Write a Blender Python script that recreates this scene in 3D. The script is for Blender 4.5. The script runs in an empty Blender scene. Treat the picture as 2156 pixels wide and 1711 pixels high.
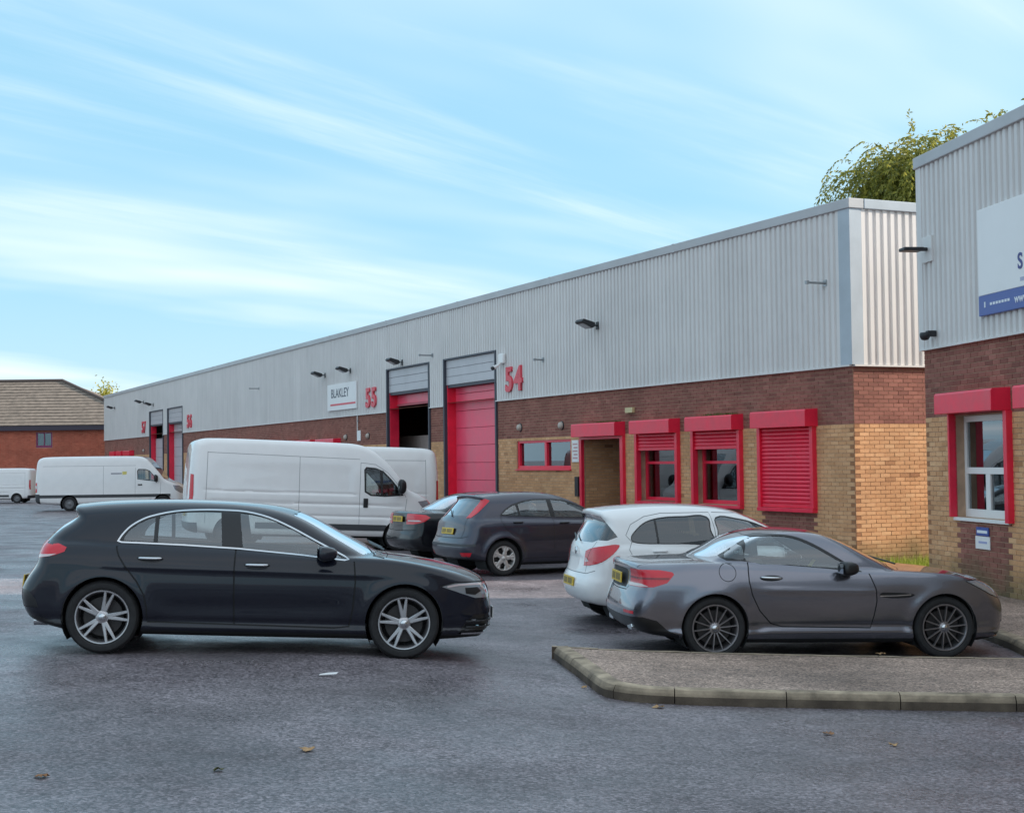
import bpy, bmesh, math, random
import numpy as np
from mathutils import Vector, Matrix
from mathutils.geometry import delaunay_2d_cdt

random.seed(7)
SC = bpy.context.scene
COL = SC.collection
R = math.radians

# ---------------------------------------------------------------- camera
CAM_H = 2.05
PITCH = math.atan(112.5 / 3100.0)
ROLL = 0.012
cam_data = bpy.data.cameras.new("camera")
cam_data.sensor_fit = 'HORIZONTAL'
cam_data.sensor_width = 36.0
cam_data.lens = 36.0 * 3100.0 / 2156.0
cam_data.clip_start = 0.1
cam_data.clip_end = 4000
cam = bpy.data.objects.new("camera", cam_data)
COL.objects.link(cam)
cam.matrix_world = (Matrix.Translation((0, 0, CAM_H)) @ Matrix.Rotation(R(90) + PITCH, 4, 'X') @ Matrix.Rotation(-ROLL, 4, 'Z'))
SC.camera = cam

# ---------------------------------------------------------------- sun, sky, exposure
SUN_EL = R(23.0)
SUN_AZ = math.atan2(0.985, 0.17)          # clockwise from +Y
SUN_DIR = Vector((math.sin(SUN_AZ) * math.cos(SUN_EL), math.cos(SUN_AZ) * math.cos(SUN_EL), math.sin(SUN_EL)))
sun_data = bpy.data.lights.new("sun", 'SUN')
sun_data.energy = 3.8
sun_data.angle = R(0.6)
sun_data.color = (1.0, 0.90, 0.77)
sun = bpy.data.objects.new("sun", sun_data)
COL.objects.link(sun)
sun.rotation_euler = SUN_DIR.to_track_quat('Z', 'Y').to_euler()
sun.location = SUN_DIR * 60

world = bpy.data.worlds.new("World")
SC.world = world
world.use_nodes = True
wn, wl = world.node_tree.nodes, world.node_tree.links
wn.clear()
w_out = wn.new('ShaderNodeOutputWorld')
w_bg = wn.new('ShaderNodeBackground')
w_bg.inputs['Strength'].default_value = 0.15
sky = wn.new('ShaderNodeTexSky')
sky.sky_type = 'NISHITA'
sky.sun_disc = False
sky.sun_elevation = SUN_EL
sky.sun_rotation = SUN_AZ
sky.altitude = 50
sky.air_density = 1.0
sky.dust_density = 1.2
sky.ozone_density = 1.6
# thin streaks of high cloud, laid out on a flat layer above the whole place
w_tc = wn.new('ShaderNodeTexCoord')
w_sep = wn.new('ShaderNodeSeparateXYZ')
wl.new(w_tc.outputs['Generated'], w_sep.inputs[0])
w_zc = wn.new('ShaderNodeMath'); w_zc.operation = 'MAXIMUM'; w_zc.inputs[1].default_value = 0.0
wl.new(w_sep.outputs['Z'], w_zc.inputs[0])
w_za = wn.new('ShaderNodeMath'); w_za.operation = 'ADD'; w_za.inputs[1].default_value = 0.12
wl.new(w_zc.outputs[0], w_za.inputs[0])
w_dx = wn.new('ShaderNodeMath'); w_dx.operation = 'DIVIDE'
w_dy = wn.new('ShaderNodeMath'); w_dy.operation = 'DIVIDE'
wl.new(w_sep.outputs['X'], w_dx.inputs[0]); wl.new(w_za.outputs[0], w_dx.inputs[1])
wl.new(w_sep.outputs['Y'], w_dy.inputs[0]); wl.new(w_za.outputs[0], w_dy.inputs[1])
w_cmb = wn.new('ShaderNodeCombineXYZ')
wl.new(w_dx.outputs[0], w_cmb.inputs['X']); wl.new(w_dy.outputs[0], w_cmb.inputs['Y'])


def cloud_layer(rot, scale, loc, nscale, detail, lo, hi, dist):
    mp = wn.new('ShaderNodeMapping'); mp.vector_type = 'TEXTURE'      # turn first, then stretch
    mp.inputs['Rotation'].default_value = (0, 0, rot)
    mp.inputs['Location'].default_value = loc
    mp.inputs['Scale'].default_value = scale
    wl.new(w_cmb.outputs[0], mp.inputs['Vector'])
    nz = wn.new('ShaderNodeTexNoise')
    nz.inputs['Scale'].default_value = nscale
    nz.inputs['Detail'].default_value = detail
    nz.inputs['Roughness'].default_value = 0.62
    nz.inputs['Distortion'].default_value = dist
    wl.new(mp.outputs[0], nz.inputs['Vector'])
    rmp = wn.new('ShaderNodeMapRange')
    rmp.interpolation_type = 'SMOOTHSTEP'
    rmp.inputs['From Min'].default_value = lo
    rmp.inputs['From Max'].default_value = hi
    wl.new(nz.outputs['Fac'], rmp.inputs['Value'])
    return rmp.outputs[0]


VX, VY = -8.0, 14.6  # cover placed so unseen white cloud left and behind brightens the fronts
streaks = cloud_layer(R(46), (7.0, 1.0, 1), (3.1, 1.7, 0), 1.15, 7, 0.50, 0.72, 0.3)
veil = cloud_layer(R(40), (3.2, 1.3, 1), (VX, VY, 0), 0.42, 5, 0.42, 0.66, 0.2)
w_s1 = wn.new('ShaderNodeMath'); w_s1.operation = 'MULTIPLY'; w_s1.inputs[1].default_value = 0.36
wl.new(streaks, w_s1.inputs[0])
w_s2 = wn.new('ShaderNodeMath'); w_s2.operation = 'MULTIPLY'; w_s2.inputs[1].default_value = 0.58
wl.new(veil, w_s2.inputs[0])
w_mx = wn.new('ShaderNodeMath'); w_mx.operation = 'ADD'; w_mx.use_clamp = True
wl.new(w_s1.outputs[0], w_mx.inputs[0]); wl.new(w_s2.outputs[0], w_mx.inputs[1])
# haze towards the horizon all the way round
w_hz = wn.new('ShaderNodeMapRange'); w_hz.interpolation_type = 'SMOOTHSTEP'
w_hz.inputs['From Min'].default_value = 0.16
w_hz.inputs['From Max'].default_value = -0.02
w_hz.inputs['To Max'].default_value = 0.2
wl.new(w_sep.outputs['Z'], w_hz.inputs['Value'])
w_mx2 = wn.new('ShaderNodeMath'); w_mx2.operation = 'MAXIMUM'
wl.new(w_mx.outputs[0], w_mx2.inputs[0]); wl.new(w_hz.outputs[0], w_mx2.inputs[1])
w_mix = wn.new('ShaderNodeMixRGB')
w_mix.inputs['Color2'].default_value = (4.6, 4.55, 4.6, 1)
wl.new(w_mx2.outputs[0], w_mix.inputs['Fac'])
w_tint = wn.new('ShaderNodeMixRGB'); w_tint.blend_type = 'MULTIPLY'; w_tint.inputs['Fac'].default_value = 1.0
w_tint.inputs['Color2'].default_value = (0.98, 1.06, 0.92, 1)
wl.new(sky.outputs[0], w_tint.inputs['Color1'])
# a thin even veil over the whole dome keeps the upper sky as pale as the part in view
w_veil = wn.new('ShaderNodeMixRGB'); w_veil.inputs['Fac'].default_value = 0.88
w_veil.inputs['Color2'].default_value = (1.2, 2.3, 3.1, 1)
wl.new(w_tint.outputs[0], w_veil.inputs['Color1'])
wl.new(w_veil.outputs[0], w_mix.inputs['Color1'])
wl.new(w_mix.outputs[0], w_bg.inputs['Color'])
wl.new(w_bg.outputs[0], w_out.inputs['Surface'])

SC.view_settings.view_transform = 'Standard'
SC.view_settings.look = 'None'
SC.view_settings.exposure = 1.06
SC.view_settings.gamma = 1.0
SC.view_settings.use_curve_mapping = False
SC.render.engine = 'CYCLES'
SC.cycles.max_bounces = 8
SC.cycles.transparent_max_bounces = 16
SC.cycles.caustics_reflective = False
SC.cycles.caustics_refractive = False
SC.cycles.use_denoising = True
SC.cycles.sample_clamp_indirect = 6.0


# ---------------------------------------------------------------- helpers
def tag(o, label=None, cat=None, group=None, kind=None):
    if label: o['label'] = label
    if cat: o['category'] = cat
    if group: o['group'] = group
    if kind: o['kind'] = kind
    return o


def empty(name, loc=(0, 0, 0), rz=0.0, label=None, cat=None, group=None):
    o = bpy.data.objects.new(name, None)
    o.empty_display_size = 0.2
    COL.objects.link(o)
    o.location = loc
    o.rotation_euler = (0, 0, rz)
    return tag(o, label, cat, group)


def link(name, me, parent=None):
    o = bpy.data.objects.new(name, me)
    COL.objects.link(o)
    if parent is not None:
        o.parent = parent
    return o


class MB:
    """collects faces; build() links them as one mesh object"""
    def __init__(self):
        self.v, self.f = [], []

    def quad(self, *p):
        n = len(self.v)
        self.v += [tuple(q) for q in p]
        self.f.append(tuple(range(n, n + len(p))))
        return self

    def box(self, a, b, skip=()):
        x0, y0, z0 = (min(a[i], b[i]) for i in range(3))
        x1, y1, z1 = (max(a[i], b[i]) for i in range(3))
        n = len(self.v)
        self.v += [(x0, y0, z0), (x1, y0, z0), (x1, y1, z0), (x0, y1, z0), (x0, y0, z1), (x1, y0, z1), (x1, y1, z1), (x0, y1, z1)]
        fs = {'-z': (0, 3, 2, 1), '+z': (4, 5, 6, 7), '-y': (0, 1, 5, 4), '+x': (1, 2, 6, 5), '+y': (2, 3, 7, 6), '-x': (3, 0, 4, 7)}
        for k, q in fs.items():
            if k not in skip:
                self.f.append(tuple(n + i for i in q))
        return self

    def prism(self, pts, y0, y1, axis='y'):
        """closed outline pts (a,b) extruded along an axis"""
        n, m = len(self.v), len(pts)
        def mk(a, b, c):
            return {'y': (a, c, b), 'x': (c, a, b), 'z': (a, b, c)}[axis]
        self.v += [mk(a, b, y0) for a, b in pts] + [mk(a, b, y1) for a, b in pts]
        self.f.append(tuple(n + i for i in range(m)))
        self.f.append(tuple(n + m + i for i in reversed(range(m))))
        for i in range(m):
            j = (i + 1) % m
            self.f.append((n + i, n + m + i, n + m + j, n + j))
        return self

    def tube(self, pts, r, seg=8, caps=True):
        pts = [Vector(p) for p in pts]
        rs = r if isinstance(r, (list, tuple)) else [r] * len(pts)
        n0 = len(self.v)
        up = None
        for i, p in enumerate(pts):
            d = (pts[min(i + 1, len(pts) - 1)] - pts[max(i - 1, 0)]).normalized()
            if up is None:
                up = d.orthogonal().normalized()
            else:
                up = (up - d * up.dot(d)).normalized()
            s = d.cross(up)
            for k in range(seg):
                a = 2 * math.pi * k / seg
                self.v.append(tuple(p + (up * math.cos(a) + s * math.sin(a)) * rs[i]))
        for i in range(len(pts) - 1):
            for k in range(seg):
                a, b = n0 + i * seg + k, n0 + i * seg + (k + 1) % seg
                self.f.append((a, b, b + seg, a + seg))
        if caps:
            self.f.append(tuple(n0 + k for k in reversed(range(seg))))
            self.f.append(tuple(n0 + (len(pts) - 1) * seg + k for k in range(seg)))
        return self

    def lathe(self, prof, seg=32, axis='y', close=False):
        """profile of (radius, along) turned round an axis through the origin"""
        n0, m = len(self.v), len(prof)
        for k in range(seg):
            a = 2 * math.pi * k / seg
            c, s = math.cos(a), math.sin(a)
            for r_, h in prof:
                self.v.append({'y': (r_ * c, h, r_ * s), 'z': (r_ * c, r_ * s, h), 'x': (h, r_ * c, r_ * s)}[axis])
        for k in range(seg):
            k2 = (k + 1) % seg
            for i in range(m - (0 if close else 1)):
                j = (i + 1) % m
                self.f.append((n0 + k * m + i, n0 + k * m + j, n0 + k2 * m + j, n0 + k2 * m + i))
        return self

    def move(self, d, start=0):
        self.v[start:] = [(x + d[0], y + d[1], z + d[2]) for x, y, z in self.v[start:]]
        return self

    def xf(self, mat, start=0):
        self.v[start:] = [tuple(mat @ Vector(p)) for p in self.v[start:]]
        return self

    def mesh(self, name, mat=None, smooth=False, recalc=True, bevel=0.0, angle=None):
        me = bpy.data.meshes.new(name)
        me.from_pydata(self.v, [], self.f)
        if recalc or bevel:
            bm = bmesh.new(); bm.from_mesh(me)
            bmesh.ops.remove_doubles(bm, verts=bm.verts, dist=1e-5)
            if recalc:
                bmesh.ops.recalc_face_normals(bm, faces=bm.faces)
            if bevel:
                ed = [e for e in bm.edges if len(e.link_faces) == 2 and e.calc_face_angle(0) > 0.6]
                bmesh.ops.bevel(bm, geom=ed, offset=bevel, segments=2, affect='EDGES', profile=0.5, clamp_overlap=True)
            bm.to_mesh(me); bm.free()
        if smooth:
            me.shade_smooth()
            if angle:
                me.set_sharp_from_angle(angle=angle)
        if mat is not None:
            me.materials.append(mat)
        me.update()
        return me

    def build(self, name, mat, parent=None, **kw):
        return link(name, self.mesh(name, mat, **kw), parent)


# ---------------------------------------------------------------- materials
MATS = {}


def newmat(name):
    m = bpy.data.materials.new(name)
    m.use_nodes = True
    nt = m.node_tree
    b = nt.nodes['Principled BSDF']
    return m, nt, b


def nd(nt, t, **kw):
    n = nt.nodes.new('ShaderNode' + t)
    for k, v in kw.items():
        if hasattr(n, k):
            setattr(n, k, v)
        else:
            n.inputs[k.replace('_', ' ')].default_value = v
    return n


def plain(name, col, rough=0.5, metal=0.0, spec=0.5, coat=0.0, noise=0.0, nscale=6.0, bump=0.0, bscale=60.0, rnoise=0.0):
    """principled with an optional slow mottling of the colour and a fine bump"""
    if name in MATS:
        return MATS[name]
    m, nt, b = newmat(name)
    b.inputs['Roughness'].default_value = rough
    b.inputs['Metallic'].default_value = metal
    b.inputs['Specular IOR Level'].default_value = spec
    if coat:
        b.inputs['Coat Weight'].default_value = coat
        b.inputs['Coat Roughness'].default_value = 0.03
    tc = nd(nt, 'TexCoord')
    if noise:
        n1 = nd(nt, 'TexNoise', Scale=nscale, Detail=6.0, Roughness=0.6)
        nt.links.new(tc.outputs['Object'], n1.inputs['Vector'])
        mr = nd(nt, 'MapRange', From_Min=0.3, From_Max=0.7, To_Min=1 - noise, To_Max=1 + noise)
        nt.links.new(n1.outputs['Fac'], mr.inputs['Value'])
        mul = nd(nt, 'MixRGB', blend_type='MULTIPLY')
        mul.inputs['Fac'].default_value = 1.0
        mul.inputs['Color1'].default_value = (*col, 1)
        nt.links.new(mr.outputs[0], mul.inputs['Color2'])
        nt.links.new(mul.outputs[0], b.inputs['Base Color'])
        if rnoise:
            m2 = nd(nt, 'MapRange', From_Min=0.3, From_Max=0.7, To_Min=max(rough - rnoise, 0.02), To_Max=rough + rnoise)
            nt.links.new(n1.outputs['Fac'], m2.inputs['Value'])
            nt.links.new(m2.outputs[0], b.inputs['Roughness'])
    else:
        b.inputs['Base Color'].default_value = (*col, 1)
    if bump:
        n2 = nd(nt, 'TexNoise', Scale=bscale, Detail=4.0)
        nt.links.new(tc.outputs['Object'], n2.inputs['Vector'])
        bp = nd(nt, 'Bump', Strength=bump, Distance=0.01)
        nt.links.new(n2.outputs['Fac'], bp.inputs['Height'])
        nt.links.new(bp.outputs[0], b.inputs['Normal'])
    MATS[name] = m
    return m


def glassmat(name, tint=(0.75, 0.82, 0.82), rough=0.0, ior=1.5, gain=2.3):
    """thin pane: tinted see-through plus a Fresnel mirror reflection"""
    if name in MATS:
        return MATS[name]
    m = bpy.data.materials.new(name); m.use_nodes = True
    nt = m.node_tree; nt.nodes.clear()
    out = nd(nt, 'OutputMaterial')
    tr = nd(nt, 'BsdfTransparent'); tr.inputs['Color'].default_value = (*tint, 1)
    gl = nd(nt, 'BsdfGlossy'); gl.inputs['Roughness'].default_value = rough
    gl.inputs['Color'].default_value = (0.92, 0.96, 1.0, 1)
    fr = nd(nt, 'Fresnel'); fr.inputs['IOR'].default_value = ior
    mul = nd(nt, 'Math', operation='MULTIPLY', use_clamp=True); mul.inputs[1].default_value = gain
    nt.links.new(fr.outputs[0], mul.inputs[0])
    mx = nd(nt, 'MixShader')
    nt.links.new(mul.outputs[0], mx.inputs[0]); nt.links.new(tr.outputs[0], mx.inputs[1]); nt.links.new(gl.outputs[0], mx.inputs[2])
    nt.links.new(mx.outputs[0], out.inputs['Surface'])
    MATS[name] = m
    return m


def brickmat(name, ramp, stain=0.35):
    """brick faces: one colour per brick from the 'shade' attribute, grain and weather marks on top"""
    m, nt, b = newmat(name)
    at = nd(nt, 'Attribute'); at.attribute_name = 'shade'
    cr = nd(nt, 'ValToRGB')
    el = cr.color_ramp.elements
    el[0].position, el[0].color = ramp[0][0], (*ramp[0][1], 1)
    el[1].position, el[1].color = ramp[-1][0], (*ramp[-1][1], 1)
    for p, c in ramp[1:-1]:
        e = el.new(p); e.color = (*c, 1)
    nt.links.new(at.outputs['Fac'], cr.inputs['Fac'])
    ge = nd(nt, 'NewGeometry')
    n1 = nd(nt, 'TexNoise', Scale=42.0, Detail=5.0, Roughness=0.7)
    n2 = nd(nt, 'TexNoise', Scale=0.9, Detail=5.0, Roughness=0.6)
    nt.links.new(ge.outputs['Position'], n1.inputs['Vector']); nt.links.new(ge.outputs['Position'], n2.inputs['Vector'])
    m1 = nd(nt, 'MapRange', From_Min=0.25, From_Max=0.75, To_Min=0.78, To_Max=1.2)
    m2 = nd(nt, 'MapRange', From_Min=0.3, From_Max=0.7, To_Min=1 - stain, To_Max=1 + stain * 0.5)
    nt.links.new(n1.outputs['Fac'], m1.inputs['Value']); nt.links.new(n2.outputs['Fac'], m2.inputs['Value'])
    a = nd(nt, 'Math', operation='MULTIPLY')
    nt.links.new(m1.outputs[0], a.inputs[0]); nt.links.new(m2.outputs[0], a.inputs[1])
    mul = nd(nt, 'MixRGB', blend_type='MULTIPLY'); mul.inputs['Fac'].default_value = 1.0
    nt.links.new(cr.outputs[0], mul.inputs['Color1']); nt.links.new(a.outputs[0], mul.inputs['Color2'])
    # mossy weathering creeping up from the foot of the wall
    sp = nd(nt, 'SeparateXYZ'); nt.links.new(ge.outputs['Position'], sp.inputs[0])
    n3 = nd(nt, 'TexNoise', Scale=2.2, Detail=4.0); nt.links.new(ge.outputs['Position'], n3.inputs['Vector'])
    ad = nd(nt, 'Math', operation='MULTIPLY_ADD'); ad.inputs[1].default_value = -0.8
    nt.links.new(n3.outputs['Fac'], ad.inputs[0]); nt.links.new(sp.outputs['Z'], ad.inputs[2])
    mm = nd(nt, 'MapRange', From_Min=0.25, From_Max=-0.25, To_Min=0.0, To_Max=0.75)
    nt.links.new(ad.outputs[0], mm.inputs['Value'])
    mo = nd(nt, 'MixRGB'); mo.inputs['Color2'].default_value = (0.10, 0.105, 0.05, 1)
    nt.links.new(mm.outputs[0], mo.inputs['Fac']); nt.links.new(mul.outputs[0], mo.inputs['Color1'])
    nt.links.new(mo.outputs[0], b.inputs['Base Color'])
    b.inputs['Roughness'].default_value = 0.85
    b.inputs['Specular IOR Level'].default_value = 0.25
    bp = nd(nt, 'Bump', Strength=0.5, Distance=0.004)
    nt.links.new(n1.outputs['Fac'], bp.inputs['Height']); nt.links.new(bp.outputs[0], b.inputs['Normal'])
    MATS[name] = m
    return m


def asphaltmat(name, dark, light, wet, scale=1.0):
    """bound stone chippings: speckle, slow patches, damp patches that are smoother"""
    m, nt, b = newmat(name)
    ge = nd(nt, 'NewGeometry')
    def noise(s, d=4.0, r=0.6):
        n = nd(nt, 'TexNoise', Scale=s * scale, Detail=d, Roughness=r)
        nt.links.new(ge.outputs['Position'], n.inputs['Vector']); return n
    fine, mid, big, wetn = noise(38, 6, 0.8), noise(7, 6, .7), noise(0.5, 7, 0.68), noise(0.7, 6, 0.65)
    vor = nd(nt, 'TexVoronoi', Scale=52.0 * scale); nt.links.new(ge.outputs['Position'], vor.inputs['Vector'])
    s1 = nd(nt, 'MapRange', From_Min=0.36, From_Max=0.64); nt.links.new(fine.outputs['Fac'], s1.inputs['Value'])
    cm = nd(nt, 'MixRGB'); cm.inputs['Color1'].default_value = (*dark, 1); cm.inputs['Color2'].default_value = (*light, 1)
    nt.links.new(s1.outputs[0], cm.inputs['Fac'])
    s2 = nd(nt, 'MapRange', From_Min=0.3, From_Max=0.7, To_Min=0.50, To_Max=1.42); nt.links.new(big.outputs['Fac'], s2.inputs['Value'])
    s3 = nd(nt, 'MapRange', From_Min=0.3, From_Max=0.7, To_Min=0.78, To_Max=1.22); nt.links.new(mid.outputs['Fac'], s3.inputs['Value'])
    vs_ = nd(nt, 'SeparateColor'); nt.links.new(vor.outputs['Color'], vs_.inputs[0])
    vm = nd(nt, 'MapRange', From_Min=0.0, From_Max=1.0, To_Min=0.45, To_Max=1.6); nt.links.new(vs_.outputs[0], vm.inputs['Value'])
    a = nd(nt, 'Math', operation='MULTIPLY'); nt.links.new(s2.outputs[0], a.inputs[0]); nt.links.new(s3.outputs[0], a.inputs[1])
    a2 = nd(nt, 'Math', operation='MULTIPLY'); nt.links.new(a.outputs[0], a2.inputs[0]); nt.links.new(vm.outputs[0], a2.inputs[1])
    mul = nd(nt, 'MixRGB', blend_type='MULTIPLY'); mul.inputs['Fac'].default_value = 1.0
    nt.links.new(cm.outputs[0], mul.inputs['Color1']); nt.links.new(a2.outputs[0], mul.inputs['Color2'])
    # a few wandering cracks
    cv = nd(nt, 'TexVoronoi', feature='DISTANCE_TO_EDGE', Scale=.22)
    wv2 = nd(nt, 'VectorMath', operation='ADD'); sc_ = nd(nt, 'VectorMath', operation='SCALE'); sc_.inputs['Scale'].default_value = .35
    nt.links.new(mid.outputs['Color'], sc_.inputs[0]); nt.links.new(ge.outputs['Position'], wv2.inputs[0]); nt.links.new(sc_.outputs[0], wv2.inputs[1])
    nt.links.new(wv2.outputs[0], cv.inputs['Vector'])
    ck = nd(nt, 'MapRange', From_Min=.0, From_Max=.0035, To_Min=.35, To_Max=0.0); nt.links.new(cv.outputs['Distance'], ck.inputs['Value'])
    cm2 = nd(nt, 'MapRange', From_Min=.50, From_Max=.58); nt.links.new(wetn.outputs['Fac'], cm2.inputs['Value'])
    cku = nd(nt, 'Math', operation='MULTIPLY'); nt.links.new(ck.outputs[0], cku.inputs[0]); nt.links.new(cm2.outputs[0], cku.inputs[1])
    dk = nd(nt, 'MixRGB'); dk.inputs['Color2'].default_value = (.012, .011, .012, 1)
    nt.links.new(cku.outputs[0], dk.inputs['Fac']); nt.links.new(mul.outputs[0], dk.inputs['Color1'])
    nt.links.new(dk.outputs[0], b.inputs['Base Color'])
    wr = nd(nt, 'MapRange', From_Min=0.38, From_Max=0.62, To_Min=wet[0], To_Max=wet[1]); nt.links.new(wetn.outputs['Fac'], wr.inputs['Value'])
    nt.links.new(wr.outputs[0], b.inputs['Roughness'])
    b.inputs['Specular IOR Level'].default_value = 0.5
    hh = nd(nt, 'Math', operation='MULTIPLY_ADD'); hh.inputs[1].default_value = -0.6
    nt.links.new(vor.outputs['Distance'], hh.inputs[0]); nt.links.new(fine.outputs['Fac'], hh.inputs[2])
    bp = nd(nt, 'Bump', Strength=0.55, Distance=0.006)
    nt.links.new(hh.outputs[0], bp.inputs['Height']); nt.links.new(bp.outputs[0], b.inputs['Normal'])
    MATS[name] = m
    return m


M_ASPHALT = asphaltmat('asphalt', (0.050, 0.042, 0.048), (0.270, 0.228, 0.244), (0.24, 0.56))
M_PATH = asphaltmat('footway_tarmac', (0.175, 0.118, 0.092), (0.50, 0.36, 0.285), (0.7, 0.85), 1.15)
M_KERB = plain('kerb_concrete', (0.37, 0.285, 0.20), 0.88, noise=0.5, nscale=5.0, bump=0.5, bscale=70)
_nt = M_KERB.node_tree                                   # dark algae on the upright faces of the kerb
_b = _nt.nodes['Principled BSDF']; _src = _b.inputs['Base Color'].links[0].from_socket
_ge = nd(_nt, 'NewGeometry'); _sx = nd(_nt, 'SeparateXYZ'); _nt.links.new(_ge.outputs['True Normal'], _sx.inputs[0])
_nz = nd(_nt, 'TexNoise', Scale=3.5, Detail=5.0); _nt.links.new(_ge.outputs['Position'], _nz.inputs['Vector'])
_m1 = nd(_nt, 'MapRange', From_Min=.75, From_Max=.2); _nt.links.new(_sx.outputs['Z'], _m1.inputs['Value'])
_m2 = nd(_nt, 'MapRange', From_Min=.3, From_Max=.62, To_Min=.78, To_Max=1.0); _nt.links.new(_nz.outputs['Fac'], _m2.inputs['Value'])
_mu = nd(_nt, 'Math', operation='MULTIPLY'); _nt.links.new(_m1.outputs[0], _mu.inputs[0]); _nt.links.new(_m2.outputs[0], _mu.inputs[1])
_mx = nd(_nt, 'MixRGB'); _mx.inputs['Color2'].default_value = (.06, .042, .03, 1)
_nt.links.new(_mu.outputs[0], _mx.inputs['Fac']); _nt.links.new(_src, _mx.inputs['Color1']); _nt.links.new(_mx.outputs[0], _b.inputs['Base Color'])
M_BUFF = brickmat('buff_brick', [(0.0, (0.38, 0.18, 0.09)), (0.25, (0.61, 0.32, 0.16)), (0.6, (0.70, 0.38, 0.195)), (1.0, (0.78, 0.46, 0.25))], 0.2)
M_BROWN = brickmat('brown_brick', [(0.0, (0.20, 0.078, 0.062)), (0.5, (0.29, 0.115, 0.088)), (1.0, (0.37, 0.155, 0.12))], 0.22)
M_REDBRICK = brickmat('red_brick', [(0.0, (0.38, 0.085, 0.055)), (0.5, (0.48, 0.12, 0.075)), (1.0, (0.56, 0.16, 0.10))], 0.25)
M_MORTAR = plain('mortar', (0.48, 0.32, 0.22), 0.95, noise=0.25, nscale=3, bump=0.4, bscale=150)
M_CLAD = plain('grey_cladding', (0.70, 0.665, 0.645), 0.42, noise=0.05, nscale=0.8, spec=0.4)
_nt = M_CLAD.node_tree                                   # each sheet a little different, faint run-off streaks
_b = _nt.nodes['Principled BSDF']; _src = _b.inputs['Base Color'].links[0].from_socket
_oi = nd(_nt, 'ObjectInfo'); _ge = nd(_nt, 'NewGeometry')
_mp = nd(_nt, 'Mapping'); _mp.inputs['Scale'].default_value = (9, 9, .35); _nt.links.new(_ge.outputs['Position'], _mp.inputs['Vector'])
_nz = nd(_nt, 'TexNoise', Scale=1.0, Detail=5.0); _nt.links.new(_mp.outputs[0], _nz.inputs['Vector'])
_m1 = nd(_nt, 'MapRange', To_Min=.975, To_Max=1.025); _nt.links.new(_oi.outputs['Random'], _m1.inputs['Value'])
_m2 = nd(_nt, 'MapRange', From_Min=.35, From_Max=.65, To_Min=.95, To_Max=1.03); _nt.links.new(_nz.outputs['Fac'], _m2.inputs['Value'])
_mu = nd(_nt, 'Math', operation='MULTIPLY'); _nt.links.new(_m1.outputs[0], _mu.inputs[0]); _nt.links.new(_m2.outputs[0], _mu.inputs[1])
_mx = nd(_nt, 'MixRGB', blend_type='MULTIPLY'); _mx.inputs['Fac'].default_value = 1
_nt.links.new(_src, _mx.inputs['Color1']); _nt.links.new(_mu.outputs[0], _mx.inputs['Color2']); _nt.links.new(_mx.outputs[0], _b.inputs['Base Color'])
M_FLASH = plain('blue_grey_flashing', (0.42, 0.47, 0.52), 0.38, noise=0.10, nscale=1.3)
M_FASCIA = plain('fascia_trim', (0.47, 0.47, 0.48), 0.4, noise=0.08, nscale=1.0)
M_WHITEFLASH = plain('pale_trim', (0.72, 0.69, 0.67), 0.4, noise=0.08, nscale=2)
M_DARKTRIM = plain('dark_trim', (0.05, 0.055, 0.075), 0.5)
M_ROLLBOX = plain('door_housing_panel', (0.52, 0.50, 0.52), 0.35, noise=0.06, nscale=2)
M_RED = plain('red_powder_coat', (0.88, 0.022, 0.065), 0.36, noise=0.10, nscale=4, coat=0.1, rnoise=.08)
M_REDDOOR = plain('red_door_panel', (0.92, 0.075, 0.15), 0.36, noise=0.10, nscale=1.6, coat=0.1, rnoise=.08)
M_REDSIGN = plain('red_number', (0.75, 0.07, 0.10), 0.4)
M_WHITE = plain('white_upvc', (0.85, 0.83, 0.81), 0.3)
M_SIGNWHITE = plain('sign_white', (0.86, 0.84, 0.83), 0.35, noise=0.03, nscale=1)
M_SIGNBLUE = plain('sign_blue', (0.06, 0.105, 0.36), 0.35)
M_LETTERDARK = plain('dark_letter', (0.10, 0.11, 0.14), 0.5)
M_LETTERWHITE = plain('white_letter', (0.8, 0.82, 0.86), 0.5)
M_LETTERBLUE = plain('blue_letter', (0.045, 0.05, 0.22), 0.4)
M_BLACK = plain('black_plastic', (0.018, 0.018, 0.021), 0.45, noise=0.2, nscale=8)
M_STEEL = plain('galvanised_steel', (0.35, 0.36, 0.37), 0.45, metal=0.7, noise=0.2, nscale=9)
M_LAMPGLASS = plain('lamp_diffuser', (0.50, 0.42, 0.36), 0.35)
M_ROOM = plain('room_wall', (0.62, 0.59, 0.55), 0.9, noise=0.1, nscale=2)
M_CURTAIN = plain('net_curtain', (0.46, 0.45, 0.45), 0.9, noise=0.15, nscale=5)
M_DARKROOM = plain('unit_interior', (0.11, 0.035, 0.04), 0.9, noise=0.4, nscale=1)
M_BEIGE = plain('beige_board', (0.40, 0.33, 0.30), 0.7, noise=0.1, nscale=2)
M_TILE = plain('concrete_roof_tile', (0.175, 0.14, 0.115), 0.9, noise=0.35, nscale=2.5, bump=0.3, bscale=40)
M_GLASS = glassmat('window_glass', (0.72, 0.76, 0.76), 0.01, 1.55)

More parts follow.
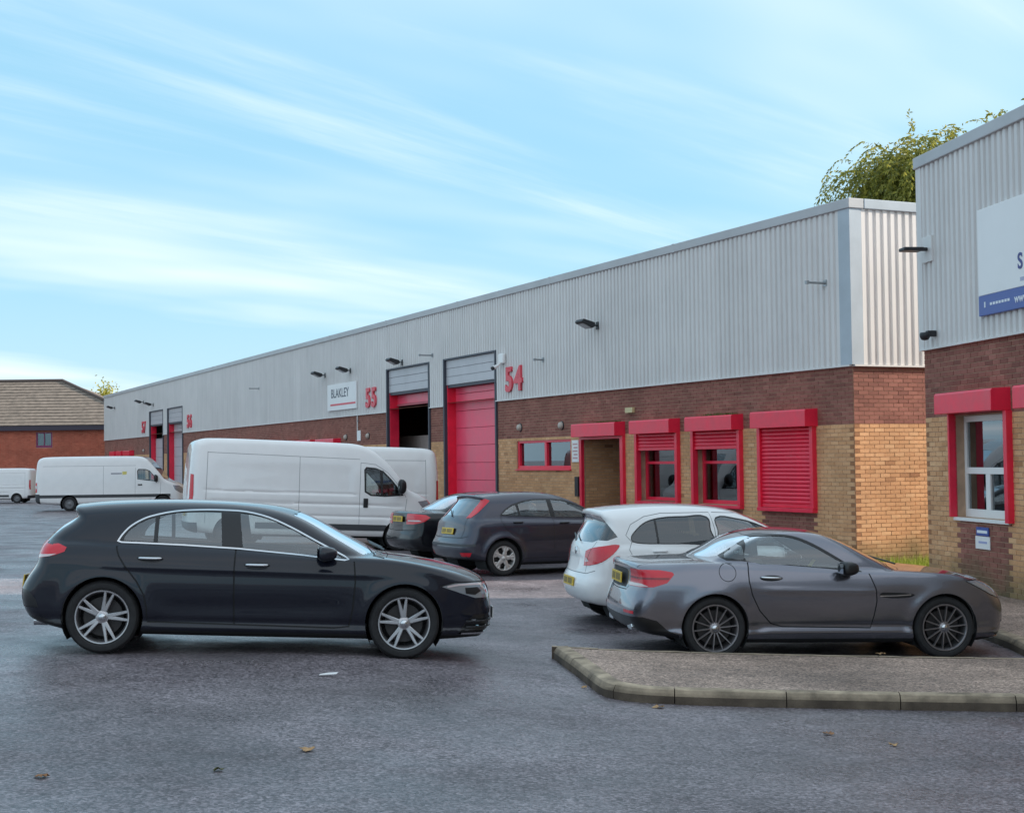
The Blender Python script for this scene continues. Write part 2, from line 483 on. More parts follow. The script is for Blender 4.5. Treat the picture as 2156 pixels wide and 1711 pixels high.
# ---------------------------------------------------------------- ground
G_PTS = [(-3.73, 13.34, .34), (-1.02, 13.68, .235), (-3.9, 11.5, .34), (-1, 11.6, .23), (-6.5, 12.5, .44),
         (.74, 12.4, .03), (2.5, 12, -.01), (4, 11.9, -.03), (6.5, 12, -.05), (8.5, 12, -.05), (.5, 14.8, .04),
         (0, 0, .25), (-5, 5, .40), (5, 3, .05), (0, 7, .20),
         (2.1, 15.6, .0), (4.5, 15.9, -.06), (2, 18, -.02), (4.5, 18.5, -.05), (6.9, 20, -.05),
         (-.2, 26.6, -.03), (2, 27, -.03), (6, 26.5, -.02), (-8, 20, .30), (-3, 20, .14),
         (-7.2, 34.8, .12), (-5, 35.5, .02), (-2.9, 36.2, -.10), (-3, 39, -.12), (-6.5, 40, -.08), (-15, 35, .16),
         (-19, 69, -.1), (-12, 69, -.1), (-35, 85, -.1), (-27, 85, -.1), (15, 69, -.1), (40, 30, -.05), (-40, 30, .1),
         (-40, 0, .3), (40, 0, 0), (0, -30, .2), (0, 100, -.1), (-60, 100, -.1), (60, 100, -.1)]
_gp = np.array(G_PTS)


def _tps(d2):
    return 0.5 * d2 * np.log(d2 + 1e-9)


_n = len(_gp)
_A = np.zeros((_n + 3, _n + 3))
_d2 = ((_gp[:, None, :2] - _gp[None, :, :2]) ** 2).sum(-1)
_A[:_n, :_n] = _tps(_d2) + np.eye(_n) * 0.5
_A[:_n, _n] = 1; _A[:_n, _n + 1:] = _gp[:, :2]; _A[_n, :_n] = 1; _A[_n + 1:, :_n] = _gp[:, :2].T
_gw = np.linalg.solve(_A, np.concatenate([_gp[:, 2], [0, 0, 0]]))


def gz_np(x, y):
    x = np.asarray(x, float); y = np.asarray(y, float)
    xc, yc = np.clip(x, -60, 60), np.clip(y, -30, 100)
    d2 = (xc[..., None] - _gp[:, 0]) ** 2 + (yc[..., None] - _gp[:, 1]) ** 2
    z = (_tps(d2) * _gw[:_n]).sum(-1) + _gw[_n] + xc * _gw[_n + 1] + yc * _gw[_n + 2]
    return z


def gz(x, y):
    return float(gz_np(x, y))


def spaced(lo, hi, near0, near1, step, grow=1.28):
    a = list(np.arange(near0, near1 + 1e-6, step))
    s = step
    while a[-1] < hi:
        s *= grow; a.append(a[-1] + s)
    s = step
    while a[0] > lo:
        s *= grow; a.insert(0, a[0] - s)
    return np.array(a)


gx = spaced(-1500, 1500, -12, 12, 0.5)
gy = spaced(-200, 2500, 4, 40, 0.5)
XX, YY = np.meshgrid(gx, gy)
ZZ = gz_np(XX, YY)
gv = np.stack([XX, YY, ZZ], -1).reshape(-1, 3)
nx_ = len(gx)
gf = [(j * nx_ + i, j * nx_ + i + 1, (j + 1) * nx_ + i + 1, (j + 1) * nx_ + i) for j in range(len(gy) - 1) for i in range(nx_ - 1)]
gme = bpy.data.meshes.new('ground')
gme.from_pydata([tuple(p) for p in gv], [], gf)
gme.shade_smooth()
gme.materials.append(M_ASPHALT)
ground_o = link('ground', gme)
tag(ground_o, 'dark grey damp asphalt yard and road', 'ground', kind='structure')


def interp_line(pts, step):
    out = []
    for (x0, y0), (x1, y1) in zip(pts[:-1], pts[1:]):
        n = max(1, int(math.hypot(x1 - x0, y1 - y0) / step + .5))
        out += [(x0 + (x1 - x0) * k / n, y0 + (y1 - y0) * k / n) for k in range(n)]
    return out + [pts[-1]]


def paved_area(name, label, outline, h, inset, mat):
    """raised surface following the ground: outline in plan, filled by constrained triangulation"""
    poly = interp_line(outline + [outline[0]], 0.4)[:-1]
    xs = [p[0] for p in poly]; ys = [p[1] for p in poly]
    def inside(x, y):
        c = False
        for i in range(len(poly)):
            (x0, y0), (x1, y1) = poly[i - 1], poly[i]
            if (y0 > y) != (y1 > y) and x < (x1 - x0) * (y - y0) / (y1 - y0) + x0:
                c = not c
        return c
    pts = [Vector(p) for p in poly]
    ed = [(i, (i + 1) % len(poly)) for i in range(len(poly))]
    for x in np.arange(min(xs), max(xs), 0.6):
        for y in np.arange(min(ys), max(ys), 0.6):
            if inside(x, y):
                pts.append(Vector((x, y)))
    r = delaunay_2d_cdt(pts, ed, [], 1, 1e-4)
    v = [(p.x, p.y, gz(p.x, p.y) + h) for p in r[0]]
    me = bpy.data.meshes.new(name)
    me.from_pydata(v, [], [tuple(f) for f in r[2]])
    me.materials.append(mat)
    o = link(name, me)
    bm = bmesh.new(); bm.from_mesh(me)
    for f in bm.faces:
        if f.normal.z < 0: f.normal_flip()
    bm.to_mesh(me); bm.free()
    me.shade_smooth()
    return tag(o, label, 'pavement', kind='structure')


def kerb_run(parent, line, h=0.125, w=0.15, stone=0.915, start=0.0, closed=False, first=None):
    """kerb stones laid end to end along a line (the kerb lies to the left of the direction of travel)"""
    seglens = [math.dist(a, b) for a, b in zip(line[:-1], line[1:])]
    total = sum(seglens)
    def at(s):
        s = min(max(s, 0), total)
        for (a, b), L in zip(zip(line[:-1], line[1:]), seglens):
            if s <= L + 1e-9:
                k = s / L
                return (a[0] + (b[0] - a[0]) * k, a[1] + (b[1] - a[1]) * k), ((b[0] - a[0]) / L, (b[1] - a[1]) / L)
            s -= L
        a, b = line[-2], line[-1]; L = seglens[-1]
        return b, ((b[0] - a[0]) / L, (b[1] - a[1]) / L)
    s = start
    sizes = list(first or [])
    while s < total - 0.05:
        ln = sizes.pop(0) if sizes else stone
        e = min(s + ln, total)
        n = max(1, int((e - s) / 0.12))
        mb = MB()
        rings = []
        for k in range(n + 1):
            (px, py), (dx, dy) = at(s + 0.004 + (e - s - 0.008) * k / n)
            # smooth the tangent across corners
            (qx, qy), (ex, ey) = at(s + (e - s) * k / n - 0.1); (rx, ry), (fx, fy) = at(s + (e - s) * k / n + 0.1)
            tx, ty = ex + fx, ey + fy; q = math.hypot(tx, ty); tx, ty = tx / q, ty / q
            nx, ny = -ty, tx
            z = gz(px, py)
            jit = random.uniform(-.003, .003)
            prof = [(0.0, -0.12), (0.0, h * .55), (0.012, h - 0.035), (0.03, h - 0.008 + jit), (0.05, h + jit), (w, h + 0.002 + jit), (w, -0.12)]
            base = len(mb.v)
            mb.v += [(px + nx * o_, py + ny * o_, z + hh) for o_, hh in prof]
            rings.append(base)
        m = 7
        for a, b in zip(rings[:-1], rings[1:]):
            for i in range(m):
                j = (i + 1) % m
                mb.f.append((a + i, b + i, b + j, a + j))
        mb.f.append(tuple(rings[0] + i for i in range(m)))
        mb.f.append(tuple(rings[-1] + i for i in reversed(range(m))))
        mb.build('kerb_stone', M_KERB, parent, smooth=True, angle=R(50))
        s = e


def arc(cx, cy, r, a0, a1, n=8):
    return [(cx + r * math.cos(R(a0 + (a1 - a0) * k / n)), cy + r * math.sin(R(a0 + (a1 - a0) * k / n))) for k in range(n + 1)]


# island of footway in front of the parked cars (kerbed on three sides)
ISL_L0, ISL_L1 = (0.38, 14.85), (0.70, 12.75)          # left edge, back to front
ISL_F1 = (5.25, 11.80)
isl_corner = [(0.70, 12.75), (0.745, 12.56), (0.85, 12.42), (1.02, 12.33), (1.16, 12.30)]
isl_line = [ISL_L0] + isl_corner + [(5.25, 11.84), (9.8, 11.25)]
island = paved_area('pavement_island', 'raised tarmac footway with kerb in front of the parked cars',
                    [(0.46, 14.87)] + [(x + .08, y + .06) for x, y in isl_corner] + [(5.25, 11.94), (9.8, 11.35), (9.8, 13.8), (5.35, 14.35)], 0.122, 0, M_PATH)
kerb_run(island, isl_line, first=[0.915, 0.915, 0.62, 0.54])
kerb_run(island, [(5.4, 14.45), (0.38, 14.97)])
# footway along the front of the building beside the cars
F0 = (6.05, 24.0)
side_walk = paved_area('pavement', 'raised tarmac footway along the brick front beside the parked cars',
                       [(5.40, 22.3), (8.5, 22.6), (9.9, 13.8), (5.36, 14.30), (5.50, 16.2)], 0.124, 0, M_PATH)
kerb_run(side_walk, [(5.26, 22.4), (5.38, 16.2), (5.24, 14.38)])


# ---------------------------------------------------------------- walls in local frames
class Wall:
    """a straight wall in the frame of its building: d along it, n outwards (unit axes of the frame)"""
    def __init__(self, o, d, n):
        self.o, self.d, self.n = Vector(o), Vector(d), Vector(n)

    def p(self, t, off, h):
        return self.o + self.d * t + self.n * off + Vector((0, 0, h))

    def box(self, mb, t0, t1, o0, o1, h0, h1, skip=()):
        a, b = self.p(t0, o0, h0), self.p(t1, o1, h1)
        return mb.box(a, b)


def grid_holes(t0, t1, h0, h1, holes):
    ts = sorted({t0, t1, *[min(max(x, t0), t1) for q in holes for x in q[:2]]})
    hs = sorted({h0, h1, *[min(max(x, h0), h1) for q in holes for x in q[2:]]})
    for a, b in zip(ts[:-1], ts[1:]):
        for c, d in zip(hs[:-1], hs[1:]):
            m, k = (a + b) / 2, (c + d) / 2
            if not any(q[0] < m < q[1] and q[2] < k < q[3] for q in holes):
                yield a, b, c, d


def backing(mb, wl_, t0, t1, h0, h1, holes, thick=0.28):
    for a, b, c, d in grid_holes(t0, t1, h0, h1, holes):
        mb.quad(wl_.p(a, 0, c), wl_.p(b, 0, c), wl_.p(b, 0, d), wl_.p(a, 0, d))
        mb.quad(wl_.p(a, -thick, c), wl_.p(b, -thick, c), wl_.p(b, -thick, d), wl_.p(a, -thick, d))
    for q in holes:
        a, b, c, d = max(q[0], t0), min(q[1], t1), max(q[2], h0), min(q[3], h1)
        mb.quad(wl_.p(a, 0, c), wl_.p(a, -thick, c), wl_.p(a, -thick, d), wl_.p(a, 0, d))
        mb.quad(wl_.p(b, 0, c), wl_.p(b, -thick, c), wl_.p(b, -thick, d), wl_.p(b, 0, d))
        mb.quad(wl_.p(a, 0, d), wl_.p(b, 0, d), wl_.p(b, -thick, d), wl_.p(a, -thick, d))
        mb.quad(wl_.p(a, 0, c), wl_.p(b, 0, c), wl_.p(b, -thick, c), wl_.p(a, -thick, c))


BL, BH, BJ = 0.225, 0.075, 0.010


def lay_bricks(out, wl_, t0, t1, h0, h1, holes, zone, corner=None, proud=0.008, phase=0.0):
    """running bond between h0 and h1; out gets (wall, t0, t1, h0, h1, proud, material key, shade)"""
    k0, k1 = int(round(h0 / BH)), int(round(h1 / BH))
    for k in range(k0, k1):
        hb = k * BH; hm = hb + BH / 2
        cuts = sorted([(max(q[0], t0), min(q[1], t1)) for q in holes if q[2] < hm < q[3] and q[0] < t1 and q[1] > t0])
        spans, s = [], t0
        for a, b in cuts:
            if a > s + .02: spans.append((s, a))
            s = max(s, b)
        if s < t1 - .02: spans.append((s, t1))
        off = phase + (0.5 * BL if k % 2 else 0.0)
        for a, b in spans:
            i = math.floor((a - off) / BL)
            while True:
                u0, u1 = max(off + i * BL, a), min(off + (i + 1) * BL, b)
                i += 1
                if u0 >= b - 1e-6: break
                if u1 - u0 < 0.035: continue
                mk = zone((u0 + u1) / 2, hm)
                sh = min(1, max(0, random.gauss(0.58, 0.19)))
                if corner and mk == 'buff' and (u0 - t0 < .02 if corner == 1 else t1 - u1 < .02) and u1 - u0 < .15:
                    sh = 0.0  # corner half bricks darkened to stand in for shadow gaps
                out.append((wl_, u0 + BJ * .5, u1 - BJ * .5, hb + BJ * .5, hb + BH - BJ * .5, proud + random.uniform(-.0022, .0022), mk, sh))


BRICK_MAT = {'buff': M_BUFF, 'brown': M_BROWN, 'red': M_REDBRICK}
_brick_meshes = {}
CAM_INV = cam.matrix_world.inverted()


def to_px(p):
    q = CAM_INV @ p
    if q.z > -0.5: return None
    return 1078 + 3100 * q.x / -q.z, 855.5 - 3100 * q.y / -q.z


def build_bricks(parent, world_mat, bricks, keep=300, visible=None, name='brick'):
    """the bricks that show largest become parts of their own, the rest one joined part per colour"""
    scored = []
    for idx, b in enumerate(bricks):
        w, t0, t1, h0, h1 = b[:5]
        if t1 - t0 < 0.19 or (visible and not visible(b)): continue
        ps = [to_px(world_mat @ w.p(t, 0, h)) for t, h in ((t0, h0), (t1, h0), (t0, h1))]
        if None in ps or not all(0 < q[0] < 2156 and 0 < q[1] < 1711 for q in ps): continue
        scored.append((abs(ps[1][0] - ps[0][0]) * abs(ps[2][1] - ps[0][1]), idx))
    scored.sort(reverse=True)
    single = {i for _, i in scored[:keep]}
    groups = {}
    for idx, b in enumerate(bricks):
        w, t0, t1, h0, h1, pr, mk, sh = b
        if idx in single:
            key = (mk, round(sh * 9), tuple(w.d), tuple(w.n))
            me = _brick_meshes.get(key)
            if me is None:
                mb = MB()
                L = (BL - BJ) / 2; H = (BH - BJ) / 2
                a = w.d * -L + w.n * -.02 + Vector((0, 0, -H)); c = w.d * L + w.n * .008 + Vector((0, 0, H))
                mb.box(a, c)
                me = mb.mesh('brick', BRICK_MAT[mk], bevel=0.002)
                at = me.attributes.new('shade', 'FLOAT', 'POINT')
                at.data.foreach_set('value', [round(sh * 9) / 9] * len(me.vertices))
                _brick_meshes[key] = me
            o = link(name, me, parent)
            o.location = w.p((t0 + t1) / 2, pr - .008, (h0 + h1) / 2)
            L = BL - BJ
            if abs((t1 - t0) - L) > 1e-3:
                k = (t1 - t0) / L
                o.scale = tuple(k if abs(w.d[i]) > .5 else 1 for i in range(3))
        else:
            groups.setdefault(mk, []).append(b)
    for mk, lst in groups.items():
        V = np.zeros((len(lst), 8, 3)); S = np.zeros((len(lst), 8))
        for i, (w, t0, t1, h0, h1, pr, _, sh) in enumerate(lst):
            o, d, n = w.o, w.d, w.n
            for j, (t, of, h) in enumerate(((t0, -.012, h0), (t1, -.012, h0), (t1, pr, h0), (t0, pr, h0), (t0, -.012, h1), (t1, -.012, h1), (t1, pr, h1), (t0, pr, h1))):
                V[i, j] = (o.x + d.x * t + n.x * of, o.y + d.y * t + n.y * of, o.z + h)
            S[i] = sh
        fq = np.array([(3, 2, 6, 7), (0, 3, 7, 4), (2, 1, 5, 6), (4, 7, 6, 5), (0, 1, 2, 3)])
        F = (np.arange(len(lst))[:, None, None] * 8 + fq[None]).reshape(-1, 4)
        me = bpy.data.meshes.new('brickwork')
        me.from_pydata(V.reshape(-1, 3).tolist(), [], F.tolist())
        bm = bmesh.new(); bm.from_mesh(me); bmesh.ops.recalc_face_normals(bm, faces=bm.faces); bm.to_mesh(me); bm.free()
        at = me.attributes.new('shade', 'FLOAT', 'POINT')
        at.data.foreach_set('value', S.reshape(-1))
        me.materials.append(BRICK_MAT[mk])
        tag(link('brickwork', me, parent), kind='stuff')


def cladding(parent, wl_, t0, t1, h0, h1, holes=(), name='cladding_sheet', pitch=1 / 6, lift=0.02):
    """trapezoidal ribbed sheeting in sheets one metre wide, each lapping the next; beyond 40 m the sheets are joined in longer runs"""
    prof = [(0, 0), (0.016, .032), (0.098, .032), (0.114, 0)]
    u, k = t0, 0
    while u < t1 - .02:
        wdt = 1.0 if u - t0 < 40 else 4.0
        e = min(u + wdt, t1)
        xs, t = [], u
        while t < e - 1e-6:
            for a, o in prof:
                if t + a < e: xs.append((t + a, o))
            t += pitch
        xs.append((e, 0))
        if e < t1: xs += [(e + .016, .032)]
        lf = lift + .0025 * (k % 2) + random.uniform(-.0008, .0008)
        mb = MB()
        for (a, oa), (b, ob) in zip(xs[:-1], xs[1:]):
            m = (a + b) / 2
            spans, s_ = [], h0
            for q in sorted([q for q in holes if q[0] < m < q[1]], key=lambda q: q[2]):
                if q[2] > s_: spans.append((s_, q[2]))
                s_ = max(s_, q[3])
            if s_ < h1: spans.append((s_, h1))
            for c, d in spans:
                mb.quad(wl_.p(a, lf + oa, c), wl_.p(b, lf + ob, c), wl_.p(b, lf + ob, d), wl_.p(a, lf + oa, d))
        if mb.f: mb.build(name, M_CLAD, parent, recalc=False)
        u = e; k += 1


def shutter_box(parent, wl_, t0, t1, h0, h1, depth=0.30):
    mb = MB()
    # folded housing: front, top sloping a little, underside, two end caps
    pts = [(0.0, h0), (depth, h0), (depth, h1 - .03), (depth - .02, h1), (0.0, h1 + .015)]
    n = len(pts)
    for t in (t0, t1):
        mb.v += [tuple(wl_.p(t, o, h)) for o, h in pts]
    mb.f.append(tuple(range(n))); mb.f.append(tuple(reversed(range(n, 2 * n))))
    for i in range(n):
        j = (i + 1) % n
        mb.f.append((i, j, n + j, n + i))
    o = mb.build('shutter_box', M_RED, parent, bevel=0.006)
    return o


_slat_mesh = {}


def slats(parent, wl_, t0, t1, h_bot, h_top, off, pitch=0.077, mat=M_RED):
    """curved shutter laths, each one an object; laths of one shutter share a mesh"""
    key = (round(t1 - t0, 3), tuple(wl_.d), tuple(wl_.n))
    if key not in _slat_mesh:
        mb = MB()
        prof = [(0.0, 0.002), (0.010, 0.010), (0.018, 0.028), (0.018, 0.050), (0.010, 0.066), (0.0, pitch - .003), (-.006, pitch - .003), (-.006, .002)]
        n = len(prof)
        for t in (0, t1 - t0):
            mb.v += [tuple(wl_.d * t + wl_.n * o + Vector((0, 0, h))) for o, h in prof]
        mb.f.append(tuple(range(n))); mb.f.append(tuple(reversed(range(n, 2 * n))))
        for i in range(n):
            j = (i + 1) % n
            mb.f.append((i, j, n + j, n + i))
        _slat_mesh[key] = mb.mesh('slat', mat)
    h = h_top - pitch
    while h > h_bot - .01:
        o = link('slat', _slat_mesh[key], parent)
        o.location = wl_.p(t0, off, h)
        h -= pitch
    mb = MB()
    wl_.box(mb, t0, t1, off - .012, off + .024, h_bot - .055, h + pitch - .001)
    mb.build('bottom_rail', mat, parent, bevel=.004)


def guide(parent, wl_, t0, t1, h0, h1, o0=-.02, o1=0.105, name='guide_rail'):
    mb = MB(); wl_.box(mb, t0, t1, o0, o1, h0, h1)
    return mb.build(name, M_RED, parent, bevel=.005)


def room(parent, wl_, t0, t1, h0, h1, d0, d1, mat, name='room_lining'):
    """five sides of the space behind an opening, seen from outside"""
    mb = MB()
    P = wl_.p
    mb.quad(P(t0, -d1, h0), P(t1, -d1, h0), P(t1, -d1, h1), P(t0, -d1, h1))
    for t in (t0, t1):
        mb.quad(P(t, -d0, h0), P(t, -d1, h0), P(t, -d1, h1), P(t, -d0, h1))
    for h in (h0, h1):
        mb.quad(P(t0, -d0, h), P(t1, -d0, h), P(t1, -d1, h), P(t0, -d1, h))
    return mb.build(name, mat, parent, recalc=False)


def pane(parent, wl_, t0, t1, h0, h1, off, mat=M_GLASS):
    mb = MB(); wl_.box(mb, t0, t1, off - .006, off, h0, h1)
    return mb.build('pane', mat, parent)


def frame(parent, wl_, bars, o0, o1, mat, name='frame', bevel=.004):
    for (t0, t1, h0, h1) in bars:
        mb = MB(); wl_.box(mb, t0, t1, o0, o1, h0, h1)
        mb.build(name, mat, parent, bevel=bevel)


# ---------------------------------------------------------------- the long industrial building
A1 = math.atan(1434 / 3100)
LONG_C = (6.15, 26.5, 0)
long_b = empty('industrial_building', LONG_C, math.atan2(math.cos(A1), -math.sin(A1)),
               'long low industrial building with grey ribbed cladding over brown and buff brick', 'building')
LW = Matrix.Translation(LONG_C) @ Matrix.Rotation(math.atan2(math.cos(A1), -math.sin(A1)), 4, 'Z')
FRONT = Wall((0, 0, 0), (1, 0, 0), (0, 1, 0))
ENDW = Wall((0, 0, 0), (0, -1, 0), (-1, 0, 0))
H_CL, H_SPLIT, H_FAS, H_ROOF = 3.675, 2.625, 6.52, 6.70
UNITS = [(54, lambda t: t), (55, lambda t: 40 - t), (56, lambda t: 40 + t), (57, lambda t: 80 - t)]


def rng(T, a, b):
    a, b = T(a), T(b)
    return (a, b) if a < b else (b, a)


door_holes, open_holes = [], []
for num, T in UNITS:
    a, b = rng(T, 15.60, 19.40)
    door_holes.append((a, b, -1, 5.04))
T54 = UNITS[0][1]
wc_hole = (11.18, 14.36, 1.80, 2.56)
entry_hole = (8.55, 10.46, -1, 2.56)
win_holes = [(6.02, 7.78, 1.10, 2.60), (3.60, 5.36, 1.08, 2.60), (1.16, 2.88, 1.08, 2.60)]
open_holes = [wc_hole, entry_hole] + win_holes
holes_all = door_holes + open_holes


def zone_long(t, h):
    if h > H_SPLIT: return 'brown'
    for q in win_holes:
        if q[0] < t < q[1] and h < q[2]: return 'brown'
    return 'buff'


mb = MB()
backing(mb, FRONT, 0, 80, -.5, H_CL + .1, holes_all)
backing(mb, ENDW, 0, 14, -.5, H_CL + .1, [])
mb.quad(FRONT.p(80, 0, -.5), FRONT.p(80, -30, -.5), FRONT.p(80, -30, 6.5), FRONT.p(80, 0, 6.5))
mb.quad(FRONT.p(0, -30, -.5), FRONT.p(80, -30, -.5), FRONT.p(80, -30, 6.5), FRONT.p(0, -30, 6.5))
mb.quad(ENDW.p(14, 0, -.5), ENDW.p(30, 0, -.5), ENDW.p(30, 0, H_CL), ENDW.p(14, 0, H_CL))
mb.build('wall', M_MORTAR, long_b)
lb = []
lay_bricks(lb, FRONT, 0, 80, -.15, H_CL - .0, holes_all, zone_long, corner=1)
lay_bricks(lb, ENDW, 0, 7, -.15, H_CL - .0, [], lambda t, h: 'brown' if h > H_SPLIT else 'buff', corner=1, phase=-BL / 2)
# brick return inside the entrance
ENTRY = Wall((10.46, 0, 0), (0, -1, 0), (-1, 0, 0))
lay_bricks(lb, ENTRY, 0.02, 1.7, 0, 2.55, [], lambda t, h: 'buff')
build_bricks(long_b, LW, lb, 300, lambda b: b[0] is not ENTRY and b[1] < (8 if b[0] is FRONT else 1.65) and b[3] > 0.5)
mb = MB()
ENTRY.box(mb, 0, 1.75, -.12, 0, 0, 2.6)
mb.build('entrance_return', M_MORTAR, long_b)
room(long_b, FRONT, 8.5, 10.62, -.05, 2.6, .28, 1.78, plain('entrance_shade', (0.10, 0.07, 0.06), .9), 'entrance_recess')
# entrance door leaf at the back of the recess
ed = MB(); FRONT.box(ed, 8.7, 9.6, -1.74, -1.69, 0.1, 2.1)
edo = ed.build('door', M_RED, long_b, bevel=.006)
pane(edo, FRONT, 8.85, 9.45, 1.1, 1.9, -1.685)
hb = MB(); FRONT.box(hb, 8.78, 8.82, -1.69, -1.62, .95, 1.2); hb.build('handle', M_STEEL, edo)
frame(long_b, FRONT, [(8.40, 8.54, 0.0, 2.582), (10.47, 10.58, 0.0, 2.582), (8.541, 10.469, 2.52, 2.582)], .0, .09, M_RED, 'entrance_frame')

# cladding, drip, corner flashing, fascia
clad_holes = [(a, b, 0, h1) for a, b, _, h1 in door_holes]
cladding(long_b, FRONT, 0.26, 80, H_CL + .02, H_FAS + .03, clad_holes)
cladding(long_b, ENDW, 0.20, 30, H_CL + .02, H_FAS + .03)
mb = MB()
for a, b in ((0, 15.58), (19.42, 20.58), (24.42, 55.58), (59.42, 60.58), (64.42, 80)):
    FRONT.box(mb, a, b, -.01, .075, H_CL - .012, H_CL + .018)
ENDW.box(mb, -.0, 14, .0, .075, H_CL - .0125, H_CL + .0175)
mb.build('drip_trim', M_WHITEFLASH, long_b)
mb = MB()
pr = [(-.062, .27), (-.062, .0), (-.062, -.062)]
FRONT.box(mb, -.060, .27, .0, .060, H_CL + .02, H_FAS + .02)
ENDW.box(mb, -.058, .205, .0, .061, H_CL + .021, H_FAS + .021)
mb.build('corner_flashing', M_FLASH, long_b)
t = -.09
while t < 80:
    e = min(t + 6.1, 80.05)
    mb = MB(); FRONT.box(mb, t + .004, e - .004, -.25, .09, H_FAS, H_ROOF)
    mb.build('fascia_panel', M_FASCIA, long_b, bevel=.012)
    mb = MB(); FRONT.box(mb, e - .05, e + .05, -.24, .094, H_FAS - .003, H_ROOF + .004)
    if e < 80: mb.build('fascia_joint', M_FASCIA, long_b)
    t = e
mb = MB(); ENDW.box(mb, .26, 30, -.25, .091, H_FAS, H_ROOF); mb.build('fascia_panel', M_FLASH, long_b, bevel=.012)
mb = MB()
mb.quad((0, -.2, 6.6), (80, -.2, 6.6), (80, -15, 7.3), (0, -15, 7.3)); mb.quad((0, -15, 7.3), (80, -15, 7.3), (80, -30, 6.6), (0, -30, 6.6))
mb.build('roof', M_FASCIA, long_b)

# loading doors
for num, T in UNITS:
    s = 1 if T(1) > T(0) else -1
    a, b = rng(T, 15.60, 19.40)
    dd = empty('loading_door', (0, 0, 0)); dd.parent = long_b
    D = -.29
    # dark edge trim round the opening, grey head panels, red jambs
    frame(dd, FRONT, [(a - .03, a + .06, 0, 5.04), (b - .06, b + .03, 0, 5.04), (a - .03, b + .03, 5.04, 5.09)], -.05, .065, M_DARKTRIM if num in (54, 55) else M_DARKTRIM, 'edge_trim')
    nh = 3
    for k in range(nh):
        h0 = 4.30 + (5.04 - 4.30) * k / nh; h1 = 4.30 + (5.04 - 4.30) * (k + 1) / nh
        mb = MB(); FRONT.box(mb, a + .062, b - .062, -.28, -.012 - .004 * (k % 2), h0 + .004, h1 - .004)
        mb.build('head_panel', M_ROLLBOX, dd, bevel=.006)
    for q0, q1 in ((a + .062, a + .10), (b - .10, b - .062)):
        mb = MB(); FRONT.box(mb, q0, q1, D - .05, -.03, -.1, 4.298); mb.build('jamb', M_RED, dd, bevel=.005)
    mb = MB(); FRONT.box(mb, a + .102, b - .102, D - .05, -.035, 4.22, 4.297); mb.build('lintel', M_DARKTRIM, dd)
    if num == 54:
        k, h = 0, -.05
        while h < 4.2:
            h1 = min(h + .51, 4.22)
            mb = MB(); FRONT.box(mb, a + .105, b - .105, D - .04, D, h + .004, h1 - .004)
            mb.build('door_panel', M_REDDOOR, dd, bevel=.008)
            h = h1
    elif num == 55:
        mb = MB(); FRONT.box(mb, a + .105, b - .105, D - .04, D, 3.93, 4.215); mb.build('door_panel', M_REDDOOR, dd, bevel=.01)
        mb = MB(); FRONT.box(mb, a + .105, b - .105, D - .042, D + .012, 3.86, 3.928); mb.build('bottom_rail', plain('worn_red_rail', (.50, .10, .13), .5), dd, bevel=.006)
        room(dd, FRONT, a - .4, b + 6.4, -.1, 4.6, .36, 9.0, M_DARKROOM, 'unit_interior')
        for q, (u0, u1) in enumerate(((a + .12, a + 2.0), (a + 2.02, b - .10), (b - .08, b + 1.9))):
            mb = MB(); FRONT.box(mb, u0, u1, -1.15, -1.1, 0, 2.90); mb.build('inner_screen', M_BEIGE, dd, bevel=.01)
    elif num == 56:
        h = -.1
        while h < 4.2:
            h1 = min(h + .51, 4.22)
            mb = MB(); FRONT.box(mb, a + .105, b - .105, D - .04, D, h + .004, h1 - .004)
            mb.build('door_panel', M_ROLLBOX, dd, bevel=.008)
            h = h1
    else:
        h = -.1
        while h < 3.5:
            h1 = min(h + .51, 3.52)
            mb = MB(); FRONT.box(mb, a + .105, b - .105, D - .04, D, h + .004, h1 - .004)
            mb.build('door_panel', M_ROLLBOX, dd, bevel=.008)
            h = h1
        mb = MB(); FRONT.box(mb, a + .105, b - .105, D - .5, D - .46, 3.9, 4.215); mb.build('door_panel', M_REDDOOR, dd)
        room(dd, FRONT, a - .4, b + .4, -.1, 4.6, .36, 9.0, plain('far_interior', (.05, .06, .04), .9), 'unit_interior')

# wc window
w = empty('window'); w.parent = long_b
t0, t1, h0, h1 = wc_hole
frame(w, FRONT, [(t0, t1, h0, h0 + .09), (t0, t1, h1 - .07, h1), (t0, t0 + .09, h0 + .091, h1 - .071), (t1 - .09, t1, h0 + .091, h1 - .071), (12.62, 12.74, h0 + .091, h1 - .071)], -.16, -.03, M_RED)
frame(w, FRONT, [(t0 - .02, t1 + .02, h0 - .03, h0 - .001)], -.16, .06, M_RED, 'sill')
pane(w, FRONT, t0 + .09, 12.62, h0 + .09, h1 - .07, -.10); pane(w, FRONT, 12.74, t1 - .09, h0 + .09, h1 - .07, -.10)
room(w, FRONT, t0 + .01, t1 - .01, h0, h1, .28, 1.6, M_ROOM)
for u0, u1 in ((t0 + .1, 12.6), (12.76, t1 - .1)):
    mb = MB(); n = 60
    for i in range(n):
        ua, ub = u0 + (u1 - u0) * i / n, u0 + (u1 - u0) * (i + 1) / n
        oa, ob = -.24 + .018 * math.sin(i * 1.9), -.24 + .018 * math.sin((i + 1) * 1.9)
        mb.quad(FRONT.p(ua, oa, h0 + .05), FRONT.p(ub, ob, h0 + .05), FRONT.p(ub, ob, h1), FRONT.p(ua, oa, h1))
    mb.build('curtain', M_CURTAIN, w, recalc=False)

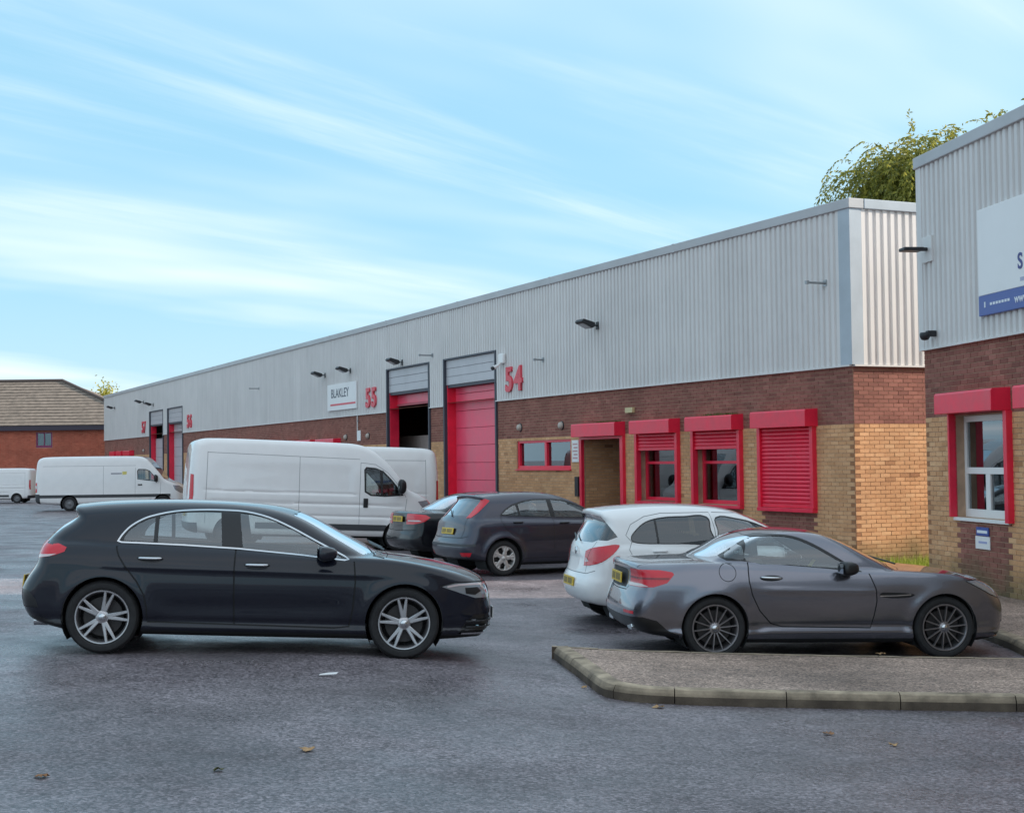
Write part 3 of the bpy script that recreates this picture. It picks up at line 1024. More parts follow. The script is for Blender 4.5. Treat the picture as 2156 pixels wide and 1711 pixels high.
# shuttered windows and entrance canopy of the nearest unit
boxes = [(8.40, 10.60, 2.585, 2.90), (5.97, 7.72, 2.60, 2.90), (3.53, 5.32, 2.605, 2.91), (1.06, 2.87, 2.61, 2.93)]
for i, (t0, t1, h0, h1) in enumerate(boxes):
    sh = empty('roller_shutter'); sh.parent = long_b
    shutter_box(sh, FRONT, t0, t1, h0, h1)
    if i == 0:
        continue
    q = win_holes[i - 1]
    guide(sh, FRONT, q[0] - .05, q[0] + .05, q[2] - .01, h0); guide(sh, FRONT, q[1] - .05, q[1] + .05, q[2] - .01, h0)
    a, b = q[0] + .055, q[1] - .055
    if i == 3:
        slats(sh, FRONT, a, b, 1.13, h0 - .005, .045)
        mb = MB(); FRONT.box(mb, q[0] - .05, q[1] + .05, -.02, .125, q[2] - .085, q[2] - .012); mb.build('sill_rail', M_RED, sh, bevel=.006)
    else:
        slats(sh, FRONT, a, b, 2.28, h0 - .005, .045)
        mb = MB(); FRONT.box(mb, q[0] - .05, q[1] + .05, -.02, .115, q[2] - .075, q[2] - .012); mb.build('sill_rail', M_RED, sh, bevel=.006)
    w = empty('window'); w.parent = long_b
    o0, o1 = -.24, -.16
    h0w, h1w = q[2], q[3]
    tr = 1.95
    frame(w, FRONT, [(q[0], q[1], h0w, h0w + .08), (q[0], q[1], h1w - .08, h1w), (q[0], q[0] + .08, h0w + .081, h1w - .081), (q[1] - .08, q[1], h0w + .081, h1w - .081),
                     (q[0] + .081, q[1] - .081, tr - .03, tr + .03)], o0, o1, M_RED)
    pane(w, FRONT, q[0] + .08, q[1] - .08, h0w + .08, tr - .03, -.20); pane(w, FRONT, q[0] + .08, q[1] - .08, tr + .03, h1w - .08, -.20)
    room(w, FRONT, q[0] + .01, q[1] - .01, h0w, h1w, .28, 2.4, M_ROOM)
    if i < 3:
        mb = MB(); FRONT.box(mb, q[0] + .1, q[1] - .3, -.62, -.58, h0w + .1, h0w + .75); mb.build('monitor', M_BLACK, w, bevel=.01)
        mb = MB(); FRONT.box(mb, q[0] + .02, q[1] - .02, -.9, -.3, h0w + .0, h0w + .05); mb.build('desk', M_BEIGE, w)
        mb = MB(); mb.lathe([(0, 0), (.10, 0), (.13, .08), (.09, .2), (.04, .29), (0, .30)], 10, 'z'); mb.move(FRONT.p(q[0] + .62, -.42, h0w + .05)); mb.build('white_bag', M_WHITE, w, smooth=True)
        mb = MB(); FRONT.box(mb, q[1] - .42, q[1] - .12, -.30, -.29, h0w + .3, h1w - .2); mb.build('blind', M_CURTAIN, w)
# matching shutter housings further along the front
for T, lst in ((UNITS[1][1], (0, 1, 2, 3)), (UNITS[3][1], (0, 1, 2)), (UNITS[2][1], (0, 1, 2, 3))):
    for i in lst:
        a, b = rng(T, boxes[i][0], boxes[i][1])
        sh = empty('roller_shutter'); sh.parent = long_b
        shutter_box(sh, FRONT, a, b, boxes[i][2], boxes[i][3])
        if i:
            slats(sh, FRONT, a + .1, b - .1, 2.3, boxes[i][2] - .005, .045)


def letters(parent, txt, wl_, t, h, size, mat, off, flip, ext=.02, bold=0.0, xscale=1.0, name='lettering', italic=0.0):
    """raised lettering; flip = +1 when the reading direction runs with the wall's d axis, -1 against it"""
    cu = bpy.data.curves.new(name, 'FONT')
    cu.body = txt; cu.size = 1.0; cu.extrude = ext / size; cu.offset = bold; cu.shear = italic
    tmp = bpy.data.objects.new('tmp', cu)
    COL.objects.link(tmp)
    dg = bpy.context.evaluated_depsgraph_get()
    me = bpy.data.meshes.new_from_object(tmp.evaluated_get(dg))
    bpy.data.objects.remove(tmp)
    xs = wl_.d * flip
    M = Matrix(((xs.x * size * xscale, 0, wl_.n.x * size), (xs.y * size * xscale, 0, wl_.n.y * size), (0, size, 0))).to_4x4()
    M.translation = wl_.p(t, off, h)
    me.transform(M)
    me.materials.clear(); me.materials.append(mat)
    me.name = name
    return link(name, me, parent)


def rel_thing(name, label, cat, wl_, base, t, off, h, group=None):
    """a thing fixed to a wall: its Empty stands at the fixing point with the wall's own frame"""
    o = empty(name, LW @ wl_.p(t, off, h) if base is long_b else base.matrix_basis @ wl_.p(t, off, h), 0, label, cat, group)
    o.rotation_euler = (0, 0, base.rotation_euler.z)
    return o


ORIG = Wall((0, 0, 0), (1, 0, 0), (0, 1, 0))
nums = {54: (14.87, 'bold red number 54 on the cladding beside the closed red loading door'),
        55: (26.40, 'bold red number 55 on the cladding beside the half open loading door'),
        56: (54.35, 'small far-off red number 56 right of the pair of distant loading doors'),
        57: (66.50, 'small far-off red number 57 on the cladding near the far end')}
for num, (t, lab) in nums.items():
    e = rel_thing('unit_number', lab, 'number sign', FRONT, long_b, t, .05, 3.92, 'unit numbers on the cladding')
    s = str(num)
    for k, ch in enumerate(s):
        letters(e, ch, ORIG, -k * .60, 0.0, 0.90, M_REDSIGN, .03, -1, .03, 0.03, 1.05, 'digit')

# board with the tenant's name
e = rel_thing('sign_board', 'white sign board lettered BLAKLEY with a red stripe below', 'sign', FRONT, long_b, 30.6, .06, 3.92)
mb = MB(); mb.box((0, 0, 0), (-3.24, .05, .95)); mb.build('board', M_SIGNWHITE, e, bevel=.006)
letters(e, 'BLAKLEY', ORIG, -.42, .46, .46, M_LETTERDARK, .053, -1, .003, .004, 1.12)
mb = MB(); mb.box((-.35, .05, .17), (-3.18, .056, .235)); mb.build('stripe', M_REDSIGN, e)


# ---------------------------------------------------------------- fittings on the long front
def floodlight(wl_, base, t, h, label, reach=0.27, wide=0.38, group='floodlights on the cladding', yaw=0):
    e = rel_thing('floodlight', label, 'floodlight', wl_, base, t, .05, h, group)
    sgn = 1 if wl_.n.y > 0 else -1
    mb = MB(); mb.box((-.06, 0, -.09), (.06, sgn * .02, .09)); mb.tube([(0, sgn * .02, 0), (0, sgn * reach * .5, .02), (0, sgn * reach, .0)], .018, 8)
    mb.build('bracket', M_BLACK, e, bevel=.003)
    mb = MB()
    hw = wide / 2
    pr = [(reach - .12, -.03), (reach - .10, .06), (reach + .20, .14), (reach + .25, .08), (reach + .22, .045), (reach - .04, -.075)]
    n = len(pr)
    for x in (-hw, hw):
        mb.v += [(x, sgn * o, z) for o, z in pr]
    mb.f += [tuple(range(n)), tuple(reversed(range(n, 2 * n)))] + [(i, (i + 1) % n, n + (i + 1) % n, n + i) for i in range(n)]
    hd = mb.build('lamp_head', M_BLACK, e, bevel=.01)
    mb = MB(); mb.quad((-hw + .04, sgn * (reach - .01), -.067), (hw - .04, sgn * (reach - .01), -.067), (hw - .04, sgn * (reach + .20), .030), (-hw + .04, sgn * (reach + .20), .030))
    mb.build('lens', plain('floodlight_lens', (.35, .36, .38), .15), hd)
    return e


for t, h, lab in ((9.6, 5.24, 'large black floodlight high on the cladding above the entrance'),
                  (22.9, 5.22, 'black floodlight above the half open loading door'),
                  (28.1, 5.27, 'black floodlight above the name board, nearer the loading door'),
                  (31.05, 5.27, 'black floodlight above the far end of the name board'),
                  (63.2, 5.44, 'small black floodlight just above the far loading doors'),
                  (66.15, 5.70, 'small black floodlight above the far red number 57'),
                  (75.8, 5.72, 'small black floodlight nearest the far end of the long front')):
    floodlight(FRONT, long_b, t, h, lab)


def wall_spigot(t, h, label, length=.42, drop=False):
    e = rel_thing('wall_bracket', label, 'bracket', FRONT, long_b, t, .05, h, 'bare steel brackets on the cladding')
    mb = MB(); mb.tube([(0, 0, 0), (0, length, .0)], .022, 8); mb.box((-.03, length - .04, -.03), (.03, length + .02, .03)); mb.build('arm', M_STEEL, e)
    mb = MB(); mb.box((-.05, -.01, -.06), (.05, .012, .06)); mb.build('plate', M_STEEL, e)


wall_spigot(0.69, 5.24, 'bare steel bracket near the cladding corner flashing')
wall_spigot(20.30, 5.27, 'bare steel bracket between the two nearer loading doors')
wall_spigot(40.37, 5.24, 'bare steel bracket midway along the far cladding')
wall_spigot(12.60, 4.62, 'short thin steel bracket right of the number 54', .25)

e = rel_thing('security_camera', 'small white security camera beside the number 54', 'camera', FRONT, long_b, 15.05, .05, 4.78)
mb = MB(); mb.box((-.16, 0, -.10), (.16, .10, .17)); mb.build('housing', M_WHITE, e, bevel=.03)
mb = MB(); mb.tube([(0, .08, -.06), (.0, .18, -.16), (0, .30, -.22)], [.035, .04, .06], 10); mb.build('lens_hood', M_WHITE, e, smooth=True)
mb = MB(); mb.tube([(0, .28, -.21), (0, .36, -.25)], .05, 10); mb.build('lens', M_BLACK, e)


def bulkhead(t, h, label):
    e = rel_thing('bulkhead_lamp', label, 'wall lamp', FRONT, long_b, t, .0, h, 'round wall lamps on the brown brick')
    mb = MB(); mb.lathe([(0, .03), (.10, .03), (.115, .02), (.115, 0), (0, 0)], 20, 'y'); mb.build('base', M_BLACK, e, smooth=True, angle=R(40))
    mb = MB(); mb.lathe([(0, .115), (.04, .11), (.08, .085), (.095, .04), (.095, .03)], 20, 'y'); mb.build('diffuser', M_LAMPGLASS, e, smooth=True)


bulkhead(14.11, 2.91, 'round wall lamp on brown brick beside the red loading door')
bulkhead(11.65, 2.90, 'round wall lamp on brown brick left of the red entrance canopy')
bulkhead(26.35, 2.93, 'round wall lamp below the number 55')
bulkhead(28.75, 2.93, 'round wall lamp below the name board')
bulkhead(66.2, 2.85, 'tiny far-off wall lamp beyond the distant loading doors')

for t0, t1, h0, h1, mat, name, lab, cat in (
        (10.72, 11.08, 1.98, 2.52, M_SIGNWHITE, 'notice', 'white notice with faint red print left of the entrance', 'notice'),
        (10.68, 10.86, 1.14, 1.62, M_BLACK, 'letter_box', 'slim black box on the wall left of the entrance', 'box'),
        (7.93, 8.27, 3.10, 3.22, plain('cream_box', (.62, .52, .28), .5), 'junction_box', 'small cream box high on the brown brick above the canopies', 'box'),
        (27.15, 27.52, 2.78, 3.14, M_SIGNWHITE, 'notice', 'small white notice on brown brick under the name board', 'notice')):
    e = rel_thing(name, lab, cat, FRONT, long_b, t0, .012, h0)
    mb = MB(); mb.box((0, 0, 0), (t1 - t0, .02 if name == 'notice' else .07, h1 - h0)); mb.build('panel', mat, e, bevel=.003)
    if t0 == 10.72:
        for r_ in range(5):
            mb = MB(); mb.box((.05, .02, .08 + r_ * .085), (t1 - t0 - .05 - .05 * (r_ % 2), .022, .12 + r_ * .085)); mb.build('faint_print', plain('faint_red_print', (.62, .36, .36), .6), e)
# pale pipe dropping below the name board
e = rel_thing('drain_pipe', 'thin pale pipe running down the brown brick under the name board', 'pipe', FRONT, long_b, 27.4, .05, 3.15)
mb = MB(); mb.tube([(0, 0, 0), (0, 0, .52)], .022, 8); mb.build('pipe', M_WHITEFLASH, e)
mb = MB(); mb.box((-.05, -.045, .3), (.05, .01, .34)); mb.build('clip', M_STEEL, e)
# moss tufts on top of two housings
for k, (ta, tb, lab) in enumerate(((3.7, 4.9, 'green moss growing along the top of the third red housing'), (8.6, 9.7, 'dark moss on top of the red entrance housing'))):
    mb = MB()
    for _ in range(260):
        t = random.uniform(ta, tb); o = random.uniform(.005, .16); a = random.uniform(0, 6.28); hgt = random.uniform(.02, .07) * (1 if k == 0 else .6)
        p = FRONT.p(t, o, 2.915); dx = math.cos(a) * .012; dy = math.sin(a) * .012
        mb.quad((p.x - dx, p.y - dy, p.z), (p.x + dx, p.y + dy, p.z), (p.x + dy * 1.4, p.y - dx * 1.4, p.z + hgt))
    o = mb.build('moss', plain('moss', (.10, .13, .03), .9), None, recalc=False)
    o.matrix_world = LW
    tag(o, lab, 'moss', kind='stuff')
# dark bin standing in the entrance
e = rel_thing('waste_bin', 'dark plastic bin standing in the brick entrance', 'bin', FRONT, long_b, 8.95, -.55, 0.0)
mb = MB(); mb.prism([(-.26, 0), (.26, 0), (.33, .88), (-.33, .88)], -.28, .28); mb.build('body', M_BLACK, e, bevel=.02)
mb = MB(); mb.prism([(-.36, .885), (.36, .885), (.34, .95), (0, .99), (-.34, .95)], -.32, .32); mb.build('lid', plain('bin_lid', (.03, .035, .035), .3), e, bevel=.015)

# ---------------------------------------------------------------- the building on the right
A2 = R(8.5)
RIGHT_C = (6.44, 22.90, 0)
RB_RZ = math.atan2(-math.cos(A2), math.sin(A2))
right_b = empty('brick_building', RIGHT_C, RB_RZ, 'brick building with ribbed cladding and white sign board cut off at the picture edge', 'building')
RW = Matrix.Translation(RIGHT_C) @ Matrix.Rotation(RB_RZ, 4, 'Z')
RF = Wall((0, 0, 0), (1, 0, 0), (0, -1, 0))          # front, t grows towards the camera
RE = Wall((0, 0, 0), (0, 1, 0), (-1, 0, 0))          # far end wall
rwin = [(1.00, 2.68, 1.13, 2.62), (3.62, 5.30, 1.13, 2.62)]


def zone_r(t, h):
    if h > H_SPLIT: return 'brown'
    for q in rwin:
        if q[0] + .1 < t < q[1] and h < q[2]: return 'brown'
    return 'buff'


mb = MB()
backing(mb, RF, 0, 40, -.5, H_CL + .1, rwin)
backing(mb, RE, 0, 16, -.5, H_CL + .1, [])
mb.quad((40, 0, -.5), (40, 16, -.5), (40, 16, 6.6), (40, 0, 6.6)); mb.quad((0, 16, -.5), (40, 16, -.5), (40, 16, 6.6), (0, 16, 6.6))
mb.build('wall', M_MORTAR, right_b)
rbk = []
lay_bricks(rbk, RF, 0, 8, -.15, H_CL, rwin, zone_r, corner=1)
lay_bricks(rbk, RE, 0, 3, -.15, H_CL, [], lambda t, h: 'brown' if h > H_SPLIT else 'buff', corner=1, phase=-BL / 2)
build_bricks(right_b, RW, rbk, 300, lambda b: b[0] is RF and b[1] < 3.4 and b[3] > .2 and not (.9 < b[1] < 2.7 and 2.6 < b[3] < 3.0))
cladding(right_b, RF, 0.10, 40, H_CL + .02, H_FAS + .03)
cladding(right_b, RE, 0.10, 16, H_CL + .02, H_FAS + .03)
mb = MB(); RF.box(mb, -.02, 40, .0, .08, H_CL - .012, H_CL + .018); RE.box(mb, -.02, 16, .0, .079, H_CL - .0125, H_CL + .0175); mb.build('drip_trim', M_WHITEFLASH, right_b)
mb = MB(); RF.box(mb, -.062, .12, 0, .062, H_CL + .02, H_FAS + .02); RE.box(mb, -.060, .12, 0, .060, H_CL + .021, H_FAS + .021); mb.build('corner_flashing', M_CLAD, right_b)
t = -.1
while t < 39:
    mb = MB(); RF.box(mb, t + .004, t + 5.99, -.25, .09, H_FAS, H_ROOF); mb.build('fascia_panel', M_FASCIA, right_b, bevel=.012); t += 6
mb = MB(); RE.box(mb, .26, 16, -.25, .088, H_FAS, H_ROOF); mb.build('fascia_panel', M_FASCIA, right_b, bevel=.012)
mb = MB(); mb.quad((0, .2, 6.6), (40, .2, 6.6), (40, 8, 7.0), (0, 8, 7.0)); mb.quad((0, 8, 7.0), (40, 8, 7.0), (40, 16, 6.6), (0, 16, 6.6)); mb.build('roof', M_FASCIA, right_b)
for q, tb in zip(rwin, (.95, 3.36)):
    sh = empty('roller_shutter'); sh.parent = right_b
    shutter_box(sh, RF, tb, tb + 1.80, 2.65, 2.955)
    guide(sh, RF, q[0] - .05, q[0] + .0, q[2] - .0, 2.648, -.02, .10); guide(sh, RF, q[1] - .0, q[1] + .10, q[2] - .03, 2.648, -.02, .10)
    w = empty('window'); w.parent = right_b
    a, b, c, d = q
    o0, o1 = -.21, -.14
    fw = .075
    tr0, tr1 = 1.765, 1.86
    m0, m1 = a + .66, a + .80
    frame(w, RF, [(a, b, c, c + .12), (a, b, d - .09, d), (a, a + fw, c + .121, d - .091), (b - fw, b, c + .121, d - .091), (a + fw + .001, b - fw - .001, tr0, tr1), (m0, m1, c + .121, tr0 - .001)], o0, o1, M_WHITE)
    frame(w, RF, [(a - .03, b + .0, c - .05, c - .002)], -.2, .045, M_WHITE, 'sill')
    for u0, u1, v0, v1 in ((a + fw, b - fw, tr1, d - .09), (a + fw, m0, c + .12, tr0), (m1, b - fw, c + .12, tr0)):
        pane(w, RF, u0, u1, v0, v1, -.17)
    room(w, RF, a + .01, b - .01, c, d, .28, 2.2, M_ROOM)
    mb = MB(); n = 50
    for i in range(n):
        ua, ub = a + .02 + (b - a - .04) * i / n, a + .02 + (b - a - .04) * (i + 1) / n
        oa, ob = -.27 + .015 * math.sin(i * 1.7), -.27 + .015 * math.sin((i + 1) * 1.7)
        mb.quad(RF.p(ua, oa, c), RF.p(ub, ob, c), RF.p(ub, ob, d), RF.p(ua, oa, d))
    mb.build('blind', M_CURTAIN, w, recalc=False)


def rthing(name, label, cat, t, off, h, group=None):
    o = empty(name, RW @ RF.p(t, off, h), RB_RZ, label, cat, group)
    return o


ORIGR = Wall((0, 0, 0), (1, 0, 0), (0, -1, 0))
e = rthing('sign_board', 'large white sign board with blue band on the ribbed cladding at the picture edge', 'sign', 2.07, .055, 4.0)
mb = MB(); mb.box((0, 0, .285), (3.6, -.05, 1.51)); mb.build('board', M_SIGNWHITE, e, bevel=.006)
mb = MB(); mb.box((0, 0, 0), (3.6, -.05, .283)); bd = mb.build('blue_band', M_SIGNBLUE, e, bevel=.006)
letters(e, 'S', ORIGR, 1.16, .53, .30, M_LETTERBLUE, .052, 1, .004, .02, 1.0)
mb = MB(); mb.box((1.22, -.05, .36), (1.36, -.054, .41)); mb.build('small_print', plain('grey_print', (.45, .46, .6), .5), e)
letters(bd, 'www', ORIGR, 1.05, .085, .17, M_LETTERWHITE, .052, 1, .003, .012, 1.0)
for k in range(7):
    mb = MB(); mb.box((.34 + k * .085, -.05, .128), (.40 + k * .085, -.052, .165)); mb.build('small_print', M_LETTERWHITE, bd)
mb = MB(); mb.box((.17, -.05, .11), (.205, -.053, .19)); mb.build('small_print', M_LETTERWHITE, bd)
e = rthing('notice', 'small blue and white notice on the brown panel below the window', 'notice', 1.63, .012, .70)
mb = MB(); mb.box((0, 0, 0), (.44, -.012, .18)); mb.build('panel', M_SIGNWHITE, e)
mb = MB(); mb.box((.03, 0, .19), (.41, -.012, .31)); bp_ = mb.build('blue_panel', M_SIGNBLUE, e)
mb = MB(); mb.box((.06, -.012, .225), (.37, -.014, .265)); mb.build('faint_print', M_LETTERWHITE, bp_)
mb = MB(); mb.box((.10, -.012, .08), (.36, -.014, .11)); mb.build('faint_print', plain('faint_blue_print', (.35, .38, .62), .5), e)
e = rthing('floodlight', 'dark slim floodlight projecting from the cladding corner above the brick window', 'floodlight', .33, .05, 5.21)
mb = MB(); mb.box((-.17, 0, -.20), (.17, -.03, .20)); mb.build('back_plate', M_WHITEFLASH, e, bevel=.006)
mb = MB(); mb.box((-.04, -.03, -.025), (.04, -.14, .025)); mb.build('bracket', M_BLACK, e, bevel=.006)
mb = MB(); mb.prism([(-.13, -.12), (.13, -.12), (.11, -.44), (-.11, -.44)], -.035, .02, 'z'); mb.build('lamp_head', M_BLACK, e, bevel=.015)
e = rthing('security_camera', 'small dark dome camera at the bottom of the cladding near its corner', 'camera', .51, .05, 3.88)
mb = MB(); mb.box((-.05, 0, -.03), (.05, -.14, .06)); mb.build('bracket', M_BLACK, e, bevel=.008)
mb = MB(); mb.lathe([(0, -.09), (.05, -.08), (.075, -.04), (.08, .0), (.07, .03), (0, .03)], 16, 'z'); mb.move((0, -.17, -.0)); mb.build('dome', M_BLACK, e, smooth=True)

# strip of rough grass in the gap between the two buildings
mb = MB()
for _ in range(7000):
    u = random.uniform(.1, 4.5); o = random.uniform(.02, 1.9 + .35 * u)
    p = LW @ ENDW.p(u, o, 0); a = random.uniform(0, 6.28); h = random.uniform(.10, .34)
    z = gz(p.x, p.y); dx, dy = math.cos(a) * .009, math.sin(a) * .009
    lx, ly = random.uniform(-.06, .06), random.uniform(-.06, .06)
    mb.quad((p.x - dx, p.y - dy, z), (p.x + dx, p.y + dy, z), (p.x + lx, p.y + ly, z + h))
M_GRASS = plain('rough_grass', (.34, .38, .04), .8, noise=.3, nscale=3)
tag(mb.build('grass', M_GRASS, None, recalc=False), 'bright rough grass in the gap beside the end wall', 'grass', kind='stuff')

# ---------------------------------------------------------------- far brick building on the left
FB = (-33.5, 103.0, -.1)
far_b = empty('far_building', FB, 0, 'red brick building with tan tiled roof far off at the left edge', 'building')
FW = Wall((0, 0, 0), (1, 0, 0), (0, -1, 0))
mb = MB()
fh = [(.18, 1.32, 3.40, 4.48)]
X0, X1, EAV, RID = -14.0, 8.3, 4.95, 8.45
backing(mb, FW, X0, X1, -.5, EAV, fh, .3)
mb.quad((X1, 0, -.5), (X1, 14, -.5), (X1, 14, EAV), (X1, 0, EAV))
mb.build('wall', M_MORTAR, far_b)
fbk = []
lay_bricks(fbk, FW, X0, X1, 0, EAV - .3, fh, lambda t, h: 'red')
build_bricks(far_b, Matrix.Translation(FB), fbk, 0)
mb = MB(); FW.box(mb, X0, X1 + .3, .0, .35, EAV - .35, EAV - .02); mb.build('eaves_board', plain('eaves', (.05, .04, .06), .6), far_b)
w = empty('window'); w.parent = far_b
frame(w, FW, [(.18, 1.32, 3.40, 3.56), (.18, 1.32, 4.40, 4.48), (.18, .28, 3.561, 4.399), (1.22, 1.32, 3.561, 4.399), (.72, .78, 3.561, 4.399)], -.12, -.02, plain('maroon_frame', (.22, .03, .10), .5))
pane(w, FW, .28, .72, 3.56, 4.40, -.07); pane(w, FW, .78, 1.22, 3.56, 4.40, -.07)
room(w, FW, .18, 1.32, 3.40, 4.48, .3, 1.5, plain('far_room', (.10, .10, .12), .9))
# roof of overlapping tile courses, hipped at the near end
rf = empty('roof'); rf.parent = far_b
ridge_x = -.1
ncr = 15
for k in range(ncr):
    f0, f1 = k / ncr, (k + 1) / ncr
    y0, y1 = -.4 + 7.4 * f0, -.4 + 7.4 * f1
    z0, z1 = EAV + (RID - EAV) * f0, EAV + (RID - EAV) * f1
    xa, xb = X1 + .3 - (X1 + .3 - ridge_x) * f0, X1 + .3 - (X1 + .3 - ridge_x) * f1
    mb = MB()
    mb.v += [(X0, y0, z0), (xa, y0, z0), (xb, y1 + .1, z1 + .01), (X0, y1 + .1, z1 + .01), (X0, y0, z0 + .025), (xa, y0, z0 + .025), (xb, y1 + .1, z1 + .02), (X0, y1 + .1, z1 + .02)]
    mb.f += [(4, 5, 6, 7), (0, 1, 5, 4), (1, 2, 6, 5)]
    mb.build('tile_course', M_TILE, rf, recalc=False)
mb = MB(); mb.quad((X1 + .3, -.4, EAV), (X1 + .3, 14.4, EAV), (ridge_x, 7.0, RID)); mb.quad((X0, 7, RID), (ridge_x, 7, RID), (X1 + .3, 14.4, EAV), (X0, 14.4, EAV)); mb.build('rear_slope', M_TILE, rf, recalc=False)
mb = MB(); mb.tube([(X0, 7, RID + .03), (ridge_x, 7, RID + .03), (X1 + .3, -.4, EAV + .06)], .13, 8); mb.build('ridge_tile', plain('ridge', (.12, .09, .08), .9), rf)
# low white boundary wall behind the far vans
mb = MB(); mb.box((-48, 93.0, -.3), (-27.0, 93.2, 1.15)); mb.box((-48, 92.95, 1.15), (-27.0, 93.25, 1.23))
tag(mb.build('boundary_wall', plain('white_render', (.62, .6, .6), .8, noise=.1), None), 'low pale wall behind the far white vans', 'wall')


# ---------------------------------------------------------------- trees
def leafmat(name, c0, c1):
    m, nt, b = newmat(name)
    oi = nd(nt, 'NewGeometry')
    cr = nd(nt, 'MixRGB'); cr.inputs['Color1'].default_value = (*c0, 1); cr.inputs['Color2'].default_value = (*c1, 1)
    nt.links.new(oi.outputs['Random Per Island'], cr.inputs['Fac'])
    nt.links.new(cr.outputs[0], b.inputs['Base Color'])
    b.inputs['Roughness'].default_value = .55
    tr = nd(nt, 'BsdfTranslucent'); nt.links.new(cr.outputs[0], tr.inputs['Color'])
    mx = nd(nt, 'MixShader'); mx.inputs[0].default_value = .4
    out = nt.nodes['Material Output']
    nt.links.new(b.outputs[0], mx.inputs[1]); nt.links.new(tr.outputs[0], mx.inputs[2]); nt.links.new(mx.outputs[0], out.inputs['Surface'])
    return m


M_BARK = plain('bark', (.10, .075, .055), .9, noise=.4, nscale=4, bump=.6, bscale=20)
M_WILLOW = leafmat('willow_leaf', (.13, .155, .03), (.38, .345, .06))
M_YELLOWLEAF = leafmat('yellow_leaf', (.22, .22, .02), (.42, .38, .05))


def willow(loc, height, rad, seed, nstr, label, mat, strand=(.8, 2.1)):
    rr = random.Random(seed)
    e = empty('willow_tree', loc, 0, label, 'tree')
    mb = MB()
    tips = []
    top = height * .45
    mb.tube([(0, 0, -.2), (.1, .05, top * .5), (.05, -.1, top)], [.38, .30, .24], 10)
    for k in range(16):
        a = 2 * math.pi * k / 16 + rr.uniform(-.2, .2); rd = rad * rr.uniform(.25, .95); hz = height * rr.uniform(.80, 1.0) - rd * rd / rad * .22
        p0 = Vector((0, 0, top * rr.uniform(.8, 1))); p3 = Vector((math.cos(a) * rd, math.sin(a) * rd, hz))
        pts = [p0.lerp(p3, f) + Vector((0, 0, math.sin(f * math.pi) * .8)) for f in (0, .25, .5, .75, 1)]
        mb.tube(pts, [.14, .11, .08, .05, .02], 7)
        for f in (.35, .5, .65, .8, .92, 1): tips.append(p0.lerp(p3, f) + Vector((0, 0, math.sin(f * math.pi) * .8)))
    mb.build('trunk', M_BARK, e, smooth=True)
    V, F = [], []
    for s in range(nstr):
        b = rr.choice(tips)
        p = b + Vector((rr.gauss(0, .6), rr.gauss(0, .6), rr.gauss(.1, .35)))
        out = Vector((p.x, p.y, 0)); out = out.normalized() if out.length > .1 else Vector((1, 0, 0))
        d = (out * rr.uniform(.1, .55) + Vector((rr.uniform(-.4, .4), rr.uniform(-.4, .4), rr.uniform(.0, .6)))).normalized()
        L = rr.uniform(*strand); n = int(L / .10)
        for i in range(n):
            p = p + d * .10
            d = (d + Vector((rr.uniform(-.06, .06), rr.uniform(-.06, .06), -.21))).normalized()
            for q in range(2):
                sd = Vector((rr.uniform(-1, 1), rr.uniform(-1, 1), rr.uniform(-.8, .2))).normalized()
                w = d.cross(sd).normalized() * .026
                l = (sd * .8 + d * .7).normalized() * rr.uniform(.11, .20)
                n0 = len(V)
                V += [tuple(p), tuple(p + l * .5 + w), tuple(p + l), tuple(p + l * .5 - w)]
                F.append((n0, n0 + 1, n0 + 2, n0 + 3))
    me = bpy.data.meshes.new('crown'); me.from_pydata(V, [], F); me.materials.append(mat)
    link('crown', me, e)
    return e


willow((12.0, 41.5, -.1), 10.45, 1.35, 3, 8200, 'willow tree with yellow green drooping leaves rising behind the roof', M_WILLOW)
willow((15.5, 37.0, -.1), 11.4, 1.5, 11, 900, 'second willow whose branch tips show above the roof at the picture corner', M_WILLOW)


def broadleaf(loc, height, rad, seed, label, mat, n=5200):
    rr = random.Random(seed)
    e = empty('tree', loc, 0, label, 'tree')
    mb = MB(); mb.tube([(0, 0, -.2), (0, 0, height * .5), (.1, 0, height * .8)], [.25, .18, .06], 8)
    for k in range(8):
        a = k * .785; mb.tube([(0, 0, height * .45), (math.cos(a) * rad * .4, math.sin(a) * rad * .4, height * .65), (math.cos(a) * rad * .7, math.sin(a) * rad * .7, height * .75)], [.1, .06, .02], 6)
    mb.build('trunk', M_BARK, e)
    cl = [(Vector((rr.gauss(0, rad * .42), rr.gauss(0, rad * .42), height * .68 + rr.gauss(0, height * .14))), rr.uniform(.35, .8)) for _ in range(26)]
    V, F = [], []
    for _ in range(n):
        c, r_ = rr.choice(cl)
        p = c + Vector((rr.gauss(0, 1), rr.gauss(0, 1), rr.gauss(0, 1))) * r_ * .55
        a = Vector((rr.uniform(-1, 1), rr.uniform(-1, 1), rr.uniform(-1, 1))).normalized() * .11; b = a.orthogonal().normalized() * .07
        n0 = len(V); V += [tuple(p - a), tuple(p + b), tuple(p + a), tuple(p - b)]; F.append((n0, n0 + 1, n0 + 2, n0 + 3))
    me = bpy.data.meshes.new('crown'); me.from_pydata(V, [], F); me.materials.append(mat); link('crown', me, e)


broadleaf((-31.0, 112, -.1), 7.2, 1.2, 5, 'yellowish tree top between the far brick building and the long front', M_YELLOWLEAF)

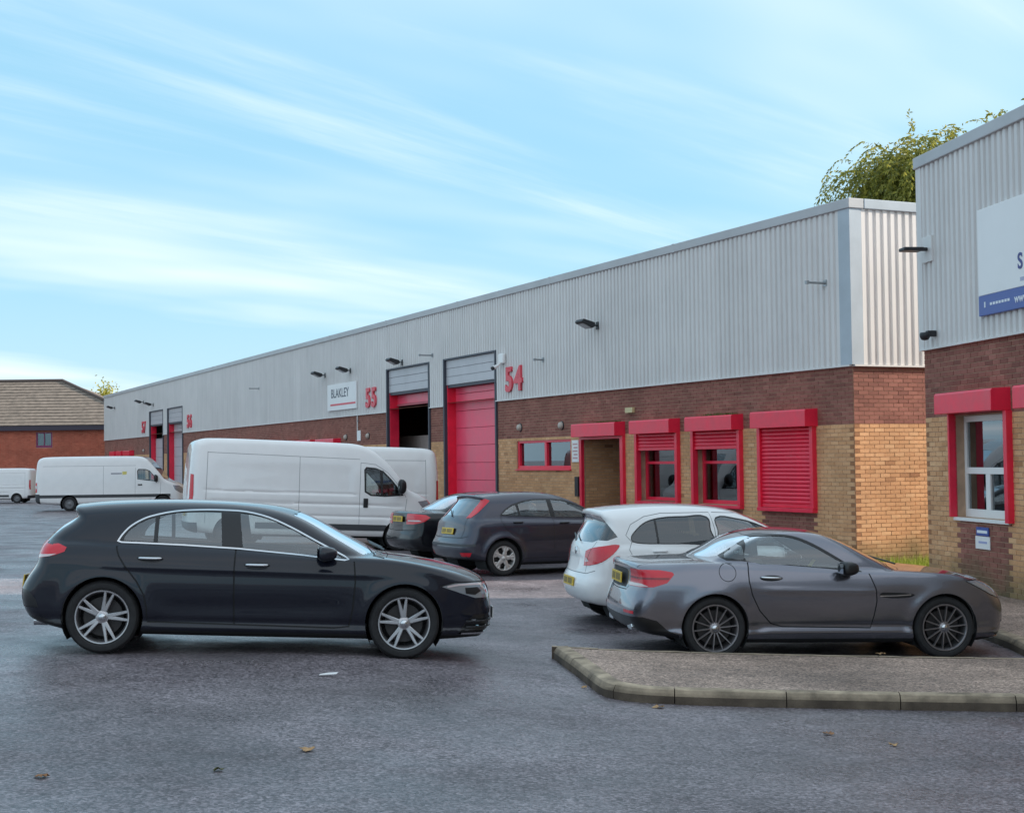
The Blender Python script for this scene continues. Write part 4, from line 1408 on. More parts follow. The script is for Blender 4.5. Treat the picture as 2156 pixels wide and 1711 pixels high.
# ---------------------------------------------------------------- vehicle bodies
def carpaint(name, col, metal=0.0, rough=0.35, dust=.10, mottle=.025):
    if name in MATS: return MATS[name]
    m, nt, b = newmat(name)
    tc = nd(nt, 'TexCoord')
    n1 = nd(nt, 'TexNoise', Scale=3.0, Detail=5.0); nt.links.new(tc.outputs['Object'], n1.inputs['Vector'])
    mr = nd(nt, 'MapRange', From_Min=.3, From_Max=.7, To_Min=1 - mottle, To_Max=1 + mottle); nt.links.new(n1.outputs['Fac'], mr.inputs['Value'])
    mu = nd(nt, 'MixRGB', blend_type='MULTIPLY'); mu.inputs['Fac'].default_value = 1; mu.inputs['Color1'].default_value = (*col, 1)
    nt.links.new(mr.outputs[0], mu.inputs['Color2'])
    # road film: a little dust low on the panels
    sp = nd(nt, 'SeparateXYZ'); nt.links.new(tc.outputs['Object'], sp.inputs[0])
    n2 = nd(nt, 'TexNoise', Scale=9.0, Detail=6.0); nt.links.new(tc.outputs['Object'], n2.inputs['Vector'])
    ma = nd(nt, 'Math', operation='MULTIPLY_ADD'); ma.inputs[1].default_value = .35; nt.links.new(n2.outputs['Fac'], ma.inputs[0]); nt.links.new(sp.outputs['Z'], ma.inputs[2])
    md = nd(nt, 'MapRange', From_Min=.62, From_Max=.30, To_Min=0.0, To_Max=dust); nt.links.new(ma.outputs[0], md.inputs['Value'])
    mx = nd(nt, 'MixRGB'); mx.inputs['Color2'].default_value = (.16, .13, .115, 1)
    nt.links.new(md.outputs[0], mx.inputs['Fac']); nt.links.new(mu.outputs[0], mx.inputs['Color1']); nt.links.new(mx.outputs[0], b.inputs['Base Color'])
    rr = nd(nt, 'MapRange', From_Min=0, From_Max=.35, To_Min=.012, To_Max=.35); nt.links.new(md.outputs[0], rr.inputs['Value'])
    b.inputs['Metallic'].default_value = metal
    b.inputs['Roughness'].default_value = rough
    b.inputs['Coat Weight'].default_value = 1.0
    b.inputs['Coat IOR'].default_value = 1.45
    b.inputs['Specular IOR Level'].default_value = .5 if metal else .12
    nt.links.new(rr.outputs[0], b.inputs['Coat Roughness'])
    MATS[name] = m
    return m


M_CARGLASS = glassmat('car_glass', (.82, .88, .87), 0.0, 1.55, 3.2)
M_DARKGLASS = glassmat('tinted_car_glass', (.16, .19, .20), 0.0, 1.55)
M_CHROME = plain('chrome_trim', (.62, .63, .65), .16, metal=1.0)
M_TRIM = plain('black_trim', (.012, .012, .014), .35)
M_GAP = plain('panel_gap', (.004, .004, .005), .7)
M_TYRE = plain('tyre_rubber', (.018, .017, .018), .8, noise=.3, nscale=12)
M_UNDER = plain('underbody', (.012, .012, .013), .9)
M_LINER = plain('cabin_trim', (.11, .11, .11), .85)
M_SEAT = plain('seat_fabric', (.06, .06, .062), .8)
M_TAIL = plain('tail_lamp_red', (.62, .004, .02), .2, coat=.5)
M_TAILCLEAR = plain('tail_lamp_clear', (.62, .50, .50), .12, coat=1.0)
M_HEADL = plain('headlamp', (.30, .32, .35), .08, coat=1.0, metal=.3)
M_PLATEY = plain('yellow_plate', (.70, .46, .03), .4)
M_PLATEW = plain('white_plate', (.7, .7, .7), .4)
M_DISC = plain('brake_disc', (.05, .045, .045), .5, metal=.5)
M_GREYPLASTIC = plain('grey_plastic', (.05, .052, .058), .6)


def catmull(pts, closed=True, n=8):
    """smooth outline through pts; a point given as (x, z, 0) keeps its corner"""
    m = len(pts); out = []
    P = [np.array(p[:2], float) for p in pts]; sharp = [len(p) > 2 for p in pts]
    for i in range(m if closed else m - 1):
        a, b = P[i], P[(i + 1) % m]
        p0 = a if sharp[i] else P[(i - 1) % m] if (closed or i > 0) else a
        p3 = b if sharp[(i + 1) % m] else P[(i + 2) % m] if (closed or i + 2 < m) else b
        L = np.linalg.norm(b - a) + 1e-9
        t1 = (b - p0); t1 = t1 / (np.linalg.norm(t1) + 1e-9) * L * (1.0 if not sharp[i] else 1.0)
        t2 = (p3 - a); t2 = t2 / (np.linalg.norm(t2) + 1e-9) * L
        for k in range(n):
            s = k / n
            h = (2 * s**3 - 3 * s**2 + 1) * a + (s**3 - 2 * s**2 + s) * t1 + (-2 * s**3 + 3 * s**2) * b + (s**3 - s**2) * t2
            out.append(h)
    if not closed: out.append(P[-1])
    return np.array(out)


def curve1d(pts):
    """monotone-ish smooth 1-D table lookup"""
    xs = np.array([p[0] for p in pts]); ys = np.array([p[1] for p in pts])
    d = np.gradient(ys, xs)
    def f(x):
        x = np.clip(x, xs[0], xs[-1]); i = np.clip(np.searchsorted(xs, x) - 1, 0, len(xs) - 2)
        h = xs[i + 1] - xs[i]; s = (x - xs[i]) / h
        return ((2 * s**3 - 3 * s**2 + 1) * ys[i] + (s**3 - 2 * s**2 + s) * h * d[i] + (-2 * s**3 + 3 * s**2) * ys[i + 1] + (s**3 - s**2) * h * d[i + 1])
    return f


def smax(a, b, k):
    h = np.maximum(k - np.abs(a - b), 0) / k
    return np.maximum(a, b) + h * h * k * .25


def smin(a, b, k):
    return -smax(-a, -b, k)


def sst(a, b, x):
    t = np.clip((x - a) / (b - a), 0, 1)
    return t * t * (3 - 2 * t)


class Sdf2:
    """signed distance to a closed outline, sampled on a grid"""
    def __init__(self, pts, res=.0125, pad=.35, blur=1):
        P = catmull(pts, True, 6)
        self.res = res
        self.o = P.min(0) - pad
        n = np.ceil((P.max(0) + pad - self.o) / res).astype(int) + 1
        gx_, gz_ = np.meshgrid(self.o[0] + np.arange(n[0]) * res, self.o[1] + np.arange(n[1]) * res, indexing='ij')
        q = np.stack([gx_, gz_], -1).reshape(-1, 2)
        best = np.full(len(q), 1e9); ins = np.zeros(len(q), bool)
        A, B = P, np.roll(P, -1, 0)
        for a, b in zip(A, B):
            ab = b - a; l2 = ab @ ab
            if l2 < 1e-12: continue
            w = q - a
            t = np.clip((w @ ab) / l2, 0, 1)
            d = w - t[:, None] * ab
            best = np.minimum(best, (d * d).sum(1))
            c = (a[1] > q[:, 1]) != (b[1] > q[:, 1])
            if abs(b[1] - a[1]) > 1e-12:
                ins ^= c & (q[:, 0] < (b[0] - a[0]) * (q[:, 1] - a[1]) / (b[1] - a[1]) + a[0])
        g = (np.sqrt(best) * np.where(ins, -1, 1)).reshape(n)
        for _ in range(blur):
            g[1:-1, :] = (g[:-2, :] + 2 * g[1:-1, :] + g[2:, :]) / 4
            g[:, 1:-1] = (g[:, :-2] + 2 * g[:, 1:-1] + g[:, 2:]) / 4
        self.g, self.n = g, n

    def __call__(self, x, z):
        u = np.clip((x - self.o[0]) / self.res, 0, self.n[0] - 1.001); v = np.clip((z - self.o[1]) / self.res, 0, self.n[1] - 1.001)
        i = u.astype(int); j = v.astype(int); s = u - i; t = v - j
        g = self.g
        return (g[i, j] * (1 - s) + g[i + 1, j] * s) * (1 - t) + (g[i, j + 1] * (1 - s) + g[i + 1, j + 1] * s) * t


def body_field(sp):
    L = sp['L']
    low = Sdf2(sp['low']); cab = Sdf2(sp['cab']) if sp.get('cab') else None
    plan, sect = curve1d(sp['plan']), curve1d(sp['sect'])
    cabw = curve1d(sp['cabw']) if cab else None
    cabplan = curve1d(sp['cabplan']) if cab else None
    arches = sp['arches']; flare = sp.get('flare', .016)
    bf, br = sp.get('bulge_f', .16), sp.get('bulge_r', .10)
    kf = sp.get('k', (.05, .13))
    W0 = sp['W']
    feats = sp.get('feats', [])
    cc, bc = sp.get('cab_crown', .055), sp.get('cab_bulge', .13)
    lc = sp.get('low_crown', .045)

    def f(x, y, z):
        y = np.abs(y)
        r = np.minimum(y / W0, 1.15)
        xe = x + sst(L - 1.3, L - .1, x) * bf * r**2.4 - sst(1.1, .1, x) * br * r**2.6
        W = plan(x) - sect(z)
        for ax, az, ar in arches:
            d = np.hypot(x - ax, z - az) - ar
            W = W + flare * np.exp(-(d / .075)**2) * sst(.15, .35, z + .05)
        for ft in feats:
            W = W + ft(x, z)
        k = kf[0] + (kf[1] - kf[0]) * np.maximum(sst(L - .75, L - .2, x), sst(.6, .15, x))
        a = smax(low(xe, z + lc * r**2 * sst(.45, .8, z)), y - W, k)
        if cab is None: return a
        rc = np.minimum(y / .72, 1.2)
        xm = sp['cab_mid']
        xc = x + np.where(x > xm, sst(xm, xm + .7, x) * bc * rc**2, -sst(xm, xm - .7, x) * sp.get('cab_bulge_r', .08) * rc**2)
        Wc = cabw(z) + cabplan(x)
        b = smax(cab(xc, z + cc * rc**2), (y - Wc) * .93, sp.get('cab_k', .10))
        return smin(a, b, sp.get('blend', .03))
    return f


def surface_net(f, lo, hi, h):
    n = [int(math.ceil((hi[i] - lo[i]) / h)) + 1 for i in range(3)]
    ax = [lo[i] + np.arange(n[i]) * h for i in range(3)]
    X, Y, Z = np.meshgrid(*ax, indexing='ij')
    v = f(X.ravel(), Y.ravel(), Z.ravel()).reshape(n)
    s = v < 0
    c = np.zeros([m - 1 for m in n], int)
    for i in (0, 1):
        for j in (0, 1):
            for k in (0, 1):
                c += s[i:n[0] - 1 + i, j:n[1] - 1 + j, k:n[2] - 1 + k]
    act = (c > 0) & (c < 8)
    idx = -np.ones(act.shape, int); ijk = np.argwhere(act); idx[act] = np.arange(len(ijk))
    P = np.array(lo) + (ijk + .5) * h
    acc = np.zeros((len(ijk), 3)); cnt = np.zeros(len(ijk))
    I = ijk.T
    cor = [(i, j, k) for i in (0, 1) for j in (0, 1) for k in (0, 1)]
    for a in cor:
        for d in range(3):
            if a[d]: continue
            b = list(a); b[d] = 1
            va = v[I[0] + a[0], I[1] + a[1], I[2] + a[2]]; vb = v[I[0] + b[0], I[1] + b[1], I[2] + b[2]]
            m = (va < 0) != (vb < 0)
            t = np.where(m, va / np.where(m, va - vb, 1), 0)
            p = np.array(a, float)[None].repeat(len(ijk), 0); p[:, d] = t
            acc[m] += p[m]; cnt[m] += 1
    P = np.array(lo) + (ijk + acc / cnt[:, None]) * h
    for _ in range(4):
        fv = f(*P.T); g = grad(f, P, .004)
        P = P - np.clip(fv, -h, h)[:, None] * g / np.maximum((g * g).sum(1), .3)[:, None] * .9
    Q = []
    for d in range(3):
        e = [slice(0, n[i] - 1) if i == d else slice(1, n[i] - 1) for i in range(3)]
        e2 = list(e); e2[d] = slice(1, n[d])
        ch = np.argwhere(s[tuple(e)] != s[tuple(e2)])
        fl = s[tuple(e)][tuple(ch.T)]
        base = ch + np.array([0 if i == d else 1 for i in range(3)])
        u, w = (d + 1) % 3, (d + 2) % 3
        def cell(du, dw):
            q = base.copy(); q[:, u] += du; q[:, w] += dw
            return idx[tuple(q.T)]
        q = np.stack([cell(-1, -1), cell(0, -1), cell(0, 0), cell(-1, 0)], 1)
        q[~fl] = q[~fl][:, ::-1]
        Q.append(q)
    return P, np.concatenate(Q)


def grad(f, P, e=.01):
    g = np.zeros_like(P)
    for d in range(3):
        o = np.zeros(3); o[d] = e
        g[:, d] = (f(*(P + o).T) - f(*(P - o).T)) / (2 * e)
    return g


AXI = {'xz': (0, 2), 'yz': (1, 2), 'xy': (0, 1)}


def in_poly(p, poly):
    c = False; x, y = p; j = len(poly) - 1
    for i in range(len(poly)):
        a, b = poly[i], poly[j]
        if (a[1] > y) != (b[1] > y) and x < (b[0] - a[0]) * (y - a[1]) / (b[1] - a[1]) + a[0]:
            c = not c
        j = i
    return c


def cut_region(bm, lay, rid, axes, poly, filt, only=None):
    i, j = AXI[axes]
    poly = [(float(p[0]), float(p[1])) for p in poly]
    x0, x1 = min(p[0] for p in poly), max(p[0] for p in poly); y0, y1 = min(p[1] for p in poly), max(p[1] for p in poly)
    bb = {}
    def box(f):
        b = bb.get(f)
        if b is None:
            xs = [v.co[i] for v in f.verts]; ys = [v.co[j] for v in f.verts]
            b = bb[f] = (min(xs), max(xs), min(ys), max(ys))
        return b
    cand = set()
    for f in bm.faces:
        if not filt(f): continue
        if only is not None and f[lay] not in only: continue
        b = box(f)
        if b[0] <= x1 and b[1] >= x0 and b[2] <= y1 and b[3] >= y0: cand.add(f)
    m = len(poly)
    for k in range(m):
        p, q = poly[k], poly[(k + 1) % m]
        dx, dy = q[0] - p[0], q[1] - p[1]
        if abs(dx) + abs(dy) < 1e-6: continue
        ex0, ex1, ey0, ey1 = min(p[0], q[0]) - 1e-4, max(p[0], q[0]) + 1e-4, min(p[1], q[1]) - 1e-4, max(p[1], q[1]) + 1e-4
        sub = []
        for f in cand:
            b = box(f)
            if b[0] <= ex1 and b[1] >= ex0 and b[2] <= ey1 and b[3] >= ey0:
                # does the line pass through the box?
                s = [dx * (yy - p[1]) - dy * (xx - p[0]) for xx in b[:2] for yy in b[2:]]
                if min(s) < 0 < max(s): sub.append(f)
        if not sub: continue
        es = {e for f in sub for e in f.edges}; vs = {v for f in sub for v in f.verts}
        co = [0, 0, 0]; no = [0, 0, 0]
        co[i], co[j] = p; no[i], no[j] = -dy, dx
        r = bmesh.ops.bisect_plane(bm, geom=sub + list(es) + list(vs), dist=1e-6, plane_co=co, plane_no=no)
        for f in sub:
            bb.pop(f, None); cand.discard(f)
        for g in r['geom']:
            if isinstance(g, bmesh.types.BMFace) and g.is_valid:
                g.normal_update(); bb.pop(g, None); cand.add(g)
    for f in cand:
        c = f.calc_center_median()
        if in_poly((c[i], c[j]), poly): f[lay] = rid


def strip(line, w):
    """thin closed strip round an open polyline"""
    P = [np.array(p, float) for p in line]
    Lf, Rt = [], []
    for k, p in enumerate(P):
        d = P[min(k + 1, len(P) - 1)] - P[max(k - 1, 0)]
        d = d / (np.linalg.norm(d) + 1e-9); n = np.array([-d[1], d[0]]) * w
        Lf.append(p + n); Rt.append(p - n)
    return [tuple(p) for p in Lf + Rt[::-1]]


def grow(poly, w):
    """outline moved outwards by w (counter or clockwise alike)"""
    P = np.array([p[:2] for p in poly], float)
    A = 0.5 * np.sum(P[:, 0] * np.roll(P[:, 1], -1) - np.roll(P[:, 0], -1) * P[:, 1])
    s = 1 if A > 0 else -1
    out = []
    for k in range(len(P)):
        a, b, c = P[k - 1], P[k], P[(k + 1) % len(P)]
        d1 = (b - a) / (np.linalg.norm(b - a) + 1e-9); d2 = (c - b) / (np.linalg.norm(c - b) + 1e-9)
        n1 = np.array([d1[1], -d1[0]]); n2 = np.array([d2[1], -d2[0]])
        n = n1 + n2; q = n @ n1
        n = n / max(q, .5)
        out.append(tuple(b + s * n * w))
    return out


def F_side(f): return f.normal.y > .22 and f.calc_center_median().y > .25
def F_rear(f): return f.normal.x < -.10
def F_front(f): return f.normal.x > .10
def F_top(f): return f.normal.z > .35
def F_any(f): return True
def F_yout(y0): return lambda f: f.calc_center_median().y > y0


def make_body(sp, root):
    """build the shell, cut it into panels, panes and lamps, mirror, and hang the parts on root"""
    f = body_field(sp)
    h = sp.get('res', .03)
    P, Q = surface_net(f, (sp.get('xmin', -.12), -2.5 * h, .05), (sp['L'] + .12, sp['W'] + .14, sp['H'] + .1), h)
    bm = bmesh.new()
    vs = [bm.verts.new(p) for p in P]
    for q in Q:
        try: bm.faces.new([vs[i] for i in q])
        except ValueError: pass
    bmesh.ops.bisect_plane(bm, geom=bm.verts[:] + bm.edges[:] + bm.faces[:], dist=1e-6, plane_co=(0, 0, 0), plane_no=(0, 1, 0), clear_inner=True)
    bm.normal_update()
    if sum(fc.normal.z * fc.calc_center_median().z for fc in bm.faces if fc.calc_center_median().z > sp['H'] * .8) < 0:
        bmesh.ops.reverse_faces(bm, faces=bm.faces[:])
        bm.normal_update()
    lay = bm.faces.layers.int.new('reg')
    regs = [dict(part='body', mat=sp['paint'])]
    for fc in bm.faces:
        fc[lay] = 0
    def reg(part, mat, **kw):
        regs.append(dict(part=part, mat=mat, **kw)); return len(regs) - 1
    r_under = reg('underbody', M_UNDER)
    zu = sp.get('under_z', min(q[1] for q in sp['low']) + .045)
    cut_region(bm, lay, r_under, 'xz', [(-1, -1), (sp['L'] + 1, -1), (sp['L'] + 1, zu), (-1, zu)], F_any)
    r_hole = reg(None, None)
    names = {'body': 0}
    for it in sp['regions']:
        key = it.get('key', it['part'])
        if key not in names or it.get('new'):
            names[key] = reg(it['part'], it['mat'], off=it.get('off', 0), split=it.get('split', False), new=it.get('new'), label=it.get('label'))
        only = None if 'only' not in it else {names[k] for k in it['only'] if k in names}
        cut_region(bm, lay, names[key], it['ax'], it['poly'], it['filt'], only)
    for ax, az, ar in arches_of(sp):
        circ = [(ax + ar * math.cos(a), az + ar * math.sin(a)) for a in np.linspace(0, 2 * math.pi, 40, endpoint=False)]
        cut_region(bm, lay, r_hole, 'xz', circ, F_yout(.42))
    bm.verts.ensure_lookup_table()
    coords = np.array([v.co[:] for v in bm.verts])
    for i, v in enumerate(bm.verts): v.index = i
    G = grad(f, coords, .009); G /= np.maximum(np.linalg.norm(G, axis=1), 1e-6)[:, None]
    G[np.abs(coords[:, 1]) < 1e-4, 1] = 0
    faces = {}
    for fc in bm.faces: faces.setdefault(fc[lay], []).append([v.index for v in fc.verts])
    bm.free()
    made = {}

    def emit(name, mat, fl, off, side, normals=True, flip=False):
        used = np.unique(np.concatenate([np.array(q) for q in fl]))
        mp = {int(u): i for i, u in enumerate(used)}
        p = coords[used] + G[used] * off; g = G[used]
        ff = [[mp[i] for i in q] for q in fl]
        V, N, FF = [], [], []
        if side >= 0: V.append(p); N.append(g); FF += ff
        if side <= 0:
            base = len(p) if side == 0 else 0
            s = np.array([1, -1, 1])
            if side == 0:
                onc = {i for i in range(len(p)) if abs(coords[used[i], 1]) < 1e-4}
            else: onc = set()
            V.append(p * s); N.append(g * s)
            FF += [[(i if i in onc else i + base) for i in reversed(q)] for q in ff]
        V = np.concatenate(V); N = np.concatenate(N)
        me = bpy.data.meshes.new(name)
        me.from_pydata(V.tolist(), [], FF)
        me.materials.append(mat)
        me.shade_smooth()
        me.normals_split_custom_set_from_vertices([tuple(x) for x in N])
        return link(name, me, root)

    shell = []
    for rid, rg in enumerate(regs):
        if rid not in faces or rg['part'] is None: continue
        fl = faces[rid]
        if rg['mat'] is sp['paint'] : shell += fl
        if rg.get('split'):
            made.setdefault(rg['part'], []).append((emit(rg['part'], rg['mat'], fl, rg.get('off', 0), 1), emit(rg['part'], rg['mat'], fl, rg.get('off', 0), -1)))
        else:
            made.setdefault(rg['part'], []).append(emit(rg['part'], rg['mat'], fl, rg.get('off', 0), 0))
    if sp.get('liner', True):
        emit('interior_lining', sp.get('liner_mat', M_LINER), shell, -.035, 0)
    # wheel housings
    for ax, az, ar in arches_of(sp):
        for s in (1, -1):
            mb = MB(); n = 24; r_ = ar + .004
            y0, y1 = .40, float(curve1d(sp['plan'])(np.array(ax))) - .03
            a = [R(-35 + 250 * k / n) for k in range(n + 1)]
            for q in a: mb.v += [(ax + r_ * math.cos(q), s * y0, az + r_ * math.sin(q)), (ax + r_ * math.cos(q), s * y1, az + r_ * math.sin(q))]
            for k in range(n): mb.f.append((2 * k, 2 * k + 1, 2 * k + 3, 2 * k + 2))
            mb.f.append(tuple(2 * k for k in range(n + 1)))
            mb.build('wheel_arch_liner', M_UNDER, root, recalc=False)
    return made, f


def arches_of(sp):
    return [(a[0], a[1], a[2]) for a in sp['arches']]


def side_y(f, x, z, y0=1.1):
    """where the body side is at (x, z)"""
    ys = np.linspace(y0, .1, 400)
    v = f(np.full(400, x), ys, np.full(400, z))
    k = np.argmax(v < 0)
    return float(ys[k])


# ---------------------------------------------------------------- wheels
def spoke(mb, ang, r0, r1, w0, w1, y0, y1, depth, skew=0.0):
    """a tapering bar from the hub to the rim in the wheel plane (x, z); y is the axle, outboard is -y"""
    c, s = math.cos(ang), math.sin(ang)
    n0 = len(mb.v)
    for (r_, w, yy, sk) in ((r0, w0, y0, 0), ((r0 + r1) / 2, (w0 + w1) / 2, (y0 * .45 + y1 * .55), skew / 2), (r1, w1, y1, skew)):
        for (t, dy) in ((-w / 2 + sk, depth), (-w / 2 + sk, .006), (-w * .3 + sk, 0), (w * .3 + sk, 0), (w / 2 + sk, .006), (w / 2 + sk, depth)):
            mb.v.append((c * r_ - s * t, yy + dy, s * r_ + c * t))
    for k in range(2):
        for i in range(6):
            j = (i + 1) % 6
            mb.f.append((n0 + k * 6 + i, n0 + k * 6 + j, n0 + k * 6 + 6 + j, n0 + k * 6 + 6 + i))
    mb.f.append(tuple(n0 + i for i in range(6))); mb.f.append(tuple(n0 + 12 + i for i in reversed(range(6))))


_wheel_cache = {}


def wheel_meshes(kind, Rt, Rr, wd, rim_mat):
    key = (kind, Rt, Rr, wd, rim_mat.name)
    if key in _wheel_cache: return _wheel_cache[key]
    out = []
    mb = MB()
    sw = Rt - Rr
    mb.lathe([(Rr - .012, .03), (Rr + .004, .006), (Rr + sw * .35, -.008), (Rr + sw * .72, -.004), (Rt - .014, .012), (Rt - .004, .026), (Rt, .045), (Rt, .06), (Rt - .006, .064), (Rt - .006, .07), (Rt, .074), (Rt, wd - .074), (Rt - .006, wd - .07), (Rt - .006, wd - .064), (Rt, wd - .06),
              (Rt, wd - .045), (Rt - .014, wd - .012), (Rr + sw * .6, wd), (Rr, wd - .03)], 56, 'y')
    out.append(('tyre', mb.mesh('tyre', M_TYRE, smooth=True, angle=R(38))))
    mb = MB()
    # barrel and lip
    mb.lathe([(Rr + .006, .006), (Rr + .002, -.001), (Rr - .008, .0), (Rr - .016, .010), (Rr - .022, .03), (Rr - .03, .10), (Rr - .03, wd - .03), (Rr - .005, wd - .02)], 56, 'y')
    R1 = Rr - .012
    if kind == 'double5':
        for k in range(5):
            a = math.pi / 2 + k * 2 * math.pi / 5
            for s in (-1, 1):
                spoke(mb, a + s * .115, .055, R1, .040, .024, .012, .004, .03, s * .012)
    elif kind == 'multi':
        for k in range(14):
            spoke(mb, math.pi / 2 + k * 2 * math.pi / 14, .05, R1, .017, .013, .016, .003, .03)
    elif kind == 'web5':
        for k in range(5):
            a = math.pi / 2 + k * 2 * math.pi / 5
            spoke(mb, a, .05, R1, .085, .045, .010, .006, .03)
            for s in (-1, 1):
                spoke(mb, a + s * .20, .13, R1, .02, .055, .012, .006, .028, s * .02)
    elif kind == 'five':
        for k in range(5): spoke(mb, math.pi / 2 + k * 2 * math.pi / 5, .05, R1, .085, .06, .012, .006, .03)
    else:  # pressed steel
        n = 40
        mb.lathe([(.0, .02), (.06, .02), (.075, .035), (.12, .05), (Rr - .06, .03), (Rr - .02, .045)], 40, 'y')
    mb.lathe([(0, .012), (.030, .012), (.036, .016), (.058, .02), (.064, .035), (.064, .08)], 28, 'y')
    out.append(('rim', mb.mesh('rim', rim_mat, smooth=True, angle=R(32))))
    mb = MB(); mb.lathe([(0, .004), (.030, .006), (.033, .014)], 20, 'y')
    out.append(('hub_cap', mb.mesh('hub_cap', M_CHROME if kind in ('double5', 'multi') else rim_mat, smooth=True)))
    mb = MB(); mb.lathe([(.06, .085), (Rr * .74, .085), (Rr * .74, .11), (.06, .11)], 40, 'y')
    out.append(('brake_disc', mb.mesh('brake_disc', M_DISC)))
    mb = MB(); mb.lathe([(Rr - .03, .14), (0, .14)], 32, 'y')  # added dark disc standing in for the shade behind the spokes
    out.append(('inner_shadow_plate', mb.mesh('shade_disc', M_UNDER)))
    _wheel_cache[key] = out
    return out


def add_wheels(root, sp):
    ms = wheel_meshes(sp['wheel'], sp['Rt'], sp['Rr'], sp.get('tyre_w', .215), sp['rim_mat'])
    for k, (ax, az, _) in enumerate(arches_of(sp)):
        for s in (1, -1):
            w = empty('wheel'); w.parent = root
            w.location = (ax, s * sp['track'], sp['Rt'])
            w.rotation_euler = (0, sp.get('spin', .35) + k * .9, 0) if s < 0 else (0, k * .5, math.pi)
            for nm, me in ms:
                link('shade_disc' if nm == 'inner_shadow_plate' else nm, me, w)


# ---------------------------------------------------------------- cabin furniture and small parts
def rounded(mb, pts, y0, y1):
    mb.prism(pts, y0, y1)


def add_interior(root, sp):
    fx, rx, zf = sp['seat_f'], sp.get('seat_r'), sp.get('floor', .32)
    for s in (1, -1):
        mb = MB()
        mb.prism([(fx - .02, zf + .02), (fx + .52, zf + .06), (fx + .54, zf + .16), (fx + .45, zf + .20), (fx, zf + .17)], s * .37 - .25, s * .37 + .25)
        mb.prism([(fx - .02, zf + .15), (fx + .10, zf + .17), (fx - .06, zf + .74), (fx - .17, zf + .74), (fx - .16, zf + .5)], s * .37 - .235, s * .37 + .235)
        mb.prism([(fx - .14, zf + .78), (fx - .07, zf + .78), (fx - .09, zf + .96), (fx - .18, zf + .96)], s * .37 - .13, s * .37 + .13)
        mb.tube([(fx - .11, s * .37 - .05, zf + .7), (fx - .11, s * .37 - .05, zf + .82)], .008, 6); mb.tube([(fx - .11, s * .37 + .05, zf + .7), (fx - .11, s * .37 + .05, zf + .82)], .008, 6)
        mb.build('front_seat', sp.get('seat_mat', M_SEAT), root, bevel=.025, smooth=True, angle=R(60))
    if rx:
        mb = MB()
        mb.prism([(rx, zf + .04), (rx + .48, zf + .04), (rx + .48, zf + .18), (rx, zf + .17)], -.60, .60)
        mb.prism([(rx, zf + .15), (rx + .12, zf + .15), (rx - .10, zf + .68), (rx - .22, zf + .68)], -.60, .60)
        for s in (-.38, .38): mb.prism([(rx - .17, zf + .70), (rx - .10, zf + .70), (rx - .12, zf + .85), (rx - .20, zf + .85)], s - .12, s + .12)
        mb.build('rear_seat', sp.get('seat_mat', M_SEAT), root, bevel=.025, smooth=True, angle=R(60))
    dx, dz = sp['dash']
    mb = MB(); mb.prism([(dx, dz - .28), (dx + .08, dz), (dx + .35, dz + .02), (dx + .62, dz - .02), (dx + .62, dz - .3)], -.64, .64)
    mb.build('dashboard', M_SEAT, root, bevel=.02)
    mb = MB(); n, m_ = 24, 8
    for i in range(n):
        a = 2 * math.pi * i / n
        for j in range(m_):
            b = 2 * math.pi * j / m_; rr_ = .185 + .015 * math.cos(b)
            mb.v.append((.015 * math.sin(b), rr_ * math.cos(a), rr_ * math.sin(a)))
    for i in range(n):
        for j in range(m_):
            mb.f.append((i * m_ + j, ((i + 1) % n) * m_ + j, ((i + 1) % n) * m_ + (j + 1) % m_, i * m_ + (j + 1) % m_))
    mb.box((-.02, -.17, -.02), (.02, .17, .02)); mb.box((-.02, -.02, -.17), (.02, .02, 0))
    o = mb.build('steering_wheel', M_TRIM, root, smooth=True, angle=R(50)); o.location = (dx - .14, -.37, dz - .08); o.rotation_euler = (0, R(-22), 0)
    mb = MB(); mb.box((sp['floor_x'][0], -.66, zf - .04), (sp['floor_x'][1], .66, zf)); mb.build('cabin_floor', M_LINER, root)


def handle(parent, f, x0, x1, z, mat, z1=None, cup=True):
    z1 = z if z1 is None else z1
    for s in (1, -1):
        pa = parent[0] if s > 0 else parent[1]
        mb = MB(); n = 8; pts = []; rad = []
        for k in range(n + 1):
            u = k / n; x = x0 + (x1 - x0) * u; zz = z + (z1 - z) * u
            y = side_y(f, x, zz) + .006 + .030 * math.sin(math.pi * min(1, max(0, u)))**.5
            pts.append((x, s * y, zz)); rad.append(.013 if 0 < k < n else .008)
        mb.tube(pts, rad, 8)
        h = mb.build('handle', mat, pa, smooth=True)
        if cup:
            mb = MB(); xm, zm = (x0 + x1) / 2, (z + z1) / 2
            ring = []
            for k in range(16):
                a = 2 * math.pi * k / 16; xx, zz = xm + (x1 - x0) * .52 * math.cos(a), zm - .004 + .030 * math.sin(a)
                ring.append((xx, s * (side_y(f, xx, zz) + .003), zz))
            mb.v += ring; mb.f.append(tuple(range(16)))
            mb.build('handle_recess', M_TRIM, pa, recalc=False)


